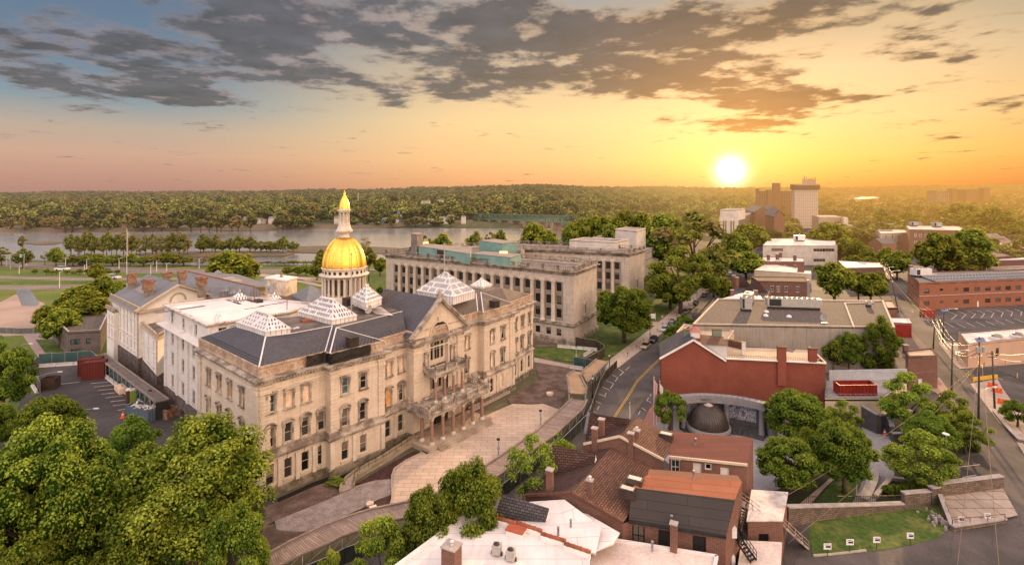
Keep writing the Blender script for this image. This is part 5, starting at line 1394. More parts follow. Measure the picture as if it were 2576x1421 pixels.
cm_=M_noise('column_stone',(.62,.53,.44),(.54,.46,.38),.6,4)
for a,b in zip(ts,ts[1:]):
 c=FA[0]+up_*(a+b)/2+nrmr(FA[0],FA[1])*.35;m_=MB()
 m_.lathe(c[0],c[1],[(.85,6.3),(.85,6.6),(.68,6.8),(.66,7.2),(.56,18.2),(.62,18.3)],12)
 m_.obox(c,up_,1.55,1.0,18.3,18.75);m_.obox(c,up_,1.3,1.1,18.75,18.95)
 for s_ in(-.6,.6):
  cc_=c+up_*s_;m_.obox(cc_,up_,.4,1.15,18.0,18.5)
 m_.build('giant_column',cm_,ax)
u5=(FA[5]-FA[4]).normalized();L5=(FA[5]-FA[4]).length
ts=sorted(hit(FA[4],FA[5],x)*L5 for x in xs_w2+[1480])
for a,b in zip(ts,ts[1:]):
 c=FA[4]+u5*(a+b)/2+nrmr(FA[4],FA[5])*.35;m_=MB()
 m_.lathe(c[0],c[1],[(.85,6.3),(.85,6.6),(.68,6.8),(.66,7.2),(.56,18.2),(.62,18.3)],12);m_.obox(c,u5,1.7,1.1,18.3,18.95);m_.build('giant_column',cm_,ax)
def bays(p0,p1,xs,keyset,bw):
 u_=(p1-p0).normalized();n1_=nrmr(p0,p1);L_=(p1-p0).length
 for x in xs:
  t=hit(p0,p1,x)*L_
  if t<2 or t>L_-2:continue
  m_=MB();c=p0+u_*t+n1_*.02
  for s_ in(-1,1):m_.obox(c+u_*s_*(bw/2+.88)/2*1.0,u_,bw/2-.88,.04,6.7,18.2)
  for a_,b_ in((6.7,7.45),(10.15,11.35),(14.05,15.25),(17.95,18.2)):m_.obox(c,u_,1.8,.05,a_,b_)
  m_.build('bay_shade_strip',M_noise('shaded_stone',(.27,.22,.18),(.22,.18,.15),.6,4),ax)  # thin dark strips on the wall: shade between the columns put into colour
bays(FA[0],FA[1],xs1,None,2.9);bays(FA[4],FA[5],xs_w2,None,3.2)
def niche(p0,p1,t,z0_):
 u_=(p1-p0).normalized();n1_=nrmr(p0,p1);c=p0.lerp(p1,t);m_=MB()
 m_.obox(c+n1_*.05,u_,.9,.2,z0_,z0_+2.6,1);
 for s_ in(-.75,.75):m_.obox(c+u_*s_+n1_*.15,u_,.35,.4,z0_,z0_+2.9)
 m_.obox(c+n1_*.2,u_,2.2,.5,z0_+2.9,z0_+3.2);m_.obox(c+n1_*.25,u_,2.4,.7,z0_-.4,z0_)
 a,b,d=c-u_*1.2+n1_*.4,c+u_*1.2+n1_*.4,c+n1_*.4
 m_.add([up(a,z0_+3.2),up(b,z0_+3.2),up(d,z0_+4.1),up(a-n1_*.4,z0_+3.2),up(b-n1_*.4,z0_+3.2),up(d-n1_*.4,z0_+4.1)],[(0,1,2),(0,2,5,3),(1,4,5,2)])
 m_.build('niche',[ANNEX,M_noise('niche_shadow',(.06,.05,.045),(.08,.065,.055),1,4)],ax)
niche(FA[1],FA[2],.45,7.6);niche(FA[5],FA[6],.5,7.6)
m_=MB();m_.along(FA[1],FA[2],.5,.0,5.2,0,-.3);
def pent(label,pts,z0_,z1_,mat=TURQ,roof=None,name='roof_penthouse',cat='penthouse'):
 P_=[v2(g(x,y,z1_))for x,y in pts];r=bldg(name,label,P_,cat);r.location.z=z0_
 a=MB();a.prism(P_,z0_,z1_-.15);a.build('wall',mat,r);b=MB();b.prism(inset(P_,-.15),z1_-.15,z1_);b.build('roof',roof or M_noise('pent_roof',(.30,.25,.22),(.23,.19,.17),.3,3),r);return r
pent('long turquoise roof penthouse left of the rear flagpole on the annex',[q('B',1580,665),q('B',2060,735),q('B',2075,680),q('B',1645,640)],21,24.6)
pent('turquoise roof penthouse nearest the statehouse lanterns, with lit sign above',[q('B',2085,735),q('B',2440,770),q('B',2540,740),q('B',2185,715)],21,24.3)
pent('turquoise penthouse farthest back on the annex roof',[q('B',2145,612),q('B',2365,640),q('B',2500,625),q('B',2290,598)],21,25.6)
pent('dark brown plant enclosure in front of the long turquoise penthouse',[q('B',1752,705),q('B',1975,725),q('B',2055,700),q('B',1830,680)],21,24.2,DKMET,DKMET,'plant_enclosure','plant enclosure')
ch=pent('tall square concrete chimney tower at the left end of the annex roof',[q('B',1508,548),q('B',1565,556),q('B',1622,546),q('B',1560,538)],20,28.7,M_noise('rough_concrete',(.24,.20,.17),(.17,.14,.12),.4,4),None,'chimney_tower','chimney')
def roof_lamp(label,x,y,Y_):
 p=at(x,y,Y_);r=thing('roof_floodlight',label,'floodlight',(p.x,p.y,p.z-1.5));m_=MB();m_.box(p.x-1.3,p.x+1.3,p.y-.2,p.y+.2,p.z-.45,p.z+.45);m_.build('lit_panel',GLOW,r)
 m_=MB();m_.cyl(p.x,p.y+.1,.1,p.z-1.6,p.z-.4,6);m_.build('stand',DKMET,r)
roof_lamp('glowing orange roof floodlight beside the concrete chimney tower',*q('B',1640,640),210)
roof_lamp('glowing orange roof floodlight above the nearer turquoise penthouse',*q('B',2375,728),178)
gp=[v2(g(x,y,6))for x,y in[(1620,700),(1648,712),(1672,704),(1645,694)]]
gz=bldg('garden_pavilion','small grey pavilion with pyramid metal roof beside the annex end wall',gp,'pavilion');m_=MB();m_.prism(gp,0,6);m_.build('wall',M_noise('grey_wall',(.30,.26,.235),(.26,.22,.2),.5,4),gz)
m_=MB();c=center(gp);pi_=inset(gp,-.5)
for i in range(4):m_.poly([up(pi_[i],6),up(pi_[(i+1)%4],6),up(c,9)])
m_.build('roof',SEAM,gz)
def far_block(name,label,pts,zt_,wall,roof,windows=None,z0_=-.1,cat='building',parapet=.4):
 P_=[v2(g(x,y,zt_))for x,y in pts];r=bldg(name,label,P_,cat);block(r,P_,z0_,zt_,wall,roof,parapet,.4,wall,holes=windows);return r,P_
FINS=M_brick('fin_facade',(.62,.54,.46),(.56,.49,.42),(.10,.085,.075),1.4,40,.22,offs=0,haze=2600,stain=.1)
STRIP=M_brick('strip_window_facade',(.56,.50,.43),(.50,.45,.39),(.10,.09,.085),1.0,3.4,.16,offs=0,haze=2600,stain=.1)
far_block('museum_hall','low white windowless hall just behind the annex balustrade',[q('C',650,605),q('C',1080,625),q('C',1210,600),q('C',790,582)],24.5,FAR_W,FAR_R)
far_block('museum_hall','white rooftop hall set back on a wide flat roof behind the annex',[q('C',1080,505),q('C',1280,522),q('C',1365,498),q('C',1180,486)],27.5,FAR_W,FAR_R)
far_block('museum_wing','wide flat grey roofed museum wing under the white rooftop hall',[q('C',870,580),q('C',1270,600),q('C',1420,562),q('C',1080,540)],19,FAR_W,FAR_R)
far_block('office_slab','low white office slab with rows of slot windows right of the annex',[q('C',1215,645),q('C',1348,705),q('C',1503,655),q('C',1400,640)],15.5,STRIP,M_noise('blue_grey_roof',(.34,.33,.36),(.28,.27,.3),.2,2,haze=2600))
r_,P_=far_block('white_tower','white marble tower with dark vertical window strips above the trees',[q('C',2055,388),q('C',2232,388),q('C',2350,358),q('C',2180,352)],26,FAR_W,FAR_R,None)
m_=MB();u_=(P_[1]-P_[0]).normalized();L_=(P_[1]-P_[0]).length
for t_ in(.22,.34,.62,.76):m_.obox(P_[0]+u_*L_*t_+nrmr(P_[0],P_[1])*.1,u_,L_*.06,.3,2,25)
m_.build('window_strip',MATS['far_glass'],r_)
m_=MB();u_=(P_[2]-P_[1]).normalized();L_=(P_[2]-P_[1]).length
for k in range(11):m_.obox(P_[1]+u_*L_*(k+.5)/11+nrmr(P_[1],P_[2])*.1,u_,L_*.045,.3,2,25)
m_.build('window_strip',MATS['far_glass'],r_)
far_block('white_tower_penthouse','plain white box on top of the marble tower',[q('C',2062,325),q('C',2215,325),q('C',2298,312),q('C',2160,308)],33,FAR_W,FAR_R,None,25.9,'penthouse')
def sh_q(name,code,pts,mat,z=.04):return sheet(name,[gq(code,x,y)for x,y in pts],mat,z)
sheet('left_ground',[g(x,y)for x,y in[(-700,800),(270,800),(420,900),(700,1260),(560,1500),(-900,1500)]],ASPH,.0)
sheet('front_ground',[g(x,y)for x,y in[(560,1500),(640,1240),(1350,930),(1460,870),(1640,860),(1830,640),(1700,590),(1500,620),(1300,760),(1000,800),(600,1000),(400,1500)]],DIRT,-.02)
sheet('city_asphalt',[g(x,y)for x,y in[(300,1700),(700,1440),(960,1380),(1250,1230),(1440,1090),(1492,1000),(1560,910),(1700,800),(1830,690),(1935,600),(1975,560),(2300,545),(3200,560),(3400,1700)]],ASPHO,.0)
sheet('boulevard_lawn',[g(x,y)for x,y in[(1470,870),(1440,850),(1500,780),(1640,700),(1800,630),(1900,590),(1935,596),(1850,660),(1790,712),(1700,775),(1640,815),(1630,832),(1555,910),(1520,935)]],GRASS,.03)
sh_q('annex_forecourt_lawn','K',[(230,640),(480,625),(920,640),(760,725),(660,800),(230,745)],GRASS,.04)
sh_q('cross_path','K',[(230,750),(640,835),(620,865),(230,800)],CONC,.07)
sh_q('bare_forecourt','K',[(230,805),(620,865),(740,900),(600,1080),(500,1320),(0,1290),(-60,1190),(290,985)],DIRT,.05)
sh_q('sidewalk','K',[(1050,770),(1530,408),(1620,330),(1810,170),(1960,60),(2100,-80),(2210,-190),(2230,-180),(2135,-25),(1992,110),(1822,280),(1600,486),(1375,665),(1130,860),(1050,930),(980,1000),(1000,850)],CONC,.12)
sh_q('side_path','K',[(1390,362),(1560,372),(1600,380),(1530,410),(1380,405)],CONC,.10)
for a in([(1130,862),(1376,668),(1601,489),(1823,283),(1993,112),(2136,-23)],):
 m_=MB();P_=[gq('K',x,y)for x,y in a]
 for p,r_ in zip(P_,P_[1:]):m_.along(p.xy,r_.xy,.3,0,.15)
 struct(m_.build('kerb',KERB))
sheet('gravel_area',[gq('I',x,y)for x,y in[(240,900),(700,780),(1050,620),(1290,535),(1480,480),(1480,700),(1250,790),(1000,900),(600,1060),(300,1180)]],GRAV,.03)
sheet('bare_earth',[gq('I',x,y)for x,y in[(150,830),(480,672),(800,562),(860,600),(925,690),(700,785),(450,885),(150,1010)]],DIRT,.05)
sheet('bare_earth',[gq('I',x,y)for x,y in[(150,980),(300,1060),(450,1075),(640,1068),(820,990),(900,938),(620,1085),(420,1180),(150,1330),(60,1300)]],DIRT,.055)
sheet('mulch_bed',[gq('I',x,y)for x,y in[(1075,590),(1200,520),(1450,370),(1690,245),(1765,262),(1650,330),(1500,440),(1455,530),(1290,545),(1150,580)]],MULCH,.07)
sheet('mulch_bed',[gq('I',x,y)for x,y in[(1130,850),(1210,800),(1330,740),(1470,690),(1475,760),(1440,810),(1250,850)]],MULCH,.07)
PLZ=[q('I',1765,262),q('L',630,235),q('L',470,310),q('L',345,400),q('L',318,480),q('L',315,560),q('L',325,660),q('L',320,730),q('L',300,800),(1010,1300),(1080,1262),(1200,1190),(1330,1105),(1420,1035),q('K',500,1310),q('K',330,1250),q('K',200,1258),q('K',0,1250),(1240,1038),(1190,1060),(1120,1100)]
sheet('plaza',[g(x,y)for x,y in PLZ],PLAZA,.10)
m_=MB();P_=[g(x,y)for x,y in PLZ[:9]]
for p,r_ in zip(P_,P_[1:]):m_.along(p.xy,r_.xy,.35,0,.28)
struct(m_.build('plaza_kerb',KERB))
sheet('basement_trench_shadow',[gq('I',x,y)for x,y in[(280,735),(480,645),(640,570),(800,515),(830,530),(800,555),(640,615),(480,690),(290,775)]],M_noise('deep_shadow',(.008,.007,.006),(.014,.012,.01),1,4),.06)  # flat near-black sheets; the trench has no depth, its shadow is painted
sheet('basement_trench_shadow',[gq('I',x,y)for x,y in[(930,500),(1180,395),(1330,310),(1700,130),(1720,150),(1330,350),(1050,480),(960,525)]],MATS['deep_shadow'],.06)
sheet('doormat',[gq('L',x,y)for x,y in[(630,205),(740,180),(765,195),(690,237)]],BLACK,.13)
rp=thing('access_ramp','curved concrete access ramp with steel handrail along the front of the statehouse','ramp',(0,0,0));
inner=[gq('I',x,y)for x,y in[(928,685),(940,620),(1000,545),(1100,480),(1330,365),(1540,235),(1725,115)]]
outer=[gq('I',x,y)for x,y in[(1062,628),(1082,560),(1130,515),(1220,465),(1440,340),(1620,220),(1790,140)]]
rp.location=inner[0]
m_=MB()
for i in range(6):
 za,zb2=.15+.11*i,.15+.11*(i+1)
 a,b,c,d=inner[i],inner[i+1],outer[i+1],outer[i]
 m_.add([(a.x,a.y,za),(b.x,b.y,zb2),(c.x,c.y,zb2),(d.x,d.y,za),(a.x,a.y,-.1),(b.x,b.y,-.1),(c.x,c.y,-.1),(d.x,d.y,-.1)],[(3,2,1,0),(0,1,5,4),(2,3,7,6)])
m_.build('ramp_slab',CONC,rp)
m_=MB()
for P_ in(inner,outer):
 for i in range(6):m_.beam(P_[i]+Vector((0,0,.3+.11*i)),P_[i+1]+Vector((0,0,.41+.11*i)),.32,.5)
m_.build('ramp_kerb',M_noise('mossy_stone',(.36,.29,.20),(.24,.20,.12),.8,5,fineamt=.4),rp)
m_=MB()
for i in range(6):
 a,b=outer[i]+Vector((0,0,.5+.11*i)),outer[i+1]+Vector((0,0,.61+.11*i));m_.beam(a+Vector((0,0,.95)),b+Vector((0,0,.95)),.06)
 k=max(2,int((b-a).length/1.3))
 for j in range(k):p=a.lerp(b,j/k);m_.beam(p,p+Vector((0,0,.95)),.05)
m_.build('handrail',BLACK,rp)
rp2=thing('access_ramp','straight far access ramp with wire railing beyond the columned porch','ramp',gq('K',0,1180));m_=MB()
A_,B_=gq('H',1230,1400),gq('H',1650,1190);dd=(B_-A_).normalized();nn=Vector((-dd.y,dd.x,0))
m_.along(A_.xy,B_.xy,1.6,0,.5);m_.build('ramp_slab',CONC,rp2)
m_=MB()
for s_ in(-.8,.8):
 m_.beam(A_+nn*s_+Vector((0,0,1.5)),B_+nn*s_+Vector((0,0,1.5)),.06)
 for k in range(14):p=A_.lerp(B_,k/13)+nn*s_;m_.beam(p+Vector((0,0,.4)),p+Vector((0,0,1.5)),.05)
m_.build('handrail',BLACK,rp2)
m_=MB();m_.prism([gq('L',x,y).xy for x,y in[(930,-20),(1060,75),(1100,50),(975,-40)]],.12,.3);tag(m_.build('plywood_sheet',MATS['plywood']),'loose plywood board laid from the porch steps to the plaza','board')
tag(MB().prism([gq('L',x,y,.5).xy for x,y in[(70,795),(145,768),(162,812),(88,832)]],.4,.5).build('display_board',MATS['door_white']),'white display board lying tilted beside the plank walkway','sign')
st=MB();c=gq('I',1235,800);st.cyl(c.x,c.y,.55,0,.35,12);tag(st.build('tree_stump',MATS['plywood']),'sawn tree stump beside the white display board','stump')
st=MB();c=gq('K',400,1150);st.cyl(c.x,c.y,.8,0,.5,12);tag(st.build('tree_stump',MATS['plywood']),'sawn tree stump in the bare earth left of the raised timber canopy','stump')
ZW=2.9
def canopy(label,top,bot,mat=WOOD,zw=ZW,fence=True,posts=True,name='covered_walkway'):
 n_=len(top);T_=[Vector((*v2(p),zw))for p in top];B_=[Vector((*v2(p),zw-.15))for p in bot]
 c=sum(T_,Vector())/n_;r=thing(name,label,'walkway',(c.x,c.y,0))
 m_=MB()
 for i in range(n_-1):
  m_.add([T_[i],T_[i+1],B_[i+1],B_[i],*(p-Vector((0,0,.2))for p in(T_[i],T_[i+1],B_[i+1],B_[i]))],[(3,2,1,0),(0,1,5,4),(2,3,7,6),(4,5,6,7)])
 o=m_.build('plank_roof',mat,r)
 uvd=o.data.uv_layers[0].data;mid0=[(T_[i]+B_[i])/2 for i in range(n_)];acc=[0]
 for i in range(1,n_):acc.append(acc[-1]+(mid0[i]-mid0[i-1]).length)
 for poly in o.data.polygons:
  i=poly.index//4
  for li in poly.loop_indices:
   w_=Vector(o.data.vertices[o.data.loops[li].vertex_index].co)+Vector(r.location);
   k=i if min((w_-T_[i]).length,(w_-B_[i]).length)<min((w_-T_[i+1]).length,(w_-B_[i+1]).length)else i+1
   uvd[li].uv=((w_-T_[k]).length+7,acc[k])
 for P_,nm in((T_,'edge_rail'),(B_,'edge_rail')):
  m_=MB()
  for i in range(n_-1):m_.beam(P_[i]+Vector((0,0,.12)),P_[i+1]+Vector((0,0,.12)),.34,.26)
  m_.build(nm,WOOD,r)
 if posts:
  for P_ in(T_,B_):
   for i in range(n_-1):
    L=(P_[i+1]-P_[i]).length;k=max(1,int(L/3.2))
    for j in range(k):
     p=P_[i].lerp(P_[i+1],j/k);m_=MB();m_.tube([(p.x,p.y,0),(p.x,p.y,zw-.2)],.06,6)
     e=P_[i].lerp(P_[i+1],(j+.9)/k);m_.beam((p.x,p.y,1.2),(e.x,e.y,zw-.3),.05);m_.build('scaffold_post',STEEL,r)
 return r,T_,B_
top1=[gq('I',x,y,ZW)for x,y in[(-300,1560),(150,1330),(420,1180),(640,1075),(800,1003),(1010,925),(1250,850),(1600,775),(1830,725)]]
bot1=[gq('I',x,y,ZW)for x,y in[(-200,1680),(200,1465),(540,1290),(820,1180),(950,1110),(1190,1030),(1400,965),(1720,895),(1960,820)]]
top1+=[gq('L',x,y,ZW)for x,y in[(1000,560),(1270,395),(1560,200),(1850,0)]];bot1+=[gq('L',x,y,ZW)for x,y in[(1250,600),(1520,410),(1780,215),(2050,30)]]
top1+=[gq('K',x,y,ZW)for x,y in[(560,1270),(640,1190)]];bot1+=[gq('K',x,y,ZW)for x,y in[(755,1290),(800,1200)]]
canopy('long curving plank roofed walkway on scaffold posts around the plaza',top1,bot1)
r3,T3,B3=canopy('raised timber canopy of loose planks where the walkway bends',[gq('K',x,y,4.2)for x,y in[(608,1130),(600,1060),(585,940),(665,895)]],[gq('K',x,y,4.2)for x,y in[(778,1135),(795,1070),(725,935),(770,905)]],WOODY,4.2)
canopy('straight plank canopy leading from the raised canopy toward the street lamp',[gq('K',x,y,3.2)for x,y in[(740,905),(905,768)]],[gq('K',x,y,3.2)for x,y in[(800,1010),(1030,785)]],WOODY,3.2)
def fence(label,pts,h,mat,name='site_fence',cap=STEEL,z0=0,posts=2.4,barrier=None):
 P_=[v2(p)for p in pts];c=center(P_);r=thing(name,label,'fence',(c[0],c[1],0));m_=MB();m2=MB()
 for a,b in zip(P_,P_[1:]):
  m_.along(a,b,.05,z0+.05,z0+h)
  m2.beam((*a,z0+h),(*b,z0+h),.07);k=max(1,int((b-a).length/posts))
  for j in range(k+1):p=a.lerp(b,j/k);m2.beam((*p,z0),(*p,z0+h+.1),.07)
 m_.build('fabric_panel',mat,r);m2.build('fence_frame',cap,r);return r
DKF=M_noise('dark_green_fabric',(.018,.024,.018),(.03,.036,.028),.5,3,fineamt=.2)
fence('dark fabric site fence on the street side of the plank walkway',[*(p.xy+Vector((.6,-.9))for p in bot1[1:])],2.0,DKF)
fence('dark curved fabric fence by the kerb below the street lamp',[gq('K',x,y)for x,y in[(830,1421),(880,1260),(940,1080),(1000,980),(1120,862)]],2.0,M_noise('olive_fabric',(.06,.045,.025),(.045,.035,.02),.4,3))
fence('dark curved fence on the lawn at the annex corner',[gq('K',x,y)for x,y in[(675,625),(760,640),(905,665),(985,720),(970,760),(780,870)]],2.6,M_noise('olive_fabric',(.06,.045,.025),(.045,.035,.02),.4,3))
fence('short green mesh fence on concrete blocks beside the timber canopy',[gq('K',x,y)for x,y in[(655,840),(880,880)]],2.4,FGREEN)
def jersey(label,pts,name='concrete_barrier',group=None,h=.85):
 c=center([v2(p)for p in pts]);r=thing(name,label,'barrier',(c[0],c[1],0),group)
 P_=[v2(p)for p in pts]
 for a,b in zip(P_,P_[1:]):
  L=(b-a).length;k=max(1,round(L/3.6));u=(b-a).normalized()
  for j in range(k):
   p,e=a+u*(L*j/k+.06),a+u*(L*(j+1)/k-.06);nn=Vector((-u[1],u[0]));m_=MB()
   prof=[(-.32,0),(-.32,.12),(-.14,.35),(-.1,h),(.1,h),(.14,.35),(.32,.12),(.32,0)]
   V_=[(*(p+nn*x_),z_)for x_,z_ in prof]+[(*(e+nn*x_),z_)for x_,z_ in prof]
   m_.add(V_,[(i,(i+1)%8,8+(i+1)%8,8+i)for i in range(8)]+[tuple(range(8))[::-1],tuple(range(8,16))]);m_.build('barrier_segment',M_noise('pale_concrete',(.56,.52,.50),(.46,.42,.40),1,5,fineamt=.2),r)
 return r
jersey('row of white concrete barriers along the base of the annex',[gq('K',480,640),gq('K',910,680)])
jersey('angled line of concrete barriers on the forecourt grass',[gq('K',760,745),gq('K',865,680)])
jersey('concrete barriers under the short green fence at the gravel forecourt',[gq('K',615,865),gq('K',760,885)])
sh_q('yard_sidewalk','E',[(262,408),(350,378),(600,365),(600,446),(400,450),(560,655),(440,662)],M_brick('pink_paving',(.36,.27,.25),(.31,.235,.22),(.18,.13,.12),.8,.8,.03,stain=.2,offs=0),.06)
sh_q('yard_lawn','E',[(402,452),(600,446),(775,625),(550,652)],GRASS,.07)
sh_q('verge','E',[(210,830),(262,835),(430,1060),(380,1100),(250,960)],GRASS,.05)
sh_q('lawn','E',[(-300,950),(80,1020),(230,1130),(190,1330),(-300,1380)],GRASS,.05)
sh_q('lawn','E',[(-300,430),(20,400),(70,460),(0,480),(-300,500)],GRASS,.05)
sh_q('verge','E',[(300,345),(600,330),(600,362),(350,376)],GRASS,.07)
sheet('park_lawn',[g(x,y)for x,y in[(-900,1120),(40,1120),(380,1180),(600,1260),(660,1330),(600,1400),(500,1500),(-900,1500)]],M_noise('shaded_grass',(.018,.028,.008),(.035,.05,.012),.2,3,fineamt=.6),.06)  # shade under the trees is put into this grass colour
def stripe(pts,code,mat=LINEW,w=.14,z=.03,name='road_marking'):
 m_=MB()
 for(a,b)in pts:
  p,r_=gq(code,*a),gq(code,*b);m_.along(p.xy,r_.xy,w,z-.02,z)
 return struct(m_.build(name,mat))
stripe([((1030,948),(1230,930)),((1070,988),(1280,965)),((1110,1028),(1300,1008)),((1150,1070),(1340,1048)),((1195,1112),(1400,1086)),((1255,1155),(1460,1130)),((1285,1200),(1490,1175)),((1340,1250),(1540,1225)),((620,962),(900,932))],'E',w=.16)
stripe([((20+k*46,385),(32+k*46,398))for k in range(6)],'E',w=.9);stripe([((228+k*22,772+k*9),(258+k*22,800+k*6))for k in range(4)],'E',w=.5)
m_=MB()
for k in range(7):
 a,b=gq('E',360+k*8,850+k*22),gq('E',425+k*6,845+k*24);m_.along(a.xy,b.xy,.5,.02,.05)
struct(m_.build('hatched_marking',YELL))
fence('green mesh fence on barriers along the far edge of the construction yard',[gq('E',x,y)for x,y in[(440,745),(1030,705)]],3.0,FGREEN)
jersey('line of white concrete barriers along the far edge of the yard',[gq('E',x,y)for x,y in[(442,765),(1030,725)]])
fence('long green mesh fence in front of the plank covered walk in the yard',[gq('E',x,y)for x,y in[(1030,705),(1200,840),(1430,1010),(1450,1035),(1745,1250)]],3.0,FGREEN)
jersey('diagonal line of white barriers in front of the long green fence',[gq('E',x,y)for x,y in[(1190,870),(1430,1060),(1720,1270)]])
fence('open chain link fence at the left corner of the yard',[gq('E',x,y)for x,y in[(300,830),(440,760)]],2.6,M_noise('grey_mesh',(.12,.13,.13),(.09,.10,.10),1,5))
fence('dark fabric fence at the left side of the yard',[gq('E',x,y)for x,y in[(298,840),(455,1060)]],2.6,DKF)
jersey('white barriers outside the left fence of the yard',[gq('E',x,y)for x,y in[(290,850),(420,1060)]])
fence('low wire fence with warning notices in front of the dirt yard',[g(x,y)for x,y in[(-60,836),(55,840),(140,836)]],1.8,M_noise('grey_mesh',(.12,.13,.13),(.09,.10,.10),1,5))
topL=[gq('E',x,y,3.6)for x,y in[(1190,612),(1913,1132)]];botL=[gq('E',x,y,3.6)for x,y in[(1082,622),(1770,1158)]]
canopy('straight plank roofed walkway between the green fence and the white wings',topL,botL,M_brick('grey_planks',(.20,.17,.16),(.13,.11,.105),(.04,.035,.03),5,.3,.03,stain=.35,offs=.37),3.6)
m_=MB();a,b=botL[1],topL[1];m_.along(a.xy,b.xy,.1,0,3.3);tag(m_.build('end_screen',BLACK),'black mesh screen closing the end of the grey plank walkway','screen')
def container(label,base_pts,h,mat,open_top=False,name='shipping_container',fill=None,cat='container'):
 a,b,c=[v2(p)for p in base_pts];d=a+(c-b);r=thing(name,label,cat,(*center([a,b,c,d]),0))
 m_=MB()
 if not open_top:m_.prism([a,b,c,d],0.1,h);m_.build('box',mat,r)
 else:
  P_=[a,b,c,d]
  for i in range(4):m_.along(P_[i],P_[(i+1)%4],.12,.1,h)
  m_.prism([a,b,c,d],.1,.3);m_.build('box',mat,r)
  if fill:
   k=MB();RR=random.Random(3)
   for j in range(26):
    s_,t_=RR.uniform(.1,.9),RR.uniform(.15,.85);p=a+(b-a)*s_+(c-b)*t_;q2=p+Vector((RR.uniform(-1.2,1.2),RR.uniform(-.8,.8)));k.beam((*p,h-.4+RR.random()*.6),(*q2,h-.3+RR.random()*.8),RR.uniform(.08,.3))
   o=k.build('rubbish_load',fill,r);o['kind']='stuff'
 f=MB();P_=[a,b,c,d]
 for i in range(4):
  f.beam((*P_[i],.05),(*P_[i],h+.03),.16);f.beam((*P_[i],h),(*P_[(i+1)%4],h),.16,.16);f.beam((*P_[i],.1),(*P_[(i+1)%4],.1),.16,.2)
 f.build('frame',mat,r);return r
def third(a,b,w):
 a,b=v2(a),v2(b);u=(b-a).normalized();nn=Vector((-u[1],u[0]));nn=nn if nn[1]>0 else-nn;return b+nn*w
a,b=gq('E',930,915),gq('E',1185,888);container('front dark red shipping container, nearest of the two in the yard',[a,b,third(a,b,2.4)],4.0,MAROON)
a,b=gq('E',885,870),gq('E',1140,845);container('rear dark red shipping container, behind the other one in the yard',[a,b,third(a,b,2.4)],3.9,MAROON)
a,b=gq('E',1428,1325),gq('E',1690,1395);container('blue grey skip heaped with rubbish at the end of the plank walkway',[a,b,third(a,b,2.4)],2.2,BLUEM,True,'skip',WHITEP,'skip')
a,b=gq('E',1590,1290),gq('E',1900,1360);container('rusty open skip behind the blue grey skip',[a,b,third(a,b,2.2)],1.8,RUST,True,'skip',None,'skip')
a,b=gq('E',460,1030),gq('E',620,1015);container('dark brown open skip beside the hatched yellow marking',[a,b,third(a,b,2.6)],2.4,M_noise('dark_rust',(.07,.04,.03),(.045,.03,.025),1,4),True,'skip',None,'skip')
for(lab,x,m_t)in(('green portable toilet with white roof beside the yard fence',1510,M_noise('green_plastic',(.22,.30,.05),(.18,.26,.05),1,5)),('brown portable toilet left of the green one',1470,M_noise('brown_plastic',(.10,.05,.035),(.08,.04,.03),1,5))):
 p=gq('E',x,1165);r=thing('portable_toilet',lab,'toilet',p);m_=MB();m_.obox(p.xy,uf,1.1,1.1,.1,2.7);m_.build('cabin',m_t,r)
 m_=MB();m_.obox(p.xy,uf,1.2,1.2,2.7,2.85);m_.obox(p.xy,uf,.9,1.2,2.85,3.0);m_.build('roof',WMET,r);m_=MB();m_.obox(p.xy-nrmr(a0,a1)*-.57,uf,.75,.06,.3,2.4);m_.build('door',m_t,r)
m_=MB();p=gq('E',1375,1040);m_.obox(p.xy,uf,1.6,4.5,.1,1.2);tag(m_.build('pallet_stack',MATS['plywood']),'leaning stack of timber frames beside the long green fence','pallets')
def cone(label,p,s=1.0):
 r=thing('traffic_cone',label,'cone',p);m_=MB();m_.cyl(p.x,p.y,.22*s,.04,.75*s,10,0,.04*s);m_.box(p.x-.24*s,p.x+.24*s,p.y-.24*s,p.y+.24*s,0,.05);m_.build('cone_body',ORNG,r)
 m_=MB();m_.cyl(p.x,p.y,.155*s,.35*s,.5*s,10,0,.115*s);m_.build('reflective_band',WMET,r)
cone('orange traffic cone beside the blue grey skip',gq('E',1398,1335),1.7)
cone('orange traffic cone on the pavers by the dark curved wall',gq('P',1163,302),1.6)
def street_lamp(label,p,h,name='street_lamp',group=None,lit=False,globe=True):
 r=thing(name,label,'street lamp',p,group);m_=MB();m_.lathe(p.x,p.y,[(.2,0),(.2,.5),(.1,.7),(.08,h-.9),(.14,h-.8)],10);m_.build('post',BLACK,r)
 m_=MB();m_.lathe(p.x,p.y,[(.12,h-.8),(.26,h-.5),(.24,h-.25),(.1,h-.05),(.03,h+.15)],10);m_.build('lantern',GLOW if lit else MATS['door_white'],r)
 m_=MB();m_.lathe(p.x,p.y,[(.25,h-.27),(.26,h-.2),(.08,h),(.02,h+.3)],10);m_.build('lantern_cap',BLACK,r);return r
def base_from(code,x,yb):return gq(code,x,yb)
def hgt(p,code,x,yt):return H-(q(code,x,yt)[1]-HY)*p.y/F
for(lab,code,x,yb,yt)in(('black globe street lamp standing in front of the plank walkway at the bottom left','I',285,1480,1300),('black globe street lamp between walkway and leafy tree, below the display board','L',545,960,790),('black globe street lamp beside the walkway, in front of the plaza','L',1567,470,265),('black globe lamp at the lower end of the raised plank walk','K',556,1470,1350),('black lamp post between the timber canopy and the dark street fence','K',858,1180,945),('black lamp post at the street end of the plank canopy','K',1040,870,708)):
 p=gq(code,x,yb);street_lamp(lab,p,hgt(p,code,x,yt),group='black lamps along the walkway')
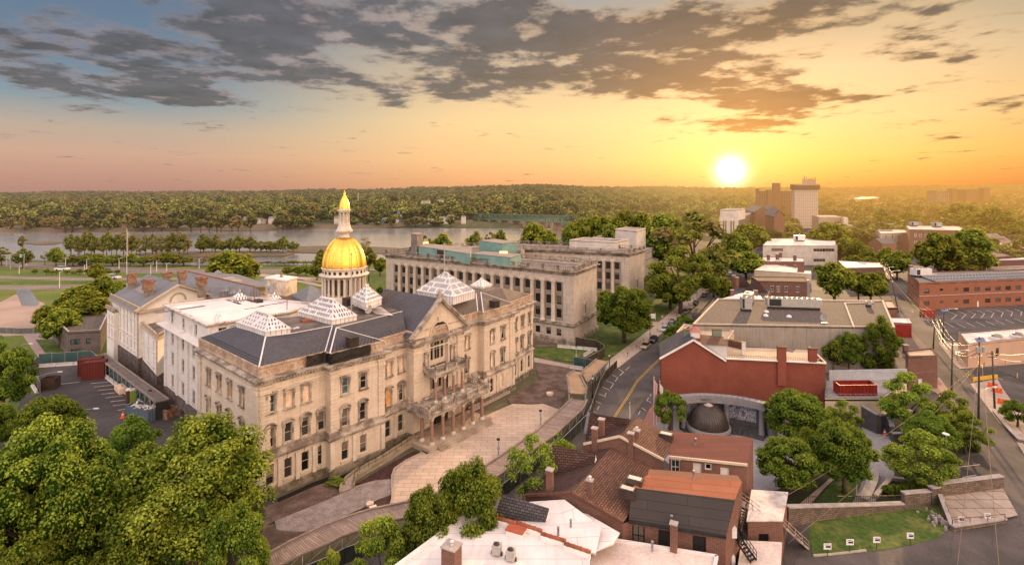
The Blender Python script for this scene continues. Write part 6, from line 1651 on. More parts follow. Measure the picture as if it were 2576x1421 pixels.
for(lab,code,x,yb,yt)in(('tall black lamp post behind the parked gold car','K',1474,545,330),('tall black lamp post beyond the row of parked cars','K',1979,125,-60)):
 p=gq(code,x,yb);r=thing('lamp_post',lab,'street lamp',p);h_=hgt(p,code,x,yt);m_=MB();m_.lathe(p.x,p.y,[(.16,0),(.1,.6),(.07,h_)],8);m_.build('post',BLACK,r);m_=MB();m_.beam((p.x,p.y,h_),(p.x-1.4,p.y,h_+.4),.08);m_.box(p.x-1.9,p.x-1.2,p.y-.15,p.y+.15,h_+.3,h_+.5);m_.build('lamp_arm',BLACK,r)
def mast_lamp(label,p,h,arm,m=STEEL):
 r=thing('street_light',label,'street light',p);m_=MB();m_.lathe(p.x,p.y,[(.14,0),(.08,h)],8);m_.build('mast',m,r)
 m_=MB();pts=[(p.x,p.y,h-.1),(p.x+arm[0]*.5,p.y+arm[1]*.5,h+.5),(p.x+arm[0],p.y+arm[1],h+.7)];m_.tube(pts,.05,6);m_.build('arm',m,r)
 m_=MB();e=pts[-1];u_=Vector((arm[0],arm[1])).normalized();m_.obox((e[0]+u_[0]*.35,e[1]+u_[1]*.35),u_,.9,.3,e[2]-.1,e[2]+.08);m_.build('lamp_head',WMET,r)
for(lab,code,x,yb,yt,ax_)in(('grey curved-arm street light at the left corner of the yard','E',213,770,520,(3,-.3)),('grey curved-arm light beside the dark brown skip','E',435,1035,860,(4,.6)),('grey curved-arm light rising from the tree at the edge of the yard','E',800,1560,1285,(4,.4))):
 p=gq(code,x,yb);mast_lamp(lab,p,hgt(p,code,x,yt),ax_)
for(lab,code,x,yb,yt)in(('camera pole behind the mesh fence in the yard, left of the walkway roof','E',1168,770,650),('camera pole standing among the green fence panels near the toilets','E',1708,1255,1030),('grey camera pole at the far left fence corner','E',320,740,635),('grey camera pole on the plaza beside the walkway','L',1458,255,75),('grey camera pole at the lower right edge of the plaza','K',302,1480,1320),('grey camera pole by the short green fence on the forecourt','K',684,840,625),('camera pole beside the dark brown skip','E',492,1010,890)):
 p=gq(code,x,yb);h_=hgt(p,code,x,yt);r=thing('camera_pole',lab,'camera pole',p);m_=MB();m_.lathe(p.x,p.y,[(.12,0),(.07,h_)],8);m_.build('pole',STEEL,r)
 m_=MB();m_.box(p.x-.3,p.x+.25,p.y-.15,p.y+.15,h_-.1,h_+.2);m_.build('camera',BLACK,r);m_=MB();m_.box(p.x-.2,p.x+.2,p.y-.25,p.y-.1,h_*.45,h_*.6);m_.build('control_box',GREYM,r)
STARS=M_noise('flag_blue',(.02,.03,.12),(.03,.04,.15),1,5)
m,n,out=newmat('flag_stripes');uvx=n.new('ShaderNodeSeparateXYZ');n.l.new(uvn(n),uvx.inputs[0])
finish(m,n,out,n.mix(n.m('GREATER_THAN',n.m('FRACT',n.m('MULTIPLY',uvx.outputs[1],3.2)),.5),(.55,.03,.03),(.75,.68,.64)),.8)
def flagpole(label,p,h,flag=None,fh=3.0,fw=.8,z1=None):
 r=thing('flagpole',label,'flagpole',p);m_=MB();m_.lathe(p.x,p.y,[(.11,0),(.05,h)],8);m_.build('pole',WMET,r)
 m_=MB();m_.blob((p.x,p.y,h+.1),.16);m_.build('ball',M_noise('brass',(.6,.4,.12),(.5,.33,.1),1,5,metal=1,rough=.3),r)
 if flag:
  z1=z1 or h-.4;m_=MB();n1=6;V_=[]
  for j in range(8):
   for i in range(n1):V_.append((p.x+.06+fw*i/(n1-1)*(1-.25*j/7)-.02*i,p.y+.16*math.sin(i*2.1+j*.5),z1-fh*j/7-.15*i))
  m_.add(V_,[(j*n1+i,j*n1+i+1,(j+1)*n1+i+1,(j+1)*n1+i)for j in range(7)for i in range(n1-1)],0,True);o=m_.build('flag',flag,r);return r
for(lab,code,x,yb,yt,fl_,fh_)in(('white flagpole with red and white striped flag, tallest by the red wall','N',170,1290,800,'flag_stripes',4.6),('white flagpole with red flag beside the striped flag','N',196,1290,880,'red_painted_steel',2.6),('white flagpole with white flag, behind the striped flag','N',230,1200,842,'white_paint',2.8),('white flagpole with dark blue flag, right of the small tree','N',298,1330,940,'flag_blue',3.0)):
 p=gq(code,x,yb);flagpole(lab,p,hgt(p,code,x,yt),MATS[fl_],fh_,.7)
p=gq('K',1258,1480);flagpole('short white pole at the kerb in front of the brown shingled roof',p,hgt(p,'K',1258,1240))
Yp=172;p=at(*q('A',1188,1010),Yp);p.z=0;flagpole('very tall white flagpole with limp striped flag in front of the river trees',p,H-(q('A',1188,505)[1]-HY)*Yp/F,MATS['flag_stripes'],7.5,.5)
for(lab,code,x,yb,yt)in(('bare rooftop flagpole in front of the golden dome','B',950,1290,745),('bare rooftop flagpole rising through the largest glazed lantern','B',1820,1130,650)):
 z_=ZT;p=gq(code,x,yb,z_);h_=hgt(p,code,x,yt);r=thing('rooftop_flagpole',lab,'flagpole',(p.x,p.y,z_));m_=MB();m_.lathe(p.x,p.y,[(.16,z_-.1),(.07,h_)],8);m_.blob((p.x,p.y,h_+.1),.2);m_.build('pole',GREYM,r)
def dish(label,p,r_=.9,z=0,face=(-.3,-1,.45)):
 r=thing('satellite_dish',label,'satellite dish',(p.x,p.y,z));f=Vector(face).normalized();a=f.cross(Vector((0,0,1))).normalized();b=a.cross(f);c=Vector((p.x,p.y,z+r_*1.5));m_=MB();V_=[];n_=16
 for k,(rr,dd)in enumerate(((.02,0),(.5,.06),(1,.24))):
  for i in range(n_):t=2*math.pi*i/n_;V_.append(c+(a*math.cos(t)+b*math.sin(t))*r_*rr+f*dd*r_)
 m_.add(V_,[(k*n_+i,k*n_+(i+1)%n_,(k+1)*n_+(i+1)%n_,(k+1)*n_+i)for k in range(2)for i in range(n_)],0,True);m_.build('reflector',GREYM,r)
 m_=MB();m_.beam((p.x,p.y,z),(p.x,p.y,z+r_*1.4),.1);m_.beam((p.x,p.y,z+r_*1.4),c+f*r_*.9,.05);m_.box(p.x-r_*.8,p.x+r_*.8,p.y-.3,p.y+.3,z,z+.12);m_.build('mount',STEEL,r)
dish('grey satellite dish on the tar roof right of the tall glazed lantern',gq('F',2205,320,ZT),.75,ZT)
m_=MB();a,b=gq('H',215,190,23),gq('H',350,60,25)
for k in range(9):p=a.lerp(b,k/9);m_.obox(p.xy,(1,-.4),1.2,.35,p.z,p.z+.06)
for s_ in(-.6,.6):m_.beam(a+Vector((s_,-s_*.4,0)),b+Vector((s_,-s_*.4,0)),.08);m_.beam(a+Vector((s_,-s_*.4,1)),b+Vector((s_,-s_*.4,1)),.05)
for k in range(5):
 p=a.lerp(b,k/4)
 for s_ in(-.6,.6):m_.beam(p+Vector((s_,-s_*.4,-1.2)),p+Vector((s_,-s_*.4,1)),.05)
tag(m_.build('roof_stairs',M_noise('brown_steel',(.10,.07,.05),(.13,.09,.07),1,4)),'brown steel stairs climbing the slate gable behind the pediment','stairs')
m_=MB();p=gq('F',1487,385,ZT);m_.obox(p.xy,uf,1.5,1.2,ZT,ZT+.35);tag(m_.build('roof_hatch',TERRA),'small orange red roof hatch on the tar roof between two lanterns','roof hatch')
m_=MB();m_.obox(gq('F',1985,200,ZT).xy,uf,2.2,1.8,ZT,ZT+1.5);tag(m_.build('vent_box',DKMET),'dark metal vent box at the foot of the dome drum','vent')
ya=[(1085,1385),(1240,1150),(1330,1000),(1480,850),(1590,745),(1700,640)]
stripe(list(zip(ya,ya[1:]))+[((a[0]+14,a[1]+6),(b[0]+14,b[1]+6))for a,b in zip(ya,ya[1:])],'K',YELL,.13)
stripe([((1135,868),(1190,905)),((1070,935),(1130,965)),((1000,995),(1085,1030)),((960,1062),(1040,1098)),((915,1135),(1000,1170)),((890,1215),(950,1245)),((870,1325),(900,1340)),((1255,848),(1215,882)),((1190,905),(1150,945)),((1130,965),(1100,1005)),((1085,1030),(1050,1080)),((1005,1130),(985,1170)),((930,1270),(910,1310)),((1490,1140),(1475,1165)),((1460,1180),(1440,1215)),((1440,1212),(1490,1235)),((1390,1290),(1430,1320)),((1370,1320),(1350,1360))],'K',LINEW,.13)
win_mesh('sash',1.1,2.0,rails=(.5,),bars=(.5,),pane='glass',frame_m='frame_clean',hood=('frame_white','lintel'))
win_mesh('sash_black',1.2,2.1,rails=(.5,),bars=(.5,),pane='glass',frame_m='frame_black',frame=.14)
win_mesh('office_w',2.6,1.6,bars=(.33,.66),pane='glass_warm',frame_m='frame_bronze')
win_mesh('office_s',1.6,.9,bars=(.5,),pane='glass',frame_m='frame_bronze')
win_mesh('door_plain',1.1,2.2,pane='door_white',frame_m='frame_clean',frame=.06)
win_mesh('small_sq',.9,.9,pane='glass',frame_m='frame_clean',frame=.16)
win_mesh('far_sash',1.5,2.4,rails=(.5,),pane='far_glass',frame_m='frame_clean',frame=.2)
win_mesh('far_strip',7.0,1.9,bars=(.25,.5,.75),pane='far_glass',frame_m='frame_white',frame=.12)
def chimney(label,p,z0_,h,w=.9,d=.7,mat=BRICK,pot=True,u_=(1,-.2),cap=CAP,root=None,name='chimney'):
 r=root or thing(name,label,'chimney',(p[0],p[1],z0_));m_=MB();m_.obox(v2(p),u_,w,d,z0_-.8,z0_+h);m_.build('shaft',mat,r)
 m_=MB();m_.obox(v2(p),u_,w+.16,d+.16,z0_+h,z0_+h+.14);m_.build('cap',cap,r)
 if pot:m_=MB();m_.lathe(p[0],p[1],[(.16,z0_+h+.14),(.14,z0_+h+.4),(.28,z0_+h+.45),(.02,z0_+h+.62)],8);m_.build('cowl',WMET,r)
 return r
RB=[v2(g(1664,1000.6)),v2(g(2077,1024.9))];ur=(RB[1]-RB[0]).normalized();nr=nrmr(RB[0],RB[1]);LR=(RB[1]-RB[0]).length
bk2=-nr*11.5+ur*1.0
rd=thing('red_painted_house','large red painted brick house with stepped gable, white trim and roof terrace','building',(*center(RB),0))
T_=lambda s_,z,d=0:Vector((RB[0][0]+ur[0]*s_+bk2[0]*d,RB[0][1]+ur[1]*s_+bk2[1]*d,z))
tA=hit(RB[0],RB[1],1744)*LR;tV=hit(RB[0],RB[1],1826)*LR
m_=MB();m_.poly([T_(0,-.1),T_(LR,-.1),T_(LR,9.2),T_(tV,9.2),T_(tV,8.8),T_(tA,12.9),T_(0,8.8)])
m_.quad(T_(0,-.1,1),T_(0,-.1),T_(0,8.8),T_(0,8.8,1));m_.quad(T_(LR,-.1),T_(LR,-.1,1),T_(LR,9.2,1),T_(LR,9.2));m_.quad(T_(LR,-.1,1),T_(0,-.1,1),T_(0,8.8,1),T_(LR,8.8,1))
m_.build('gable_wall',BRICKP,rd)
m_=MB();m_.quad(T_(-.3,8.8,-.02),T_(tA,13.0,-.02),T_(tA,13.0,1),T_(-.3,8.8,1));m_.build('roof',SHINGG,rd)
m_=MB();m_.quad(T_(tA,13.0,-.02),T_(tV,8.9,-.02),T_(tV,8.9,1),T_(tA,13.0,1));m_.build('roof',M_brick('mottled_shingles',(.22,.15,.12),(.12,.10,.10),(.05,.04,.04),.55,.3,.05,stain=.5),rd)
trimline(rd,[T_(-.4,8.6,-.03),T_(tA,12.95,-.03),T_(tV,8.8,-.03)],.3,.35,WHITE,'white_bargeboard')
trimline(rd,[T_(tV,9.3,-.02),T_(LR,9.3,-.02)],.4,.25,WHITE,'white_coping');trimline(rd,[T_(LR,9.3,0),T_(LR,9.3,1)],.3,.25,CREAM,'coping')
m_=MB();m_.prism([T_(tV+.3,0,.03).xy,T_(LR-.2,0,.03).xy,T_(LR-.2,0,.98).xy,T_(tV+.3,0,.98).xy],8.4,8.75);m_.build('terrace_roof',M_noise('tan_membrane',(.52,.40,.28),(.44,.33,.23),.3,3),rd)
m_=MB();m_.prism([T_(tV+.2,0,.02).xy,T_(tV+.2,0,.5).xy,T_(tA+1.2,0,.5).xy,T_(tA+1.2,0,.12).xy],9.0,11.9);m_.build('white_dormer',M_brick('white_siding',(.66,.62,.58),(.62,.58,.55),(.4,.37,.35),20,.2,.03,offs=0),rd)
m_=MB();m_.poly([T_(tV+.35,11.9,0),T_(tA+.9,11.9,.06),T_(tA+.9,12.4,.6),T_(tV+.35,12.1,.6)]);m_.build('dormer_roof',SHING,rd)
def pilas(x0n,x1n,ytn,ybn):
 s0_,s1_=hit(RB[0],RB[1],q('N',x0n,0)[0])*LR,hit(RB[0],RB[1],q('N',x1n,0)[0])*LR;Yw=T_((s0_+s1_)/2,0).y
 zt_,zb_=H-(q('N',0,ytn)[1]-HY)*Yw/F,H-(q('N',0,ybn)[1]-HY)*Yw/F;m_=MB();c=T_((s0_+s1_)/2,0);m_.obox(c.xy+nr*.1,ur,s1_-s0_,.9,zb_,zt_);m_.build('chimney_breast',BRICKP,rd)
 m_=MB();m_.obox(c.xy+nr*.1,ur,s1_-s0_+.15,1.05,zt_,zt_+.25);m_.build('chimney_cap',M_noise('burnt_brick',(.14,.06,.04),(.10,.05,.035),2,5),rd)
pilas(1443,1530,490,875);pilas(1765,1848,505,630)
cu=thing('roof_cupola','small white louvred cupola with pink pyramid roof on the red house ridge','cupola',T_(tA+.6,12,.35));c=T_(tA+.6,0,.3);m_=MB();m_.obox(c.xy,ur,2.0,1.9,11.6,12.6);m_.build('base',REDM,cu)
m_=MB();m_.obox(c.xy,ur,1.8,1.7,12.6,14.0);m_.build('louvre_box',M_brick('white_louvres',(.74,.70,.67),(.7,.66,.63),(.4,.36,.34),9,.16,.03,offs=0),cu)
m_=MB();P_=inset([c.xy+ur*sx*1.0+nr*sy*.95 for sx,sy in((-1,-1),(1,-1),(1,1),(-1,1))],-.15)
for i in range(4):m_.poly([up(P_[i],14.0),up(P_[(i+1)%4],14.0),up(c.xy,15.1)])
m_.build('pyramid_roof',M_noise('faded_red_roof',(.45,.16,.12),(.38,.13,.10),1,5),cu)
rl_=thing('terrace_railing','black metal railing along the roof terrace of the red house','railing',T_(tV+4,8.8,.06));m_=MB()
a,b=T_(tV+.5,8.75,.08),T_(LR-.6,8.75,.08)
for z_ in(.1,1.05):m_.beam(a+Vector((0,0,z_)),b+Vector((0,0,z_)),.06)
k=0;L_=(b-a).length
while k<L_:p=a.lerp(b,k/L_);m_.beam(p,p+Vector((0,0,1.05)),.035);k+=.35
m_.build('bars',BLACK,rl_)
for(lab,x,y,zb_,h_)in(('green sided chimney left of the pink cupola',522,400,9.5,4.2),('green sided chimney right of the pink cupola',820,395,9.5,4.2)):
 p=gq('N',x,y,11.5);chimney(lab,p,9.5,4.0,1.9,1.2,M_noise('green_stucco',(.20,.25,.17),(.16,.20,.14),.6,4),False,ur,M_noise('burnt_brick',(.14,.06,.04),(.10,.05,.035),2,5))
P_=[gq('N',x,y,10.2)for x,y in[(400,330),(560,345),(940,400),(1000,310),(640,262),(480,245)]]
nb=bldg('flat_roofed_house','cream house with flat tan roof between the red house and the gravel roof',P_);block(nb,P_,-.1,10.2,CREAM,MATS['tan_membrane'],.35,.3,CREAM)
m_=MB();P2=[v2(gq('N',x,y,8.8))for x,y in[(940,480),(1440,500),(1600,540),(1640,500),(1130,478)]];m_.prism(P2,3,8.8);tag(m_.build('back_extension',ROOFD),'dark felt covered rear extension behind the terrace railing','extension')
P_=[v2(gq('N',x,y,10.5))for x,y in[(938,400),(1085,435),(1110,405),(960,392)]];m_=MB();m_.prism(P_,6,10.3);o=m_.build('roof_enclosure',SHING);tag(o,'small brown shingled roof enclosure right of the white dormer','enclosure')
chimney('slim white chimney beside the terrace railing',gq('N',1097,560,8.8),8.8,2.6,.7,.6,WHITEP,False,ur)
z=11.6
GB=[v2(g(1742.4,813.8,z)),v2(g(2252,822,z)),v2(g(2222,754.7,z)),v2(g(1805.5,750.4,z))]
gb_=bldg('store_building','wide concrete building with brown gravel roof and rooftop air handling units',GB)
CWALL=M_brick('board_marked_concrete',(.33,.285,.24),(.29,.25,.21),(.23,.20,.17),4,30,.03,offs=0,stain=.3,streak=.3)
block(gb_,GB,-.1,z,CWALL,GRAVEL,.35,.45,M_noise('bright_coping',(.62,.50,.38),(.5,.4,.3),.5,4))
def hvac(label,x,y,zr,L,W_,h,code='N',u_=None,mat=GREYM,parts=True):
 p=gq(code,x,y,zr);r=thing('rooftop_unit',label,'air conditioner',(p.x,p.y,zr));uu=u_ or ur;m_=MB();m_.obox(p.xy,uu,L,W_,zr+.7,zr+.7+h);m_.build('casing',mat,r)
 m_=MB();m_.obox(p.xy,uu,L*.92,W_*.9,zr,zr+.7);m_.build('plinth',BLACK,r)
 m_=MB();k=-L/2+.8
 while k<L/2-.3:
  c=p.xy+Vector(uu)*k;m_.lathe(c[0],c[1],[(.01,zr+.74+h),(.5,zr+.74+h),(.55,zr+.9+h),(.6,zr+.9+h)],12);k+=1.35
 m_.build('fan_cowls',STEEL,r)
 m_=MB();u2=Vector(uu);n2=Vector((u2[1],-u2[0]));m_.obox(p.xy+n2*W_*.5-u2*L*.36,u2,L*.22,.08,zr+.9,zr+.4+h);m_.build('grille',BLACK,r)
usl=(GB[3]-GB[0]).normalized()
hvac('tall pale air handler with cream louvred end near the left of the gravel roof',1120,110,z-.3,2.6,2.6,3.2)
hvac('longer pale air handler right behind the tall one',1150,40,z-.3,2.4,6.0,2.6,u_=Vector((usl[1],-usl[0])))
hvac('very long pale air handling unit in the middle of the gravel roof',1610,90,z-.3,14.5,2.6,2.4)
hvac('small white condenser box near the right end of the gravel roof',2385,70,z-.3,1.3,1.0,.9)
dish('white satellite dish standing on a ballast frame on the gravel roof',gq('N',1930,240,z-.3),1.0,z-.3,(-1,-.3,.3))
for(x,y)in((1325,165),(1565,175),(1330,125)):
 p=gq('N',x,y,z-.3);m_=MB();m_.lathe(p.x,p.y,[(.7,z-.3),(.65,z),(.3,z+.25),(.01,z+.3)],10);tag(m_.build('roof_vent',WMET),{1325:'white domed roof vent left of the long air handler',1565:'white domed vent in front of the long air handler',1330:'small white mushroom vent at the left end of the long air handler'}[x],'vent')
m_=MB();a,b,c=gq('N',2235,285,z-.3),gq('N',2140,35,z-.3),gq('N',2440,30,z-.3);m_.beam(a+Vector((0,0,.15)),b+Vector((0,0,.15)),.4,.3);m_.beam(b+Vector((0,0,.15)),c+Vector((0,0,.15)),.4,.3);tag(m_.build('roof_duct',MATS['bright_coping']),'long angled pale duct line on the right part of the gravel roof','duct')
def simple(name,label,code,pts,zt_,wall,roof,win=None,parapet=.3,cat='building',capm=None):
 P_=[v2(gq(code,x,y,zt_))for x,y in pts];r=bldg(name,label,P_,cat);block(r,P_,-.1,zt_,wall,roof,parapet,.25,capm or wall,holes=win);return r,P_
simple('brick_annexe','small brick annexe with rusty roof against the right end of the gravel roof','O',[(705,85),(825,85),(770,5),(660,5)],7,BRICK,M_noise('tan_membrane',(.52,.40,.28),(.44,.33,.23),.3,3))
simple('red_shed','long red flat roofed shed beside the alley right of the big tree','O',[(770,255),(985,262),(950,210),(740,205)],4.5,REDM,ROOFW,capm=WHITE)
r_,P_=simple('brick_garage','small brick garage with orange lit flat roof and white door by the alley','O',[(945,635),(1278,628),(1220,540),(915,575)],7.5,BRICK,MATS['tan_membrane'],{0:[(q('O',1087,0)[0],.1,'door_plain')]},.3,capm=M_noise('burnt_brick',(.14,.06,.04),(.10,.05,.035),2,5))
m_=MB();a=gq('O',1140,850);b=gq('O',1255,848);m_.along(a.xy,b.xy,.4,0,1.6);tag(m_.build('white_tank',WHITE),'white panel leaning against the brick garage beside its white door','panel')
chimney('small brick chimney at the back of the garage roof',gq('O',915,570,7.5),7.5,1.2,.9,.8,BRICKD,False,ur)
SR=[v2(gq('O',x,y,4.2))for x,y in[(0,1115),(640,1115),(930,900),(930,855),(40,860),(0,900)]]
srv=bldg('service_building','low grey flat roofed service building carrying a red skip on its deck',SR);block(srv,SR,-.1,4.2,CREAM,M_noise('grey_deck',(.30,.28,.28),(.22,.20,.20),.3,3),.25,.25,M_noise('green_coping',(.12,.16,.14),(.10,.13,.12),1,4),holes={0:[]})
m_=MB();a,b=v2(gq('O',45,905,4.2)),v2(gq('O',930,885,4.2));m_.along(a,b,.3,3.9,6.2);tag(m_.build('parapet_wall',M_noise('pale_blue_render',(.42,.43,.46),(.36,.37,.4),.4,4)),'pale grey blue parapet wall behind the red skip','wall')
zs_=4.0;a,b=v2(gq('O',168,1090,zs_)),v2(gq('O',585,1085,zs_));c=b+Vector((.3,2.6));d=a+Vector((.3,2.6))
r=thing('red_skip','long open bright red skip on the grey service deck','skip',(*center([a,b,c,d]),zs_));m_=MB();P_=[a,b,c,d]
for i in range(4):m_.along(P_[i],P_[(i+1)%4],.12,zs_,zs_+2.1)
m_.prism(P_,zs_,zs_+.2);m_.build('box',REDM,r);m_=MB()
for i in range(4):m_.beam((*P_[i],zs_+2.1),(*P_[(i+1)%4],zs_+2.1),.2,.18)
for k in range(12):p=a.lerp(b,k/11);m_.beam((*(p-Vector((0,.1))),zs_),(*(p-Vector((0,.1))),zs_+2.1),.12)
m_.build('rib_frame',REDM,r)
m_=MB();a,b=gq('O',0,1118,4.2),gq('O',640,1118,4.2)
for z_ in(.45,.9):m_.beam(a+Vector((0,0,z_)),b+Vector((0,0,z_)),.05)
for k in range(12):p=a.lerp(b,k/11);m_.beam(p,p+Vector((0,0,.9)),.05)
tag(m_.build('deck_railing',STEEL),'thin grey railing along the front edge of the service deck','railing')
z=10.2
OB=[v2(g(2312.5,711.4,z)),v2(g(2700,697,z)),v2(g(2700,674,z)),v2(g(2283,684.6,z))]
ob=bldg('brick_office','long two-storey red brick office with glittering solar panels on its flat roof',OB)
xo=[(2996+x/2.342)/1.5901 for x in(1663,2035,2135,2237,2332,2427,2520)];xo2=[(2996+x/2.342)/1.5901 for x in(1803,1940)];xo3=[(2996+x/2.342)/1.5901 for x in(1663,2035,2237,2332,2427,2520)]
block(ob,OB,-.1,z,BRICKF,M_noise('grey_membrane',(.24,.20,.18),(.19,.16,.145),.2,3),.4,.35,M_noise('burnt_brick',(.14,.06,.04),(.10,.05,.035),2,5),holes={0:[(x,6.1,'office_w')for x in xo]+[(x,6.8,'office_s')for x in xo2]+[(x,1.5,'office_w')for x in xo3]+[(x,2.2,'office_s')for x in xo2]+[((2996+2148/2.342)/1.5901,.1,'door_plain')],3:[(2288,6,'office_s'),(2296,6,'office_s'),(2304,6,'office_s')]})
m_=MB();cornice(m_,[OB[0],OB[1]],5.0,[(0,0),(.12,.02),(.12,.22),(0,.25)]);m_.build('stone_band',CAP,ob)
sp_=thing('solar_array','rows of tilted solar panels catching the low sun on the brick office roof','solar panels',(*center(OB),z));
u_=(OB[1]-OB[0]).normalized();v_=Vector((-u_[1],u_[0]))
SOL=M_brick('solar_cells',(.09,.08,.085),(.07,.065,.07),(.5,.42,.33),1.6,1.0,.05,offs=0,rough=.12,spec=.9)
for k in range(9):
 m_=MB();a=OB[0]+u_*(9+k*.7)+v_*(1.2+k*1.35);b=a+u_*60;m_.quad((*a,z-.1),(*b,z-.1),(*(b+v_*1.25),z+.45),(*(a+v_*1.25),z+.45));m_.build('panel_row',SOL,sp_)
hvac('large white rooftop air conditioner at the left end of the brick office',1610,950,z-.2,7.5,3.0,2.6,'D',u_,WMET)
chimney('brick chimney at the left corner of the brick office roof',gq('D',1515,915,z),z,3.0,1.3,1.2,BRICK,False)
r_,P_=simple('cream_block','cream three-storey block with sunlit ribbed roof on the street corner','D',[(1235,547),(1490,540),(1455,512),(1205,512)],14.5,CREAM,FAR_W,{0:gridwin([('far_sash',10.5),('far_sash',5.8)],[(2996+x/2.342)/1.5901 for x in(1285,1350,1402,1467)])},.4)
r_,P_=simple('brick_block','taller red brick block with white roof to the right of the cream block','D',[(1500,508),(2050,520),(1960,480),(1472,474)],19.0,FAR_B,FAR_W,{0:gridwin([('far_sash',14),('far_sash',9),('far_sash',4)],[(2996+x/2.342)/1.5901 for x in(1562,1607,1660,1710,1780,1840)])},.4,capm=CREAM)
hvac('boxy rooftop unit at the left end of the brick block roof',1540,480,19,4,4,2.6,'D');hvac('grey rooftop unit in the middle of the brick block roof',1757,488,19,5,4,2.6,'D')
r_,P_=simple('white_modern_block','long white modern block with ribbon windows and bright flat roof','D',[(130,656),(828,660),(825,590),(195,595)],12,FAR_W,M_noise('bright_roof',(.78,.70,.62),(.66,.58,.5),.2,2),{0:[((2996+x/2.342)/1.5901,8.2,'far_strip')for x in(185,265,660,745)]+[((2996+x/2.342)/1.5901,2.0,'far_strip')for x in(660,)]},.5)
hvac('white plant box on the roof of the long white modern block',470,620,12,6,4,3.2,'D',None,WMET)
def house(label,code,pts,ze,wall,roof,win=None,name='town_house',cap_=None,parapet=.25):return simple(name,label,code,pts,ze,wall,roof,win,parapet,'house',cap_)
BURNT=MATS['burnt_brick']
hx=lambda*a:[(2996+x/2.342)/1.5901 for x in a]
house('brick town house with pale blue metal roof and four chimneys','D',[(100,808),(520,812),(515,775),(135,765)],10,BRICK,M_noise('pale_metal_roof',(.50,.48,.50),(.42,.40,.42),.3,3),{0:gridwin([('sash',6)],hx(180,260,340,430))})
for x,y in((182,770),(265,765),(430,775),(295,748)):chimney({182:'brick chimney at the left end of the pale blue roof',265:'second brick chimney from the left on the pale blue roof',430:'brick chimney at the right end of the pale blue roof',295:'small brick chimney behind the pale blue roof'}[x],gq('D',x,y+22,10),10,2.4,1.3,1.1,BRICK,True)
r_,P_=house('cream villa with low white hipped roof and arched attic window','D',[(50,890),(450,915),(455,870),(170,825)],8.5,CREAM,M_noise('pale_white_roof',(.70,.64,.6),(.6,.54,.5),.3,3),{0:gridwin([('small_sq',5)],hx(290,380))})
house('long dark brick house with brown metal roof and tall white trimmed windows','D',[(80,990),(545,1000),(530,955),(20,950)],9.5,BRICKD,M_noise('brown_metal_roof',(.15,.10,.075),(.11,.075,.055),.3,3),{0:gridwin([('sash',5.4),('sash',1.4)],hx(215,275,348,455))})
m_=MB();P_=[v2(gq('D',x,y,6.5))for x,y in[(525,1010),(560,1005),(560,1000),(525,1000)]];a=v2(gq('D',540,1150));m_.obox(a,ur,2.2,2.0,0,7.5);tag(m_.build('bay_tower',WHITE),'white wooden bay window stack on the end of the dark brick house','bay window')
r_,P_=house('brown brick house front with twin gables and chimney stacks','C',[(2150,1120),(2500,1160),(2540,1060),(2210,1030)],7.5,BRICKD,SHINGG)
m_=MB()
for(bx,by)in((2290,1040),(2430,1085)):
 c=v2(gq('C',bx,by,8));u_=ur;a,b,d=c-u_*3.2,c+u_*3.2,c;nn=-nr*7
 m_.add([up(a,7.2),up(b,7.2),up(d,11.2),up(a+nn,7.2),up(b+nn,7.2),up(d+nn,11.2)],[(0,1,2),(0,2,5,3),(1,4,5,2)],0)
m_.build('gabled_roof',SHINGD,r_)
m_=MB();P_=[v2(gq('C',x,y,9))for x,y in[(2060,1140),(2480,1165),(2440,1110),(2260,1085)]];c=center(P_);
for i in range(4):m_.poly([up(P_[i],8.2),up(P_[(i+1)%4],8.2),up(c,9.6)])
wr=bldg('white_roofed_house','low house with bright white faceted roof just behind the gravel roof edge',P_,'house');m_.build('roof',ROOFW,wr);m_=MB();m_.prism(P_,0,8.1);m_.build('wall',BRICK,wr)
for k,(x,y)in enumerate(((2175,1100),(2395,1105),(2190,1010),(2220,1020))):chimney(['squat brick chimney at the left of the white faceted roof','squat brick chimney at the right of the white faceted roof','tall brick chimney behind the white faceted roof','second tall brick chimney beside the gabled brick front'][k],gq('C',x,y+15,9),9,[1.4,1.4,3.4,3.0][k],1.2,1.0,BRICK,False)
house('low brick terrace with patched white roof left of the alley','D',[(900,870),(1275,862),(1245,818),(830,800)],7.5,BRICKD,ROOFWD)
house('grey sided house right of the long white modern block','D',[(830,730),(910,760),(905,700),(835,690)],6,FAR_R,FAR_S)
house('low shed with white roof left of the yellow tree','D',[(450,920),(585,925),(580,895),(450,893)],5,CREAM,ROOFW)
for k,(pts,ze,wl_,rf)in enumerate((([(2225,650),(2375,655),(2375,625),(2285,592),(2225,625)],9,M_noise('far_orange_brick',(.42,.17,.07),(.36,.14,.06),.3,2,haze=2600),ROOFWD),([(2445,655),(2640,700),(2640,660),(2445,625)],9,M_noise('far_red_brick',(.30,.09,.07),(.26,.08,.06),.3,2,haze=2600),FAR_W),([(2195,745),(2300,770),(2470,755),(2300,705),(2170,690)],8,BRICKD,M_noise('brown_metal_roof',(.15,.10,.075),(.11,.075,.055),.3,3)),([(2335,800),(2640,790),(2640,765),(2340,785)],7,BRICKD,ROOFWD),([(2220,895),(2640,870),(2640,845),(2225,862)],7,M_noise('pale_stucco',(.5,.44,.4),(.44,.38,.34),.3,3),ROOFD))):
 house(['orange brick house with pale gable roof right of the great tree','red brick row with white eaves at the right edge','dark brick house with sagging brown roof','long low dark brick house with white flat roof','flat roofed shed with white edges behind the brick office'][k],'D',pts,ze,wl_,rf,{1:gridwin([('far_sash',5),('far_sash',1.5)],hx(2470,2500,2530,2560)),}if False else None)
z=6.2
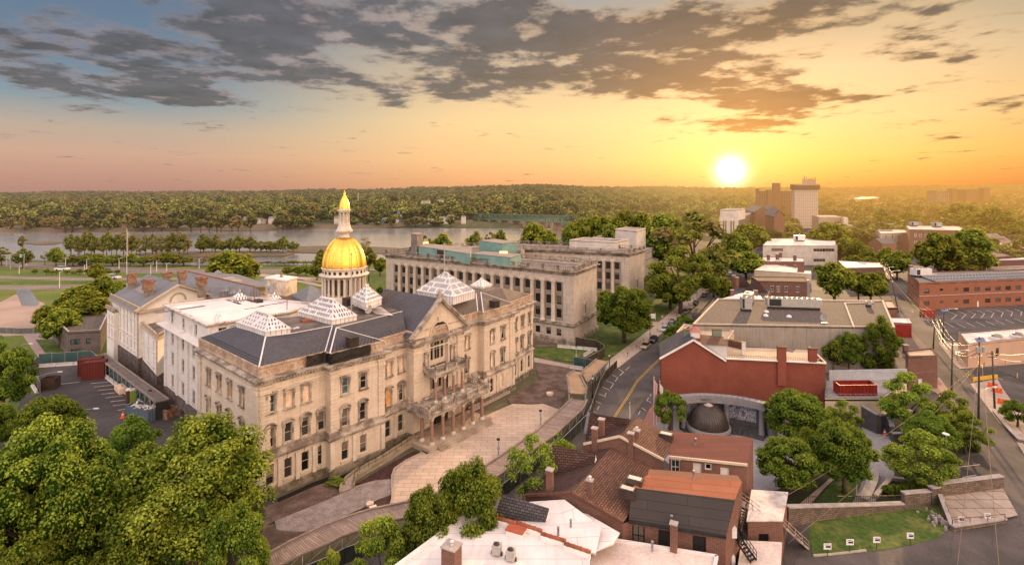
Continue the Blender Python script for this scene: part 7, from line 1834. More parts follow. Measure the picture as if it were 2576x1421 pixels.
SHP=[v2(gq('O',x,y,z))for x,y in[(1625,498),(2500,400),(2500,290),(1515,365)]]
sp2=bldg('tan_shop','low tan rendered shop with white roof and two domed skylights',SHP);TAN=M_noise('tan_render',(.50,.33,.235),(.46,.30,.215),.3,4,fineamt=.1)
block(sp2,SHP,-.1,z,TAN,M_noise('shop_roof',(.72,.66,.62),(.50,.44,.42),.25,2),.35,.3,M_noise('dark_edge',(.12,.09,.07),(.09,.07,.055),1,4),holes={0:[(q('O',1960,0)[0],2.2,'sash_black')],3:[(q('O',1528,0)[0],2.0,'sash'),(q('O',1565,0)[0],.2,'door_plain'),(q('O',1606,0)[0],2.0,'sash')]})
for k,(x,y)in enumerate(((1960,430),(2195,410))):
 p=gq('O',x,y,z);r=thing('domed_skylight',['left domed skylight on the tan shop roof','right domed skylight on the tan shop roof'][k],'skylight',(p.x,p.y,z));u_=(SHP[1]-SHP[0]).normalized();m_=MB();m_.obox(p.xy,u_,3.6,2.0,z-.3,z+.35);m_.build('kerb',WMET,r);m_=MB();m_.lathe(p.x,p.y,[(1.25,z+.35),(1.1,z+.7),(.7,z+.95),(.01,z+1.05)],16);m_.build('dome',M_glass('skylight_dome',(.16,.13,.10),.2),r)
for k,(x,y)in enumerate(((1404,560),(1500,685),(1553,755),(1635,748),(1817,755),(2055,735),(1630,860),(2185,885))):
 p=gq('O',x,y);m_=MB();m_.lathe(p.x,p.y,[(.12,0),(.12,1.1),(.01,1.2)],8);tag(m_.build('bollard',YELL),['yellow bollard farthest up the alley beside the tan shop','yellow bollard beside the shop door','yellow bollard at the corner of the shop forecourt, left of a pair','yellow bollard against the near corner of the tan shop','yellow bollard below the blank tan wall','yellow bollard on the kerb right of the shop window','yellow bollard at the end of the yellow barrier','yellow bollard in the parking lot at the right edge'][k],'bollard','yellow bollards around the tan shop')
sh_q('shop_sidewalk','O',[(1290,490),(1500,480),(1620,745),(1640,770),(2400,690),(2400,715),(1535,785),(1480,740)],CONC,.12)
sh_q('shop_lot','O',[(1560,800),(2400,716),(2400,1010),(2100,860),(1950,870),(1640,950)],ASPH,.03)
sh_q('ramp_walk','O',[(1650,955),(1960,900),(2020,1010),(2180,1230),(2500,1600),(2200,1600),(1980,1400)],CONC,.12)
sh_q('store_lot','O',[(800,370),(1000,370),(1180,560),(830,660)],M_noise('tan_asphalt',(.20,.155,.13),(.17,.13,.11),.2,3),.03)
sh_q('painted_deck','O',[(1130,900),(1300,880),(1420,1040),(1300,1080),(1180,1000)],M_noise('worn_slab',(.30,.24,.21),(.40,.24,.17),.4,3,fineamt=.4),.05)
lot=[]
for k in range(10):x=1395+k*108;lot.append(((x-140,118+0*k),(x+100-k*0,165-k*4)))if False else None
stripe([((1436+k*113,220-k*6),(1500+k*105,170-k*5))for k in range(8)]+[((1400+k*108,130-k*4),(1500+k*106,170-k*5))for k in range(8)]+[((1495+k*110,265-k*9),(1600+k*110,315-k*10))for k in range(7)]+[((1340,240),(1470,310)),((1270,200),(1330,470)),((1300,480),(1470,470)),((1075,170),(1120,230)),((1120,230),(1240,225))],'O',w=.18)
stripe([((810,403),(1010,405)),((830,435),(1030,436)),((835,468),(1050,470)),((845,500),(1075,505)),((850,535),(1105,540)),((1810,830),(2020,905)),((1975,815),(2180,885)),((2150,800),(2330,850)),((1600,850),(1740,900))],'O',w=.16)
stripe([((1500,480),(2300,1640)),]if False else[((985,120),(1005,140)),],'O',w=.25)
m_=MB();a,b=gq('O',1685,935),gq('O',1955,900);
for p in(a,b):m_.beam(p,p+Vector((0,0,1.1)),.25)
m_.beam(a+Vector((0,0,.9)),b+Vector((0,0,.9)),.25,.5);m_.beam(a+Vector((0,0,.45)),b+Vector((0,0,.45)),.2,.3);tag(m_.build('guard_rail',YELL),'yellow steel guard rail behind the power pole','guard rail')
for k,(p0_,p1_)in enumerate((((1895,985),(1920,1010)),((1935,1050),(1975,1055)),((1995,1180),(2055,1190)))):
 a,b=gq('O',*p0_),gq('O',*p1_);c=(a+b)/2;m_=MB();u_=Vector((.75,-.9)).normalized();
 for j in range(3):
  cc_=c.xy+u_*(j-1)*.62;m_.obox(cc_,u_,.58,.55,0,.5);m_.obox(cc_,u_,.5,.28,.5,1.15)
 tag(m_.build('plastic_barrier',ORNG),['orange plastic barrier farthest up the walk, half behind the power pole','orange plastic barrier in the middle of the three on the walk','orange plastic barrier lowest on the walk, near the hedge'][k],'barrier','orange barriers on the sloping walk')
DM=(36.6,100.0)
md_=thing('memorial_dome','ribbed dark bronze dome on a round granite ring beside the red wall','dome',(*DM,0))
m_=MB();m_.lathe(*DM,[(3.45,0),(3.45,.5),(3.95,.55),(3.95,1.45),(3.55,1.5),(3.5,1.2)],40);m_.build('granite_ring',GRAN,md_)
prd=[(3.5*math.cos(math.pi/2*i/12)+.02,1.3+3.9*math.sin(math.pi/2*i/12))for i in range(13)]
m_=MB();m_.lathe(*DM,prd,56);m_.build('bronze_shell',COPPER,md_)
m_=MB()
for k in range(44):
 a=2*math.pi*k/44;m_.tube([(DM[0]+(r+.01)*math.cos(a),DM[1]+(r+.01)*math.sin(a),z)for r,z in prd[:-1]],.045,3)
o=m_.build('seam_ribs',M_noise('dark_bronze_seam',(.05,.033,.025),(.035,.024,.02),1,4,rough=.5),md_)
m_=MB();m_.lathe(*DM,[(.85,5.0),(.8,5.12),(.02,5.5)],16);m_.build('finial_cap',M_noise('pale_copper',(.42,.33,.28),(.36,.28,.24),1,4,rough=.5),md_)
zw=6.3;arc=[v2(gq('N',x,y,zw))for x,y in[(440,987),(640,973),(860,982),(1090,1010),(1322,1058)]]
mw=thing('memorial_colonnade','curved grey granite colonnade with two mosaic picture panels behind the bronze dome','memorial',(*center(arc),0))
def curve(P_,k=4):
 out=[]
 for i in range(len(P_)-1):
  a,b,c,d=P_[max(i-1,0)],P_[i],P_[i+1],P_[min(i+2,len(P_)-1)]
  for j in range(k):
   t=j/k;out.append(.5*((2*b)+(c-a)*t+(2*a-5*b+4*c-d)*t*t+(3*b-a-3*c+d)*t**3))
 return out+[P_[-1]]
ac=curve(arc)
m_=MB()
for a,b in zip(ac,ac[1:]):m_.along(a,b+(b-a).normalized()*.08,1.3,4.95,zw)
m_.build('entablature',GRAN,mw)
m_=MB()
for a,b in zip(ac,ac[1:]):m_.along(a,b,.4,-.05,4.9,0,.9);m_.along(a,b,2.6,0,.35,0,-.8);m_.along(a,b,.7,.3,.85,0,.3)
m_.build('back_wall',GRAND,mw)
nm=lambda i,j,x:0
for(i0,i1)in((2,7),(9,14)):
 m_=MB()
 for a,b in zip(ac[i0:i1],ac[i0+1:i1+1]):m_.along(a,b,.12,1.9,4.75,0,.62)
 m,n,out=newmat('mosaic_panel')if 'mosaic_panel' not in MATS else(MATS['mosaic_panel'],None,None)
 if n:
  pv=posn(n);f=n.noise(pv,1.6,8,.75,1.2);finish(m,n,out,n.ramp(f,[(.38,(.03,.03,.045)),(.48,(.16,.17,.22)),(.55,(.5,.45,.42)),(.62,(.12,.13,.16)),(.72,(.65,.6,.58))]),.5)
 m_.build('mosaic_panel',MATS['mosaic_panel'],mw)
for x in(500,905,1265):
 p=min(ac,key=lambda a_:abs(CX+a_[0]/a_[1]*F-q('N',x,0)[0]));m_=MB();m_.lathe(p[0],p[1]-.15,[(.62,0),(.62,.3),(.5,.4),(.47,4.6),(.6,4.75),(.6,4.95)],14);m_.build('column',GRAN,mw)
for e,s_ in((ac[0],-1),(ac[-1],1)):m_=MB();m_.obox(e+Vector((s_*1.1,0)),(1,0),1.1,2.4,0,4.9);m_.build('end_pier',GRAN,mw)
def letters(txt,p,u_,size,mat,parent,ext=.03):
 cu_=bpy.data.curves.new('lettering','FONT');cu_.body=txt;cu_.size=size;cu_.align_x='CENTER';cu_.extrude=ext;o=bpy.data.objects.new('lettering',cu_);COL.objects.link(o);cu_.materials.append(mat)
 o.parent=parent;o.location=Vector(p)-Vector(parent.location);o.rotation_euler=(math.pi/2,0,ang(u_));bpy.context.view_layer.update();me=bpy.data.meshes.new_from_object(o.evaluated_get(bpy.context.evaluated_depsgraph_get()));k=bpy.data.objects.new('lettering',me);COL.objects.link(k);k.parent=parent;k.location=o.location;k.rotation_euler=o.rotation_euler;bpy.data.objects.remove(o);return k
ic=ac[5];letters('WORLD WAR II MEMORIAL',(ic[0],ic[1]-.68,5.4),(ac[7]-ac[3]),.5,GRAND,mw)
sheet('memorial_court',[g(x,y)for x,y in[(1600,1100),(1660,1060),(1700,1075),(1960,1085),(1990,1110),(2010,1190),(1960,1230),(1880,1260),(1700,1180)]],PAVER,.05)
sheet('brick_pavement',[gq('N',x,y)for x,y in[(120,1130),(185,1050),(250,1010),(420,1060),(430,1330),(200,1330),(60,1260)]],M_brick('brick_paving',(.33,.15,.11),(.28,.12,.09),(.2,.12,.1),.5,.25,.03),.04)
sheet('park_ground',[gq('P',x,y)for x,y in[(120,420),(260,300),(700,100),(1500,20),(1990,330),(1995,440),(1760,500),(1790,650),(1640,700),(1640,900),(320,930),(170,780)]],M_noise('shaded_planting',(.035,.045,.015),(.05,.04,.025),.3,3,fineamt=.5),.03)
sh_q('paver_path','P',[(960,230),(1100,250),(1230,290),(1235,450),(1245,650),(1130,800),(1060,900),(880,900),(1000,640),(1055,500),(1010,330)],PAVER,.06)
sh_q('paver_path','P',[(420,900),(640,720),(720,640),(760,650),(640,760),(520,900)],CONC,.06)
sh_q('park_lawn','P',[(560,900),(700,720),(990,660),(960,760),(880,890)],GRASS,.05)
sh_q('lower_lawn','P',[(500,1150),(530,1045),(1050,965),(1640,900),(1700,1110),(1640,1180),(1400,1245),(1140,1290),(700,1345),(545,1355)],GRASS,.04)
sh_q('cracked_slab','P',[(1640,830),(2175,765),(2310,1010),(2190,1040),(1745,1110)],M_brick('cracked_concrete',(.43,.34,.28),(.34,.27,.225),(.12,.09,.06),2.6,2.1,.07,stain=.5,offs=.37),.35)
sh_q('parking_apron','P',[(1740,520),(1990,470),(2120,640),(1790,690)],ASPH,.05)
sh_q('sidewalk','P',[(2000,0),(2110,60),(2420,560),(2500,700),(2500,560),(2280,280),(2200,110),(2110,0)],CONC,.1)
stripe([((1795,580),(1985,558)),((1830,668),(1950,648))],'P',w=.1,z=.09)
m_=MB();P_=[gq('P',x,y).xy for x,y in[(545,1345),(700,1335),(850,1318),(1000,1300)]]
for a,b in zip(P_,P_[1:]):m_.along(a,b,.25,0,.2)
struct(m_.build('kerb',KERB))
def swall(label,pts_base,tops,mat=STONEW,cap=CAP,w=.6,name='stone_wall',code='P',cw=.2):
 P_=[gq(code,x,y)for x,y in pts_base];r=thing(name,label,'wall',(*center([p.xy for p in P_]),0));m_=MB();c_=MB()
 for i in range(len(P_)-1):
  a,b=P_[i].xy,P_[i+1].xy;za=H-(q(code,0,tops[i])[1]-HY)*a[1]/F;zb_=H-(q(code,0,tops[i+1])[1]-HY)*b[1]/F
  u_=(b-a).normalized();nn=Vector((-u_[1],u_[0]))*w/2
  V_=[(*(a-nn),-.1),(*(b-nn),-.1),(*(b+nn),-.1),(*(a+nn),-.1),(*(a-nn),za),(*(b-nn),zb_),(*(b+nn),zb_),(*(a+nn),za)]
  m_.add(V_,[(0,1,5,4),(1,2,6,5),(2,3,7,6),(3,0,4,7),(4,5,6,7)]);c_.beam((*a,za+.06),(*b,zb_+.06),w+cw,.16)
 m_.build('wall_body',mat,r);c_.build('coping',cap,r);return r
swall('long rubble stone wall with pale coping above the lawn with small signs',[(318,1090),(540,1035),(1050,965),(1318,940)],[918,912,900,888])
swall('stepped rubble wall section right of the iron fence',[(1318,935),(1545,905)],[800,782]);swall('taller rubble wall block between the stepped wall and the concrete slab',[(1552,905),(1630,890)],[752,742])
swall('tall rubble stone wall behind the cracked concrete slab',[(1635,845),(2172,768)],[715,652])
swall('low rubble retaining edge under the left side of the cracked slab',[(1640,905),(1745,1120)],[815,1080],w=.4);swall('low retaining edge with weeds along the front of the cracked slab',[(1745,1125),(2200,1050)],[1085,1020],w=.4)
swall('dark granite angled wall at the top of the paver path',[(968,230),(1104,292)],[50,130],GRAND,GRAN,.5,'granite_wall');swall('dark curved granite water wall beside the paver path',[(1110,290),(1165,275),(1215,300),(1225,350)],[130,128,170,230],GRAND,GRAN,.6,'granite_wall');swall('square dark granite pier with engraved star by the paver path',[(1226,450),(1330,450)],[288,285],GRAND,GRAN,.5,'granite_wall')
swall('long curved pale stone bench at the left of the paver path',[(1075,640),(1060,720),(1015,820),(970,880)],[600,690,790,845],M_noise('bench_stone',(.40,.31,.23),(.34,.26,.2),.6,4),CAP,.8,'stone_bench',cw=.5)
swall('angled pale stone planter edge enclosing paving at the end of the path',[(1085,850),(1215,690),(1330,700)],[820,665,680],MATS['bench_stone'],CAP,.4,'planter_wall')
swall('low stone wall with post along the sidewalk at the right edge',[(2110,110),(2200,230),(2330,370)],[90,205,340])
r=thing('iron_fence','black iron picket fence on top of the long rubble wall','fence',gq('P',800,900));m_=MB();a,b=gq('P',318,1050),gq('P',1316,915);za,zb_=2.6,1.9
a.y+=2.5;b.y+=.4
zA=H-(q('P',0,835)[1]-HY)*a.y/F;zB=H-(q('P',0,822)[1]-HY)*b.y/F;A2,B2=Vector((a.x,a.y,zA)),Vector((b.x,b.y,zB))
m_.beam(A2,B2,.06);m_.beam(A2-Vector((0,0,1.1)),B2-Vector((0,0,1.1)),.06)
for k in range(70):p=A2.lerp(B2,k/69);m_.beam(p-Vector((0,0,1.3)),p+Vector((0,0,.12)),.04)
m_.build('pickets',BLACK,r)
m_=MB();RR=random.Random(8);c=gq('P',1615,1040)
for k in range(46):p=(c.x+RR.gauss(0,.8),c.y+RR.gauss(0,.9));s_=RR.uniform(.15,.4);m_.obox(p,(RR.random(),RR.random()+.1),s_,s_*.7,0,s_*.8+max(0,.5-abs(p[0]-c.x)*.4))
tag(m_.build('rubble_heap',M_noise('broken_stone',(.36,.31,.28),(.24,.2,.18),1.5,5)),'heap of broken pale stones beside the cracked slab','rubble')['kind']='stuff'
for k,(x,yb,yt,w_)in enumerate(((668,1345,1232,.95),(862,1320,1195,.95),(1093,1285,1175,.9),(1383,1255,1140,.9),(1820,1085,1002,.85),(2048,1055,970,.85))):
 p=gq('P',x,yb);zt_=hgt(p,'P',x,yt);r=thing('lawn_sign',['white sign farthest left on the lawn, nearest the iron stairs','white sign second from the left on the lawn','white sign near the middle of the lawn, slightly tilted','white sign on the lawn beside a second fallen panel','white sign tied to the left part of the slab railing','white sign tied to the right part of the slab railing'][k],'sign',p,'small white parking signs')
 m_=MB();m_.box(p.x-w_/2,p.x+w_/2,p.y-.03,p.y,zt_-.75,zt_);m_.build('panel',WHITE,r);m_=MB();m_.box(p.x-.03,p.x+.03,p.y,p.y+.05,0,zt_-.5);m_.build('stake',DKMET,r)
 m_=MB();m_.box(p.x-.22,p.x+.28,p.y-.045,p.y-.03,zt_-.52,zt_-.30);m_.box(p.x-.3,p.x+.2,p.y-.045,p.y-.03,zt_-.2,zt_-.15);m_.box(p.x+.28,p.x+.36,p.y-.045,p.y-.03,zt_-.56,zt_-.22);m_.build('print',STARS,r)
m_=MB();a,b,c=gq('P',1745,1100,.3),gq('P',2200,1050,.3),gq('P',1650,850,.3)
for p,e in((a,b),(c,a)):
 m_.beam(p+Vector((0,0,1.1)),e+Vector((0,0,1.1)),.07)
 for k in range(4):s_=p.lerp(e,k/3);m_.beam(s_,s_+Vector((0,0,1.1)),.07)
tag(m_.build('pipe_railing',RUST),'rusty pipe railing along the edge of the cracked slab','railing')
win_mesh('sash_tall',1.4,2.4,rails=(.5,),bars=(.5,),pane='glass',frame_m='frame_black',frame=.14,hood=('red_brick','lintel'))
def plane(root,pts,mat,name='roof',th=.18):
 m_=MB();n_=len(pts);P_=[Vector(p)for p in pts]
 nrm=(P_[1]-P_[0]).cross(P_[2]-P_[0]).normalized();
 if nrm.z<0:P_=P_[::-1]
 m_.add(P_+[p-Vector((0,0,th))for p in P_],[tuple(range(n_))]+[(i,n_+i,n_+(i+1)%n_,(i+1)%n_)for i in range(n_)]);return m_.build(name,mat,root)
zg=lambda code,x,y,z:gq(code,x,y,z)
h1=thing('row_house','nearest brown shingled brick house with gable, orange and black rear roofs','house',(14,64,0))
pk=zg('M',78,795,9.6);el=zg('L',1745,670,7.5);er=zg('M',520,1050,7.4);rf_=zg('M',455,370,9.6);ef=zg('M',852,582,7.4);elf=el+(rf_-pk)
plane(h1,[pk,er,ef,rf_],SHING);plane(h1,[el,pk,rf_,elf],SHINGD)
m_=MB();m_.poly([(el.x,el.y,-.1),(er.x,er.y,-.1),(er.x,er.y-.0,7.2),(pk.x,pk.y+.0,9.4),(el.x,el.y,7.3)]);m_.poly([(el.x,el.y,-.1),(el.x,el.y,7.3),(elf.x,elf.y,7.3),(elf.x,elf.y,-.1)]);m_.build('wall',BRICKD,h1)
trimline(h1,[el+Vector((0,-.1,0)),pk+Vector((0,-.15,.05)),er+Vector((0,-.1,.05))],.3,.3,BURNT,'gable_trim')
ba,bb_=zg('M',572,1030,7.2),zg('M',1408,1165,7.2);sa,sb=zg('M',600,752,9.9),zg('M',1487,858,9.9);oa,ob_=zg('M',735,640,10.7),zg('M',1547,702,10.7)
plane(h1,[ba,bb_,sb,sa],BLKROOF);plane(h1,[sa,sb,ob_,oa],ORROOF);plane(h1,[oa,ob_,ob_+Vector((1.2,4,-1.4)),oa+Vector((1.2,4,-1.4))],REDROOF)
m_=MB();hx_=[q('M',x,0)[0]for x in(655,882,1180)]
facade(m_,h1,ba.xy,bb_.xy,-.1,7.1,[(x,4.3,'sash_tall')for x in hx_]+[(x,.8,'sash_tall')for x in hx_])
c0,c1,c2=bb_,sb,ob_;m_.poly([(c0.x,c0.y,-.1),(c2.x,c2.y,-.1),(c2.x,c2.y,10.6),(c1.x,c1.y,9.8),(c0.x,c0.y,7.1)])
m_.poly([(er.x,er.y,-.1),(ba.x,ba.y,-.1),(ba.x,ba.y,7),(er.x,er.y,7.2)]);m_.build('rear_wall',BRICK,h1)
trimline(h1,[ba+Vector((0,-.12,-.1)),bb_+Vector((0,-.12,-.1))],.3,.28,BLACK,'gutter')
h2=thing('row_house','second brown shingled brick house, with long red rear roof and tall pale door','house',(22,76,0))
p2=zg('M',490,312,11.2);e2=zg('M',872,512,9.0);l2=zg('M',180,375,9.6);r2=zg('M',650,148,11.2);f2=zg('M',912,270,9.2);l2f=l2+(r2-p2)
e2f=e2+(r2-p2)*1.0
plane(h2,[p2,e2,e2f,r2],SHING);plane(h2,[l2,p2,r2,l2f],SHINGD)
m_=MB();m_.poly([(l2.x,l2.y,-.1),(e2.x,e2.y,-.1),(e2.x,e2.y,8.9),(p2.x,p2.y,11.0),(l2.x,l2.y,9.4)]);m_.build('wall',BRICKD,h2);trimline(h2,[l2+Vector((0,-.1,0)),p2+Vector((0,-.1,.05)),e2+Vector((0,-.1,0))],.2,.3,CREAM,'gable_trim')
w0,w1,w2_,w3=zg('M',918,478,8.8),zg('M',1592,548,8.8),zg('M',1645,325,9.6),zg('M',905,265,9.6)
plane(h2,[w0,w1,w2_,w3],REDROOF);m_=MB();facade(m_,h2,w0.xy,w1.xy,-.1,8.7,[(q('M',975,0)[0],6.3,'sash'),(q('M',1163,0)[0],6.0,'door_plain'),(q('M',1258,0)[0],7.4,'small_sq'),(q('M',1400,0)[0],5.8,'door_plain')])
m_.poly([(w1.x,w1.y,-.1),(w2_.x,w2_.y,-.1),(w2_.x,w2_.y,9.5),(w1.x,w1.y,8.7)]);m_.build('rear_wall',BRICK,h2);trimline(h2,[w0+Vector((0,-.1,-.1)),w1+Vector((0,-.1,-.1))],.25,.3,CREAM,'gutter')
for(root,pts,mt,lw)in((h1,[zg('L',2030,130,11.0),zg('L',2500,235,10.6),zg('L',2478,388,8.8),zg('L',1985,455,8.0)],SHINGD,1),(h2,[zg('M',235,112,12.4),zg('M',592,165,12.0),zg('M',520,245,10.5),zg('M',205,300,9.8)],SHINGD,1)):
 plane(root,pts,mt,'cross_gable_roof');a,b=pts[0],pts[3];trimline(root,[a+Vector((-.15,0,.15)),b+Vector((-.15,0,.15))],.35,.5,M_noise('lead_flashing',(.20,.19,.20),(.13,.12,.13),1,4),'parapet_flashing')
 m_=MB();m_.poly([pts[0]-Vector((.1,0,.1)),pts[3]-Vector((.1,0,.1)),(pts[3].x-.1,pts[3].y,0),(pts[0].x-.1,pts[0].y,0)]);m_.build('street_wall',BRICKD,root);m_=MB();m_.poly([pts[1],pts[2],pts[2]+Vector((.8,1.5,-.2))]);m_.build('gable_cheek',WHITE,root)
w1_=thing('white_roof_house','nearest house under a broad white roof edged with terracotta tiles','house',(2,58,0));WR=[zg('L',1140,872,8),zg('L',2445,1290,8),zg('L',2430,1800,8),zg('L',-100,1800,8)]
m_=MB();m_.prism([p.xy for p in WR],-.1,7.9);m_.build('wall',BRICKD,w1_);m_=MB();m_.prism([p.xy for p in inset([p.xy for p in WR],.02)],7.8,8.0);m_.build('white_roof',ROOFW,w1_)
stp=[(1190,860),(1420,925),(1420,915),(1650,975),(1650,965),(1925,1060),(1915,1085),(2180,1165),(2165,1190),(2445,1285)]
for i in range(0,10,2):
 a,b=zg('L',*stp[i],8.6),zg('L',*stp[i+1],8.6);m_=MB();m_.beam(a-Vector((0,0,.35)),b-Vector((0,0,.35)),.3,.7);m_.build('white_parapet',WHITE,w1_);m_=MB();m_.tube([a+Vector((0,0,.04)),b+Vector((0,0,.04))],.2,8);k=int((b-a).length/.6)
 for j in range(k):p=a.lerp(b,(j+.5)/k)+Vector((0,0,.05));m_.tube([p,p+(b-a).normalized()*.08],.24,8)
 m_.build('tile_coping',TERRA,w1_)
m_=MB();a,b=WR[0]+Vector((0,0,.1)),WR[3]+Vector((0,0,.1));m_.beam(a,b,.5,.3);m_.build('roof_edge',WHITE,w1_)
w2r=thing('white_gable_house','house with white painted sloping roof and small grey shingled cross gable','house',(10,58,0))
plane(w2r,[zg('L',1780,742,7.6),zg('L',2165,717,8.6),zg('L',2560,1010,8.0),zg('L',2500,1300,7.2),zg('L',1900,1060,7.6),zg('L',1650,970,7.4)],ROOFW,'white_roof')
plane(w2r,[zg('M',60,1000,7.2),zg('M',180,960,7.5),zg('M',493,1140,7.2),zg('M',440,1230,7.2),zg('M',240,1310,7.0)],ROOFW,'white_roof');m_=MB();m_.prism([zg('L',x,y,6.9).xy for x,y in[(1780,760),(2165,740),(2520,1040),(2440,1250),(1650,990)]],0,6.9);m_.build('wall',BRICKD,w2r)
plane(w2r,[zg('L',1475,645,9.8),zg('L',2000,812,9.5),zg('L',1962,945,8.2),zg('L',1412,912,7.4)],SHINGG,'grey_roof');trimline(w2r,[zg('L',1470,640,9.95),zg('L',1385,920,7.6)],.35,.5,MATS['lead_flashing'],'parapet_flashing');plane(w2r,[zg('L',2000,815,9.4),zg('L',2028,880,8.4),zg('L',1965,945,8.1)],ROOFW,'gable_cheek')
w3r=thing('low_white_roof','low flat white roofed extension at the bottom with brick chimney and pipes','extension',(16,56,0));P_=[zg('M',455,1215,5.6),zg('M',1330,1355,5.6),zg('M',1290,1560,5.6),zg('M',180,1560,5.6),zg('M',240,1330,5.6)]
m_=MB();m_.prism([p.xy for p in P_],-.1,5.5);m_.build('wall',BRICKD,w3r);m_=MB();m_.prism([p.xy for p in P_],5.5,5.6);m_.build('white_roof',M_noise('pinkish_roof',(.72,.60,.53),(.60,.48,.42),.4,3),w3r);trimline(w3r,[P_[0]+Vector((0,0,.1)),P_[1]+Vector((0,0,.1)),P_[2]+Vector((0,0,.1))],.35,.3,ROOFW,'roof_edge')
for(lab,pts,z_,wl_)in(('small brick outhouse with white metal roof behind the iron stairs',[('M',1600,1030),('M',1890,1030),('M',1935,795),('M',1640,775)],5.2,BRICK),('low outbuilding with cream painted roof at the foot of the black stairs',[('M',1500,1600),('M',1860,1600),('M',1882,1228),('M',1555,1212)],3.4,BRICK)):
 P_=[zg(c_,x,y,z_).xy for c_,x,y in pts];r=bldg('outbuilding',lab,P_,'outbuilding');m_=MB();facade(m_,r,P_[0],P_[1],-.1,z_,[(q('M',1735,0)[0],1.4,'sash_black')]if z_>4 else[]);facade(m_,r,P_[1],P_[2],-.1,z_,[]);facade(m_,r,P_[3],P_[0],-.1,z_,[]);m_.build('wall',wl_,r);m_=MB();m_.prism([p for p in inset(P_,-.15)],z_-.15,z_);m_.build('roof',ROOFWD if z_>4 else MATS['pinkish_roof'],r)
for(lab,c_,x,y,z_,hh,w_,mt,pot)in(('brick chimney nearest the grey street trees, on the brown roof','L',2010,640,8.4,2.7,.75,BRICK,False),('whitened brick chimney with white cap on the brown roof','M',235,850,8.4,2.2,.7,BRICKD,True),('brick chimney leaning at the joint of the two brown roofs','M',590,450,9.2,2.6,.75,BRICK,False),('brick chimney with white cowl beyond the gable joint','M',640,360,9.8,1.6,.75,BRICK,True),('tall brick chimney left of the dark cross gable roof','M',278,385,9.6,2.3,.75,BRICK,False),('tall brick chimney in front of the dark cross gable roof','M',337,300,10.4,2.2,.75,BRICK,False),('crumbling brick chimney with white cowl on the nearest white roof','L',955,1480,8,2.4,1.5,BRICK,True),('slim brick chimney with white cap beside the rear brick wall','M',960,1300,5.6,3.0,.7,BRICK,False)):
 p=zg(c_,x,y,z_);chimney(lab,p,z_,hh,w_,w_*.9,mt,pot,(1,-.5))
def cond(label,p,z_):
 r=thing('condenser_unit',label,'air conditioner',(p.x,p.y,z_),'condensers on the white roof');m_=MB();m_.obox(p.xy,(1,-.25),.85,.85,z_+.2,z_+1.1);m_.build('casing',GREYM,r);m_=MB();m_.lathe(p.x,p.y,[(.34,z_+1.12),(.3,z_+1.16),(.08,z_+1.14),(.01,z_+1.14)],16);m_.build('fan_grille',BLACK,r);m_=MB();m_.obox(p.xy,(1,-.25),1.2,.12,z_,z_+.2);m_.obox(p.xy+Vector((0,.3)),(1,-.25),1.2,.12,z_,z_+.2);m_.build('skid',DKMET,r)
cond('left beige condenser unit on the nearest white roof',zg('L',1440,1310,8),8);cond('right beige condenser unit on the nearest white roof',zg('L',1590,1370,8),8)
m_=MB();p=zg('L',1650,1080,8);m_.obox(p.xy,(1,-.45),1.9,1.3,8,8.45,0);m_.obox(p.xy,(1,-.45),2.05,1.45,8.45,8.6,1);tag(m_.build('roof_hatch',[WHITE,M_noise('hatch_red',(.42,.11,.06),(.34,.09,.05),.8,3)]),'red lidded roof hatch beside the terracotta coping','roof hatch')
for(lab,c_,x,y,z_)in(('brown framed skylight at the left end of the long red roof','M',893,285,10.2),('copper edged skylight at the left end of the orange roof','M',625,670,10.6),('dark framed skylight at the seam of black and brown roofs','M',562,755,9.9)):
 p=zg(c_,x,y,z_);r=thing('roof_skylight',lab,'skylight',(p.x,p.y,z_-.4));m_=MB();u_=Vector((1,-.55));m_.obox(p.xy,u_,1.9,1.1,z_-1.0,z_);m_.build('frame',COPPER,r);m_=MB();m_.obox(p.xy,u_,1.5,.75,z_-.1,z_+.03);m_.build('glazing',M_noise('bright_dome_glass',(.78,.66,.52),(.7,.6,.5),1,3,rough=.15,spec=.8),r)
for(c_,x,y,z_,h_,lab)in(('M',72,1095,7.8,.75,'grey vent pipe on the white gable roof'),('M',775,1300,5.6,1.0,'white vent pipe on the low white roof'),('L',2100,1080,7.8,.6,'short mushroom vent on the white sloping roof'),('M',940,1060,7.6,.8,'pair of dark vents at the eave of the black roof'),('M',1130,670,10.8,.8,'white pipe standing on the orange roof'),('M',1146,372,9.5,.6,'thin vent pipe on the long red roof')):
 p=zg(c_,x,y,z_);m_=MB();m_.lathe(p.x,p.y,[(.12,z_-.2),(.12,z_+h_),(.16,z_+h_),(.16,z_+h_+.12),(.01,z_+h_+.15)],8);tag(m_.build('vent_pipe',STEEL),lab,'vent pipe')
def stairs(label,pts,w,mat):
 r=thing('fire_stairs',label,'stairs',pts[0]);m_=MB();rl2=MB()
 for a,b in zip(pts,pts[1:]):
  a,b=Vector(a),Vector(b);d=(b-a);u_=d.xy.normalized();nn=Vector((-u_[1],u_[0],0))*w/2;k=max(2,int(abs(d.z)/.2))if abs(d.z)>.3 else 2
  for s_ in(-1,1):
   m_.beam(a+nn*s_,b+nn*s_,.07,.25)
   for hh in(.5,1.0):rl2.beam(a+nn*s_+Vector((0,0,hh)),b+nn*s_+Vector((0,0,hh)),.06)
   for j in range(5):p=a.lerp(b,j/4)+nn*s_;rl2.beam(p,p+Vector((0,0,1.0)),.05)
  if abs(d.z)>.3:
   for j in range(k):p=a.lerp(b,(j+.5)/k);m_.obox(p.xy,u_,.26,w,p.z,p.z+.04)
  else:m_.beam(a,b,w,.06)
 m_.build('stringer_steps',mat,r);rl2.build('handrail',mat,r)
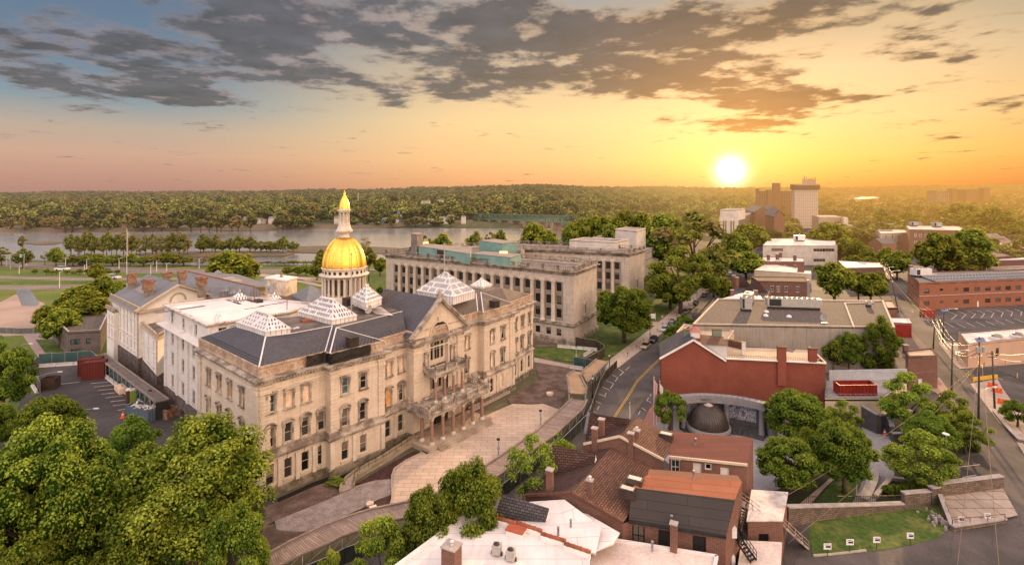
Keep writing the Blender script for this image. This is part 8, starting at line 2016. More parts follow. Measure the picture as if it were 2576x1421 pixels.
stairs('long pale iron staircase running down to the lawn',[at(*q('M',1530,870),68),at(*q('M',1745,1035),67),at(*q('M',1860,1040),67),gq('P',480,1262)],1.1,M_noise('rusty_white_iron',(.42,.36,.33),(.25,.14,.10),2,5,fineamt=.5))
stairs('black iron fire stairs on the end wall of the black roofed house',[at(*q('M',1560,940),63),at(*q('M',1500,1110),62),at(*q('M',1540,1230),61.5),at(*q('M',1650,1390),60)],.9,BLACK)
for(x,y,zz)in((1470,1120,4.2),(1455,1360,1.5)):m_=MB();p=at(*q('M',x,y),61);m_.box(p.x-.3,p.x+.25,p.y-.5,p.y+.5,p.z-.6,p.z+.5);tag(m_.build('wall_condenser',WMET),{1120:'upper white wall mounted condenser beside the black stairs',1360:'lower white wall mounted condenser beside the black stairs'}[y],'air conditioner')
def fbox(name,label,x0,x1,yt,yb,Y,dep,mat,cat='building',kids=None):
 p0,p1=at(x0,yb,Y),at(x1,yb,Y);zt_=H-(yt-HY)*Y/F;r=thing(name,label,cat,((p0.x+p1.x)/2,Y,0));m_=MB();m_.prism([p0.xy,p1.xy,(p1.x+dep*.35,Y+dep),(p0.x+dep*.35,Y+dep)],min(-.1,p0.z),zt_);m_.build('wall',mat,r);return r,zt_
GRIDC=M_brick('tower_grid',(.56,.46,.38),(.52,.43,.35),(.30,.24,.19),2.2,3.6,.22,offs=0,haze=5000,stain=.1);APT=M_brick('apartment_grid',(.27,.15,.10),(.25,.14,.095),(.10,.075,.06),3.2,2.9,.5,offs=0,haze=2600,stain=.15);APW=M_brick('apartment_pale_grid',(.20,.15,.12),(.42,.36,.32),(.09,.07,.06),3.4,2.9,.4,offs=0,haze=2600,stain=.1)
dxm=lambda x:(2996+x/2.342)/1.5901;dym=lambda y:(700+y/2.342)/1.5901
r,zt_=fbox('office_tower','tall pale concrete tower with dark top band and rooftop masts',dxm(428),dxm(648),dym(135),573,640,22,GRIDC)
Yt=640
def tb(x0,x1,y0,y1,mat,nm_,ov=1.5):
 a,b=at(dxm(x0),0,Yt),at(dxm(x1),0,Yt);m_=MB();m_.prism([(a.x,Yt-ov),(b.x,Yt-ov),(b.x+8,Yt+22+ov),(a.x+8,Yt+22+ov)],H-(dym(y1)-HY)*Yt/F,H-(dym(y0)-HY)*Yt/F);m_.build(nm_,mat,r)
tb(418,660,98,136,M_noise('dark_band',(.10,.07,.055),(.08,.055,.045),.3,2,haze=2600),'dark_band');tb(416,660,84,98,FAR_C,'roof_slab');tb(515,640,42,84,FAR_C,'penthouse',-4)
m_=MB()
for k,x in enumerate((505,520,537,555,572,588,605,622)):p=at(dxm(x),0,Yt+6);m_.cyl(p.x,p.y,.5,H-(dym(84)-HY)*Yt/F,H-(dym([30,8,18,28,28,28,28,20][k])-HY)*Yt/F,6)
m_.build('mast',FAR_R,r)
r,_=fbox('apartment_tower','long brick apartment slab with many windows left of the pale tower',dxm(93),dxm(460),dym(152),590,700,18,APT)
for(x0,x1,yt)in((75,96,128),(232,294,75),(172,235,140)):a,b=at(dxm(x0),0,699),at(dxm(x1),0,699);m_=MB();m_.prism([(a.x,698.5),(b.x,698.5),(b.x+5,714),(a.x+5,714)],0,H-(dym(yt)-HY)*698.5/F);m_.build('lift_tower',FAR_B,r)
for lab,x0,x1,yt,Yd in(('distant brick apartment block with pale balconies near the right horizon',1757,1945,145,930),('distant brick slab joined to the balcony block near the right horizon',2030,2257,138,960),('pale distant institution building among the far left trees',238,420,0,1500)):
 if Yd<1500:r,_=fbox('distant_apartments',lab,dxm(x0),dxm(x1),dym(yt),520,Yd,40,APW if x0<2000 else APT);fbox('distant_lift_tower','dark lift tower on the '+('balcony block' if x0<2000 else 'right end of the distant brick slab'),dxm(x0+150 if x0<2000 else x0+170),dxm(x1),dym(yt-16),520,Yd-6,20,FAR_B,'tower')
 elif 0:fbox('distant_institution',lab,63,112,502,515,1300,40,APW)
fbox('parking_structure','plain concrete building lower right of the pale tower',dxm(655),dxm(868),dym(392),600,470,30,FAR_C);fbox('concrete_annexe','lower concrete annexe with rooftop box right of the plain concrete building',dxm(870),dxm(970),dym(470),600,445,26,FAR_C);fbox('rooftop_box','small pale box on the concrete annexe roof',dxm(888),dxm(930),dym(400),560,462,8,FAR_W,'box')
ch_=thing('brick_church','brick church-like hall with grey slate roofs and twin pointed gables','church',(290,480,0))
for(x0,x1,ye,yp,Yd,dp)in((0,130,385,330,480,30),(235,330,390,325,420,40),(60,190,350,300,470,60),(170,300,360,298,490,40)):
 a,b=at(dxm(x0),0,Yd),at(dxm(x1),0,Yd);ze_,zp_=H-(dym(ye)-HY)*Yd/F,H-(dym(yp)-HY)*Yd/F;mx=(a.x+b.x)/2
 m_=MB();m_.poly([(a.x,Yd,-.1),(b.x,Yd,-.1),(b.x,Yd,ze_),(mx,Yd,zp_),(a.x,Yd,ze_)]);m_.quad((a.x,Yd,-.1),(a.x,Yd,ze_),(a.x+dp*.3,Yd+dp,ze_),(a.x+dp*.3,Yd+dp,-.1));m_.quad((b.x,Yd,-.1),(b.x+dp*.3,Yd+dp,-.1),(b.x+dp*.3,Yd+dp,ze_),(b.x,Yd,ze_));m_.build('gable_wall',FAR_B,ch_)
 m_=MB();m_.quad((a.x-1,Yd,ze_),(mx,Yd,zp_+.2),(mx+dp*.3,Yd+dp,zp_+.2),(a.x-1+dp*.3,Yd+dp,ze_));m_.quad((mx,Yd,zp_+.2),(b.x+1,Yd,ze_),(b.x+1+dp*.3,Yd+dp,ze_),(mx+dp*.3,Yd+dp,zp_+.2));m_.build('slate_roof',FAR_S,ch_)
br=thing('truss_bridge','green steel truss bridge on stone piers crossing the river','bridge',(0,0,0));A_,B_=at(1168,549,800),at(1440,560,575);d=B_-A_;nn=Vector((-d.y,d.x,0)).normalized()*5
br.location=(A_+B_)/2;br.location.z=0
for k in range(9):
 f0,f1=k/9,(k+1)/9;a,b=A_.lerp(B_,f0),A_.lerp(B_,f1)
 for s_ in(-1,1):
  a2_,b2_=a+nn*s_,b+nn*s_;m_=MB();hU=Vector((0,0,7));ia,ib=a2_.lerp(b2_,.08),a2_.lerp(b2_,.92);m_.beam(a2_,b2_,.8,1.2);m_.beam(ia+hU,ib+hU,.7);m_.beam(a2_,ia+hU,.6);m_.beam(b2_,ib+hU,.6)
  for j in range(6):p,p_=a2_.lerp(b2_,j/6),a2_.lerp(b2_,(j+1)/6);m_.beam(p,p_+hU,.35);m_.beam(p_,p_+hU,.3)
  m_.build('truss',FAR_G,br)
m_=MB();m_.beam(A_,B_,10,.8);m_.build('deck',FAR_G,br)
for k in range(1,9):
 p=A_.lerp(B_,k/9);m_=MB();m_.obox(p.xy,nn.xy,13,4.5,0,p.z-.8);m_.build('pier',M_noise('pier_stone',(.22,.16,.12),(.30,.22,.15),.2,1,haze=2600),br)
HP=((28,45,435,'pale grey house by the far bank, left of the tiny tower house',0),)
for k,(x0,x1,yt,yb,mt)in enumerate(((611,628,545,560,FAR_T),(635,656,549,560,FAR_W),(657,667,552,560,FAR_T),(675,688,545,560,FAR_W),(450,462,553,561,FAR_S),(961,975,548,558,FAR_BL),(985,999,548,558,FAR_W),(1040,1052,546,555,FAR_W),(1052,1068,549,556,FAR_T),(1076,1088,550,557,FAR_W),(1105,1125,545,556,FAR_W),(1125,1140,541,550,FAR_T),(1160,1170,543,551,FAR_W),(947,985,525,541,FAR_B),(840,862,545,559,FAR_W),(1060,1080,504,512,FAR_W),(1100,1114,502,510,FAR_W),(300,312,524,532,FAR_T),(325,338,522,530,FAR_W),(2290,2316,542,556,FAR_W),(2380,2396,530,541,FAR_W))):
 Yd={True:672,False:900}[yb>548]if x0<2000 else 640;a,b=at(x0,yb,Yd),at(x1,yb,Yd);zt_=a.z+(yb-yt)*Yd/F*.7;zr_=a.z+(yb-yt)*Yd/F;m_=MB();m_.prism([a.xy,b.xy,(b.x,Yd+9),(a.x,Yd+9)],min(0,a.z-8),zt_)
 mx=(a.x+b.x)/2;m_.add([(a.x-.5,Yd-.5,zt_),(b.x+.5,Yd-.5,zt_),(b.x+.5,Yd+9.5,zt_),(a.x-.5,Yd+9.5,zt_),(a.x,Yd+4,zr_),(b.x,Yd+4,zr_)],[(0,1,5,4),(2,3,4,5),(1,2,5),(3,0,4)],1)
 w_=['tan','white','cream','white'][k%4];tag(m_.build('far_bank_house',[mt,FAR_R]),'small pitched roof house among trees beyond the river','house','small houses beyond the river')
def col(label,name,x,yt,yb,w,Y,mat,cat):p=at(x,yb,Y);m_=MB();m_.cyl(p.x,Y,w*Y/F/2,p.z-6,H-(yt-HY)*Y/F,14);tag(m_.build(name,mat),label,cat)
col('bright blue storage silo on the far river bank','blue_silo',1003,531,556,8,690,FAR_BL,'silo');col('pale water tower on the wooded horizon','water_tower',1081,470,480,6,2400,FAR_S,'water tower');col('thin white chimney mast among the far trees right of the dome','white_mast',901,485,505,1.6,1100,FAR_W,'mast');col('small dark water tower on the left horizon','water_tower',350,478,490,3,2600,FAR_R,'water tower')
gs=thing('sign_gantry','steel gantry with three green highway signs beside the river road','sign',gq('A',100,885));Yg=gq('A',100,885).y
m_=MB();a,b=at(*q('A',60,790),Yg+12),at(*q('A',228,745),Yg)
m_.beam(a,b,.3,.7)
for p in(at(*q('A',98,760),Yg),at(*q('A',225,745),Yg),a):m_.beam((p.x,p.y,0),p,.3)
m_.build('truss',STEEL,gs)
SG=M_noise('sign_green',(.0,.22,.12),(.0,.20,.11),1,3,fineamt=.05)
for k,(x,y,w_,h_)in enumerate(((92,780,24,40),(130,775,26,32),(196,757,30,36))):
 p=at(*q('A',x,y),Yg-1+(2-k)*4);ww,hh=w_/2.342/1.59*p.y/F/2,h_/2.342/1.59*p.y/F/2;m_=MB();m_.box(p.x-ww,p.x+ww,p.y-.1,p.y,p.z-hh,p.z+hh);m_.build('sign_panel',SG,gs);m_=MB();m_.box(p.x-ww*.5,p.x+ww*.5,p.y-.16,p.y-.1,p.z+hh*.1,p.z+hh*.65);m_.box(p.x-ww*.75,p.x+ww*.75,p.y-.16,p.y-.1,p.z-hh*.6,p.z-hh*.35);m_.build('sign_text',WHITE,gs)
LAMPL=('tall grey light mast on the highway bank')
for k,(x,yb,yt)in enumerate(((180,925,860),(558,1058,910),(790,930,845),(615,870,780),(1115,880,785),(1412,930,845),(1468,905,805),(1562,900,830),(1865,878,785),(245,855,790),(812,885,790))):
 p=gq('A',x,yb);h_=hgt(p,'A',x,yt);m_=MB();m_.lathe(p.x,p.y,[(.2,0),(.11,h_)],6);m_.beam((p.x,p.y,h_),(p.x+1.6,p.y,h_+.5),.13);o=m_.build('highway_light',WMET);tag(o,'slim pale light mast along the riverside highway','street light','light masts along the highway')
def car(paint):
 root=thing('parked_car','car','car');m_=MB();L,W_,suv=4.6,1.85,True
 def body(prof,hw,mi):
  n_=len(prof);V_=[]
  for s_,k in((-1,1),(1,1)):V_+=[(x,s_*hw(z_),z_)for x,z_ in prof]
  m_.add(V_,[tuple(range(n_)),tuple(range(2*n_-1,n_-1,-1))]+[(i,n_+i,n_+(i+1)%n_,(i+1)%n_)for i in range(n_)],mi)
 body([(-2.3,.3),(-2.3,.75),(-2.15,.95),(-1.2,1.02),(1.3,1.0),(2.15,.85),(2.3,.6),(2.28,.3)],lambda z_:.92 if z_<.9 else .86,0);m_.build('body',paint,root)
 m_=MB();body([(-2.05,.96),(-1.7,1.42),(-1.2,1.52),(.35,1.5),(1.25,1.0)],lambda z_:.84 if z_<1.2 else .66,0);m_.build('glasshouse',MATS['glass'],root)
 m_=MB();m_.add([(-1.65,-.64,1.5),(.3,-.64,1.52),(.3,.64,1.52),(-1.65,.64,1.5),(-1.65,-.64,1.56),(.3,-.64,1.57),(.3,.64,1.57),(-1.65,.64,1.56)],[(4,5,6,7),(0,1,5,4),(1,2,6,5),(2,3,7,6),(3,0,4,7)]);m_.build('roof_panel',paint,root)
 for x in(-1.4,1.45):
  for s_ in(-1,1):
   w_=MB();V_=[];n_=14
   for yy in(s_*.72,s_*.95):V_+=[(x+.34*math.cos(2*math.pi*i/n_),yy,.34+.34*math.sin(2*math.pi*i/n_))for i in range(n_)]
   w_.add(V_,[(i,(i+1)%n_,n_+(i+1)%n_,n_+i)for i in range(n_)]+[tuple(range(n_)),tuple(range(n_,2*n_))]);w_.build('wheel',BLACK,root)
 for s_ in(-1,1):l_=MB();l_.box(2.2,2.31,s_*.78-.14,s_*.78+.14,.62,.76);l_.build('headlight',WMET,root);l_=MB();l_.box(-2.32,-2.24,s_*.78-.1,s_*.78+.1,.7,.9);l_.build('tail_light',REDM,root)
 return root
PAINT={k:M_noise(k+'_car_paint',c,sc3(c,.9),1,3,rough=.22,spec=.8,fineamt=.05)for k,c in dict(gold=(.42,.33,.22),black=(.012,.012,.014),silver=(.55,.55,.56),grey=(.16,.16,.17),navy=(.02,.03,.06),white=(.75,.74,.72),red=(.35,.02,.02)).items()}
CP={k:car(v)for k,v in PAINT.items()};used=set()
def put_car(color,label,p,u_,s_=1.0,group='cars parked along the street'):
 src=CP[color];c=src if color not in used else dup(src);used.add(color);c.location=(p[0],p[1],.02 if len(p)<3 or p[2]<.1 else p[2]);c.rotation_euler=(0,0,ang(u_));c.scale=(s_,)*3;c['label']=label;c['group']=group
A_,B_=gq('K',1430,640),gq('K',2060,70);ud=(A_-B_).xy
for k,(c_,x,y,col_,lab)in enumerate((('K',1428,645,'gold','gold sedan, nearest car parked along the kerb'),('K',1510,580,'black','black sedan parked right behind the gold car'),('K',1630,465,'silver','bright silver hatchback alone below the wooden hedge trees'),('K',1705,395,'navy','dark blue car with pale bonnet beyond the silver hatchback'),('K',1855,275,'grey','grey sedan at the left kerb, beyond the fire hydrant'),('K',1910,225,'gold','tan estate car between the grey and black cars at the left kerb'),('K',1960,185,'black','black car parked beyond the tan estate car'),('K',1915,340,'grey','dark grey car on the right side of the street by the gravel roofed store'),('K',2055,95,'black','black car nearest of the three beyond the tall lamp post'),('K',2090,60,'navy','middle dark car of the three beyond the tall lamp post'),('K',2112,30,'grey','farthest dark car of the three beyond the tall lamp post'),('C',2135,945,'grey','grey car at the far bend of the street, nearest of the far group'),('C',2155,922,'silver','silver car behind the grey one in the far group'),('C',2175,905,'black','black car at the back of the far group'))):
 p=gq(c_,x,y);put_car(col_,lab,p,ud if k!=7 else-ud)
for k,(x,y,col_,lab)in enumerate(((585,895,'white','white vehicle on the riverside highway left of the flagpole'),(1055,975,'silver','pale vehicle on the highway lane next to the flagpole'),(800,845,'black','dark truck on the far side of the riverside highway'),(970,905,'navy','dark car on the highway just left of the tall flagpole'))):put_car(col_,lab,gq('A',x,y),(1,-.1),1.6,'vehicles on the riverside highway')
put_car('white','white van parked beyond the long white modern block',gq('D',975,608),(1,.1),1.2)
for k in range(9):put_car(['silver','white','black','red','grey'][k%5],'small parked car in the far street near the right horizon',gq('D',1690+k*14,470-k*10),(.5,1),1.3,'cars in the far street')
m_=MB();p=gq('K',1760,310);m_.lathe(p.x,p.y,[(.16,0),(.16,.7),(.2,.75),(.1,.95),(.01,1.0)],8);tag(m_.build('fire_hydrant',REDM),'dark red fire hydrant on the sidewalk','hydrant')
for k,(x,yb,yt)in enumerate(((1236,745,690),(1331,665,615),(1408,600,550),(1485,545,492),(1552,480,435),(1613,415,375),(1674,375,330),(1786,285,245),(1838,245,205),(1888,205,165),(1942,150,112))):
 p=gq('K',x,yb);h_=hgt(p,'K',x,yt);m_=MB();m_.lathe(p.x,p.y,[(.04,0),(.04,h_-.4),(.12,h_-.38),(.13,h_-.1),(.02,h_)],6);tag(m_.build('parking_meter',BLACK),'grey parking meter on a post along the curb, one of the row','parking meter','parking meters along the kerb')
r=thing('road_sign','grey diamond sign back on a post beside the side path','sign',gq('K',1607,415));p=gq('K',1607,415);m_=MB();m_.cyl(p.x,p.y,.05,0,3.4,6);m_.build('post',STEEL,r);m_=MB();m_.add([(p.x-.55,p.y-.08,3.2),(p.x,p.y-.08,2.65),(p.x+.55,p.y-.08,3.2),(p.x,p.y-.08,3.75)],[(0,1,2,3)]);m_.build('panel',GREYM,r)
r=thing('notice_board','white lawn notice board under the big round tree','sign',gq('K',1500,350));p=gq('K',1500,350);m_=MB();m_.box(p.x-1,p.x+1,p.y-.1,p.y,.6,2.3);m_.build('panel',WHITE,r);m_=MB();m_.box(p.x-1.1,p.x-.98,p.y-.12,p.y,0,2.5);m_.box(p.x+.98,p.x+1.1,p.y-.12,p.y,0,2.5);m_.build('posts',WMET,r)
r=thing('dumpster','red dumpster at the corner of the marked parking lot','dumpster',gq('O',1165,190));p=gq('O',1165,195);m_=MB();m_.obox(p.xy,(1,.1),4.0,2.4,0,2.6);m_.build('bin',REDM,r);m_=MB();m_.obox(p.xy,(1,.1),4.2,2.6,2.6,2.8);m_.build('lid',M_noise('faded_red_lid',(.36,.06,.045),(.3,.05,.04),1,4),r)
def person(label,p,h=1.75):
 r=thing('person',label,'person',p);me=bpy.data.meshes.new('body');J=[(0,0,.95),(0,0,1.25),(0,0,1.48),(0,0,1.56),(0,.02,1.68),(-.1,.0,.92),(-.12,-.06,.5),(-.12,.08,.06),(.1,0,.92),(.12,.08,.5),(.13,-.1,.06),(-.2,0,1.42),(-.27,.03,1.15),(-.25,-.1,.92),(.2,0,1.42),(.27,-.03,1.15),(.26,.1,.92)]
 Ed=[(0,1),(1,2),(2,3),(3,4),(0,5),(5,6),(6,7),(0,8),(8,9),(9,10),(2,11),(11,12),(12,13),(2,14),(14,15),(15,16)];me.from_pydata(J,Ed,[]);o=bpy.data.objects.new('body',me);COL.objects.link(o);o.parent=r;md=o.modifiers.new('skin','SKIN');rad=[.14,.15,.13,.06,.105,.10,.075,.055,.10,.075,.055,.07,.05,.04,.07,.05,.04]
 for i,sv in enumerate(me.skin_vertices[0].data):sv.radius=(rad[i],rad[i]);sv.use_root=(i==0)
 o.modifiers.new('sub','SUBSURF').render_levels=1;me.materials.append(M_noise('dark_clothes',(.03,.03,.035),(.05,.05,.055),1,4));return r
person('person in dark clothes walking on the sidewalk beyond the parked cars',gq('K',1860,150))
POLES=[]
def upole(label,code,x,yb,yt,arm=True,cans=0,lamp=None,solar=False,xt=None):
 p=gq(code,x,yb);h_=hgt(p,code,x,yt);r=thing('utility_pole',label,'utility pole',p);m_=MB();t=Vector((p.x+((q(code,xt,0)[0]-q(code,x,0)[0])*p.y/F if xt else 0),p.y,h_));m_.tube([(p.x,p.y,0),t],[.2,.13],8);m_.build('pole',BARK,r)
 if arm:m_=MB();m_.beam((t.x-1.3,t.y,h_-.5),(t.x+1.3,t.y,h_-.5),.14);m_.beam((t.x-.9,t.y,h_-1.2),(t.x+.9,t.y,h_-1.2),.12);m_.build('crossarm',BARK,r)
 for k in range(cans):m_=MB();s_=[-.6,.6,0][k];m_.cyl(t.x+s_,t.y-.3+(.6 if k==2 else 0),.3,h_-2.9,h_-1.8,10);m_.build('transformer',GREYM,r)
 if lamp:m_=MB();m_.tube([(t.x,t.y,h_*lamp[2]),(t.x+lamp[0]*.6,t.y+lamp[1]*.6,h_*lamp[2]+.6),(t.x+lamp[0],t.y+lamp[1],h_*lamp[2]+.6)],.05,6);m_.obox((t.x+lamp[0]*1.12,t.y+lamp[1]*1.12),lamp[:2],.9,.32,h_*lamp[2]+.5,h_*lamp[2]+.7);m_.build('lamp_arm',WMET,r)
 if solar:m_=MB();m_.add([(t.x-.9,t.y-.5,h_-.9),(t.x+.9,t.y-.5,h_-.7),(t.x+1.0,t.y+.3,h_-.1),(t.x-.8,t.y+.3,h_-.3)],[(0,1,2,3)]);m_.build('solar_panel',M_brick('blue_solar',(.10,.14,.28),(.09,.12,.24),(.3,.3,.36),.3,.3,.02,offs=0,rough=.2),r)
 POLES.append((p,h_,t));return p,h_,t
P1=upole('tall leaning utility pole with twin grey transformers by the parking lot entrance','O',1230,560,185,True,2,xt=1252)
P2=upole('dark utility pole with solar panel and double lamp arms in the parking lot','O',1340,480,95,False,0,(3.2,0,.93),True,xt=1354)
P3=upole('utility pole in the alley opposite the tan shop corner','O',1438,1070,465,False,0,(3.4,.6,.76),xt=1450)
P4=upole('nearest utility pole with solar panel, three transformers and lamp arm','O',1745,1400,420,False,3,(3.6,1,.36),True,xt=1755)
P5=upole('utility pole with tangled wires beside the orange barriers','O',1930,1235,580,True,xt=1900)
P6=upole('utility pole at the left edge of the alley behind the brick annexe','D',1400,1290,900,True,1,(3,0,.97),xt=1320)
P7=upole('utility pole farther up the alley beside the patched white roof','D',1300,1090,850,True,1,(2.6,0,.9),xt=1285)
P8=upole('distant utility pole at the street corner near the cream block','D',1240,790,690,True,0,(2.6,0,.95))
P9=upole('farthest utility pole where the wires meet the trees','D',1160,640,540,True)
p=gq('O',1130,1000)
r=thing('utility_wires','bundles of overhead wires strung along the alley poles, glinting in low sun','wires',(80,120,8));m_=MB()
def wire(a,b,sag=1.2,r_=.03,n_=10):m_.tube([Vector(a).lerp(Vector(b),i/n_)-Vector((0,0,4*sag*(i/n_)*(1-i/n_)))for i in range(n_+1)],r_,4)
chain=[P9,P8,P7,P6,P1,P3,P4]
for A_,B_ in zip(chain,chain[1:]):
 for s_,dh,rr in((-1.1,.4,.03),(0,.4,.03),(1.1,.4,.03),(0,2.0,.06),(.25,2.6,.06),(-.2,3.0,.05)):wire(A_[2]+Vector((s_,0,-dh)),B_[2]+Vector((s_,0,-dh)),.9,rr)
wire(P4[2]+Vector((0,0,-3)),at(2400,1500,60),.8);wire(P4[2]+Vector((.4,0,-3.4)),at(2520,1500,56),.8);wire(P3[2]-Vector((0,0,3)),P5[2]-Vector((0,0,.5)),.7);wire(P5[2]-Vector((0,0,.5)),at(2620,880,100),.6);wire(P5[2]-Vector((0,0,1.2)),at(2620,905,98),.6);wire(P4[2]-Vector((0,0,5)),at(*q('P',60,960),68),1.5);wire(P4[2]-Vector((0,0,5)),at(*q('P',330,1230),66),1.5);wire(P3[2]-Vector((0,0,6)),at(*q('O',30,730),112),1.5,.025)
m_.build('wire_bundle',M_noise('wire_copper',(.16,.11,.07),(.24,.16,.09),1,3,rough=.35,spec=.7),r)
for k,(x,yb,yt,lab)in enumerate(((918,900,665,'pale disc-topped park lamp standing behind the iron fence'),(1690,700,290,'tallest disc-topped park lamp in front of the layered trees'),(1425,480,232,'disc-topped park lamp among the trees near the granite pier'),(1377,330,85,'disc-topped park lamp at the back of the layered trees'),(1843,200,30,'disc-topped park lamp at the right of the tree group by the alley'))):
 p=gq('P',x,yb);h_=hgt(p,'P',x,yt);r=thing('park_lamp',lab,'lamp',p,'disc-topped park lamps');m_=MB();m_.lathe(p.x,p.y,[(.1,0),(.07,h_-.4),(.12,h_-.35),(.1,h_-.1)],8);m_.build('post',STEEL,r);m_=MB();m_.lathe(p.x,p.y,[(.1,h_-.15),(.5,h_-.05),(.46,h_+.02),(.12,h_+.1),(.01,h_+.2)],16);m_.build('disc_shade',WMET,r)
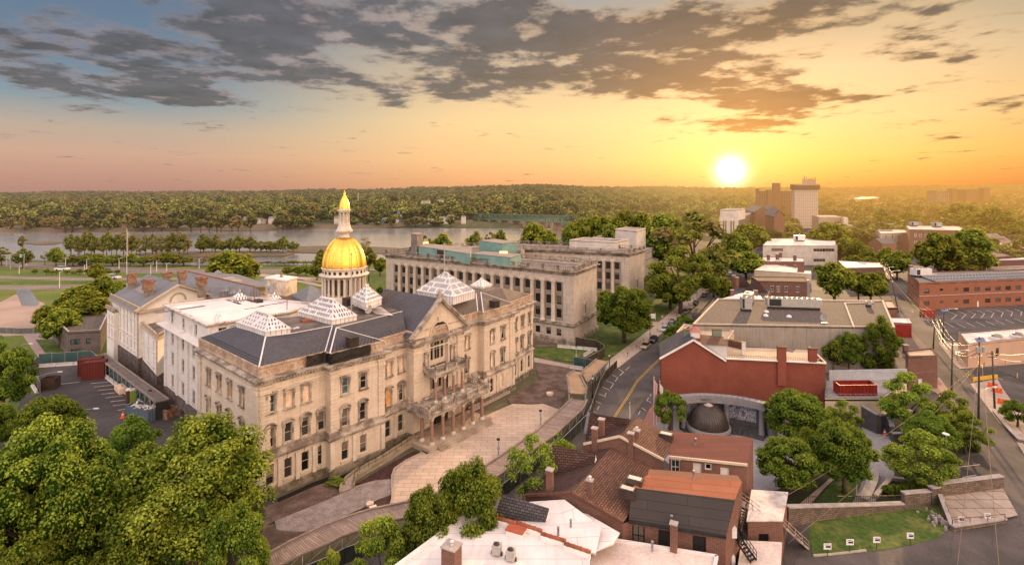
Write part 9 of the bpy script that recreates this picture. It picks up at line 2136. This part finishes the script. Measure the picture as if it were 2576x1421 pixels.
TL='''130,1058,372,0,big1,great yellow-green leafy tree filling the lower left corner,58
62,1352,190,0,near1,lower bushy tree at the very bottom left edge,52
482,1046,440,0,big2,wide loose green tree covering the lower left corner of the statehouse,63
330,1300,190,0,near1,lower tree in the gap between the two great trees at the bottom left,57
590,1265,200,0,near2,lower tree at the right foot of the wide loose tree beside the plank walkway,57
122,985,172,1180,near1,round green tree on the near edge of the construction yard
325,1050,150,1200,near2,dark green tree between the yard and the wide loose tree
8,862,150,1060,near2,tree with dangling branches at the left edge beside the yard
-10,1010,100,1150,near1,green tree just inside the left edge below the dangling branches
1188,1152,225,0,near2,bushy street tree between the plaza and the grey shingled gable,62
1085,1215,175,0,near1,street tree left of the bushy one at the walkway bend,60
965,1300,190,0,near3,bright green street tree along the walkway near the bottom edge,58
1340,1092,150,0,airy,thin airy street tree beside the brown shingled gable,70
1405,1090,90,0,airy,second thin airy tree right by the street fence,76
835,1388,110,0,near3,small tree top peeping over the bottom edge of the walkway,55
150,770,98,873,mid1,loose green tree beside the lit lamp in front of the dirt yard
200,716,112,812,mid1,tallest tree of the clump left of the pediment wing
250,692,85,790,mid2,rounded tree behind the clump left of the pediment wing
235,748,120,835,mid2,front tree of the clump just above the dark stone building
178,752,95,842,mid1,left front tree of the clump above the dark stone building
120,765,70,830,mid1,small tree at the left of the clump by the dirt yard
299,705,58,790,mid2,tree squeezed between flagpole and metal roof
585,627,150,752,mid1,large bright green tree behind the rear metal roof
243,660,46,712,mid1,round tree on the bank below the highway
56,592,26,672,mid4,slim tall tree on the river bank near the gantry signs
58,626,52,675,mid3,broad olive tree at the foot of the slim tall one by the gantry
141,621,42,669,mid1,full round tree alone on the near river bank
113,632,20,668,bare,thin bare sapling left of the full round bank tree
4,620,48,668,mid4,brownish tree at the left edge by the river
723,670,34,693,mid1,park tree leftmost of the row behind the curved path
748,668,36,694,mid2,second park tree in the row behind the curved path
770,666,34,694,mid1,third park tree in the row behind the curved path
797,662,52,705,mid2,largest park tree in the row, just left of the dome drum
812,628,55,712,mid3,tall tree partly hidden by the golden dome on its left
928,622,46,708,mid3,tall leafy tree just right of the golden dome
956,648,44,694,mid2,dark tree between the dome and the annex corner
919,596,34,650,bare,bare tree rising right of the golden dome over the river
955,719,20,742,mid2,small tree alone on the lawn beside the annex
1570,711,168,862,near1,big round dark tree in front of the annex end wall
1686,688,130,776,near2,dark spreading tree by the sidewalk right of the big round tree
1712,621,190,790,near3,large domed yellow-green tree beyond the annex wings
1748,527,235,725,mid4,huge pale feathery tree in front of the white marble tower
1668,533,140,690,mid1,tree left of the huge feathery one behind the museum
1795,622,85,748,mid3,loose tree right of the domed yellow-green tree
1850,584,92,676,mid2,round dark tree at the street bend below the white tower
1888,560,115,645,mid1,broad tree right of the white marble tower
1876,630,104,704,mid1,tree on the right side of the street beyond the parked cars
1928,528,85,602,mid2,tree in front of the brick church gables
1815,694,78,765,mid2,dark green tree on the curb beside the row of three cars
1722,790,55,856,near2,top tree of the leafy row along the gravel roofed store
1702,810,64,876,near2,middle tree of the leafy row along the gravel roofed store
1684,838,64,892,near2,lowest tree of the leafy row along the gravel roofed store
2212,797,112,942,near2,tallest tree against the blank concrete wall
2135,828,80,942,near1,second tree against the blank concrete wall
2096,853,56,940,mid2,slim dark tree against the left part of the concrete wall
2186,888,44,942,mid2,small tree at the foot of the tallest wall tree
2230,893,38,942,mid1,shrubby tree beside the garage fence
1685,984,92,1082,near2,small round tree beside the flags and the memorial
2005,977,172,1118,near1,dark wide tree right of the memorial colonnade
2122,1007,92,1096,near3,bright green tree below the grey service deck
2123,1052,162,1240,near1,big glossy tree left of the paver path
1985,1100,168,1245,near1,big round tree beside the brick outhouse roof
2036,1078,115,1205,near2,tree wedged behind the two big round park trees
2278,938,146,1092,near3,layered tree at the back of the park next to the alley
2388,984,118,1115,near3,orange tinted layered tree beside the alley
2318,1085,188,1232,near3,nearest layered tree right of the paver path
2428,1032,125,1140,near3,layered tree around the base of the nearest utility pole
2343,1034,132,1165,near2,layered tree in the middle of the park group
2099,656,118,762,mid2,large olive tree behind the dark brick house
2190,683,84,762,mid1,bright tree between the small lot and the alley poles
2213,681,36,745,mid1,narrow vivid green tree touching the alley poles
2160,680,64,756,mid4,brownish tree left of the vivid green one
2085,556,104,645,mid1,yellow-green tree above the long white modern block
2125,596,58,664,mid1,small tree at the right end of the long white modern block
2140,607,42,668,mid1,round treetop first in the cluster right of the white modern block
2157,599,38,672,mid2,taller treetop in the cluster right of the white modern block
2180,616,46,676,mid1,right treetop in the cluster by the wires
2144,641,62,684,mid2,low bushy tree below the cluster by the wires
2187,644,62,690,mid1,low bushy tree nearest the wires
2256,630,84,704,mid2,round tree at the lot corner right of the alley wires
2231,620,52,684,mid1,small tree in front of the cream block
2362,580,120,708,mid1,left half of the great tree behind the brick office
2425,572,140,704,mid2,right half of the great tree behind the brick office
2405,618,118,706,mid4,brown leafed tree in front of the great tree
2500,519,112,612,mid2,large dark tree near the right edge above the orange brick house
2456,531,84,606,mid1,pale tree left of the large dark tree on the right
2421,509,114,594,mid1,spreading tree below the distant apartment blocks
2525,565,104,626,mid2,tree right of the orange brick house
2566,552,72,622,mid1,tree cut by the right edge above the brick row
2220,525,62,594,mid3,tree at the left of the cream block skyline
2194,548,58,606,bare,pale flowering tree left of the cream block
2247,540,58,596,mid1,tree just above the cream block roof
2282,533,84,592,mid2,wide dark tree above the brick block roof
2560,1008,90,1075,near2,clipped bright hedge at the right edge beside the walk
1110,585,64,0,mid2,tree rising behind the annex chimney tower,245
1067,590,50,0,mid4,feathery tree just right of the annex chimney tower,245
1195,583,55,0,mid3,small treetop behind the middle of the annex,250
1235,582,40,0,mid4,treetop behind the annex penthouse,250
1258,578,48,0,mid3,taller treetop behind the annex penthouse,250
1346,555,88,0,mid1,yellow-green tree in front of the bridge piers,260
1381,577,58,0,mid2,dark tree next to the yellow-green tree by the bridge,262
1436,560,64,0,mid2,first dark tree of the wood right of the bridge,300
1462,548,66,0,mid2,second dark tree of the wood right of the bridge,310
1487,541,78,0,mid2,third dark tree of the wood right of the bridge,320
1514,541,66,0,mid1,fourth tree of the wood behind the museum roofs,320
1538,560,54,0,mid1,low tree of the wood behind the museum roofs,300
1565,527,88,0,mid2,highest tree of the wood behind the museum roofs,330
1612,531,80,0,mid2,tree at the right end of the wood behind the museum roofs,330'''
for ln in TL.split('\n'):
 f=ln.split(',');x,yt,w_,yb=map(float,f[:4]);
 try:Yd=float(f[-1]);lab=','.join(f[5:-1])
 except ValueError:Yd=None;lab=','.join(f[5:])
 nm_='hedge' if 'hedge' in lab else 'tree'
 tree(nm_,lab,x,yt,w_,ybase=yb or None,Y=Yd,crown=f[4],cat=nm_,limbs=7 if f[4]=='big2' else 5)
R=random.Random(12)
def row(n_,x0,x1,yb,h0,h1,w0,w1,keys,label,group):
 for k in range(n_):
  x=x0+(x1-x0)*(k+R.uniform(.1,.9))/n_;y=yb(x)if callable(yb)else yb
  tree('tree',label,x,y-R.uniform(h0,h1),R.uniform(w0,w1),ybase=y+R.uniform(-2,1),crown=R.choice(keys),group=group,ybot=y-4,limbs=3)
row(24,172,478,lambda x:642,36,62,26,42,['mid3','mid4','mid4','bare','mid3'],'leafy tree on the left river island','trees on the left river island')
row(16,492,740,lambda x:636,28,50,28,46,['mid3','mid3','mid2','mid4'],'leafy tree on the right river island','trees on the right river island')
row(15,150,560,lambda x:670,20,38,34,60,['mid1','mid3','bare','mid2'],'bushy tree on the near bank between river and highway','trees along the near river bank')
row(12,85,300,lambda x:692,11,17,12,22,['mid2','mid1'],'small planted tree on the highway verge','small trees on the highway verge')
row(30,-20,640,lambda x:583,34,50,34,52,['far1','far2','far3','far4'],'tree standing on the far river bank left of the dome','trees along the far river bank')
row(12,860,1150,lambda x:573,22,34,26,40,['far1','far2','far3','far4'],'tree by the far embankment between dome and bridge','trees between dome and bridge')
row(8,690,780,lambda x:578,30,42,30,42,['far1','far2','far3'],'tree on the far river bank just left of the dome lantern','far bank trees beside the dome')
row(14,640,800,lambda x:667,6,12,16,30,['mid2','mid3'],'low shrub along the near bank left of the dome','riverside shrubs left of the dome')
items=[]
def fill(n_,x0,x1,Y0,Y1,r0,r1,hk=1.9):
 for k in range(n_):
  Yv=Y0*(Y1/Y0)**R.random();x=R.uniform(x0,x1);r=R.uniform(r0,r1);items.append(((x-CX)/F*Yv,Yv,0,r,r*hk*R.uniform(.8,1.2),R.choice(['far1','far2','far3']),R.uniform(0,6)))
fill(200,1430,1740,430,960,6,11);fill(90,1760,1900,540,960,6,10);fill(40,1950,2010,400,620,6,9,1.6)
fill(190,2090,2200,400,680,6,10,1.7);fill(260,2200,2680,420,700,6,11,1.7);fill(90,2440,2680,320,520,5,9,1.6)
fill(26,1040,1300,228,262,4,6,1.8)
scatter('woodland',None,items)
for k,(x,y)in enumerate(((1188,815),(1253,810),(1318,810),(1350,775),(1385,800),(1440,770),(1500,765),(1905,420),(1942,440),(1730,640),(1700,690))):
 p=gq('P',x,y);o=bpy.data.objects.new('shrub',CR['near1']);COL.objects.link(o);o.location=(p.x,p.y,.7);o.scale=(.95,.95,.8);tag(o,'clipped round shrub planted by the path and stone walls','shrub','clipped round shrubs in the park')
p=gq('I',880,600);o=bpy.data.objects.new('shrub',CR['near3']);COL.objects.link(o);o.location=(p.x,p.y,.6);o.scale=(1.6,1.1,.8);tag(o,'low bright green shrub at the foot of the access ramp','shrub')
RH=random.Random(21)
for k in range(26):
 x=RH.uniform(2210,2570)if k<20 else RH.uniform(2110,2190);Yd=RH.uniform(330,540);a=at(x,0,Yd).xy;w_=RH.uniform(7,12);u_=Vector((1,RH.uniform(-.4,.2))).normalized();h_=RH.uniform(8,13);n1_=Vector((-u_[1],u_[0]))
 c0,c1,c2,c3=a,a+u_*w_,a+u_*w_+n1_*11,a+n1_*11;r=thing('town_house','small pitched roof house among the trees of the far right town','house',(a[0],a[1],0),'small houses in the far right town')
 m_=MB();m_.prism([c0,c1,c2,c3],0,h_);e0_,e1_=(c0+c3)/2,(c1+c2)/2;m_.add([up(c0,h_),up(c3,h_),up(e0_,h_+3),up(c1,h_),up(c2,h_),up(e1_,h_+3)],[(0,1,2),(3,4,5)]);m_.build('wall',[FAR_B,FAR_W,FAR_T,FAR_B][k%4],r)
 m_=MB();m_.quad(up(c0,h_+.05),up(c1,h_+.05),up(e1_,h_+3.05),up(e0_,h_+3.05));m_.quad(up(c2,h_+.05),up(c3,h_+.05),up(e0_,h_+3.05),up(e1_,h_+3.05));m_.build('roof',[FAR_S,FAR_R,FAR_R][k%3],r)
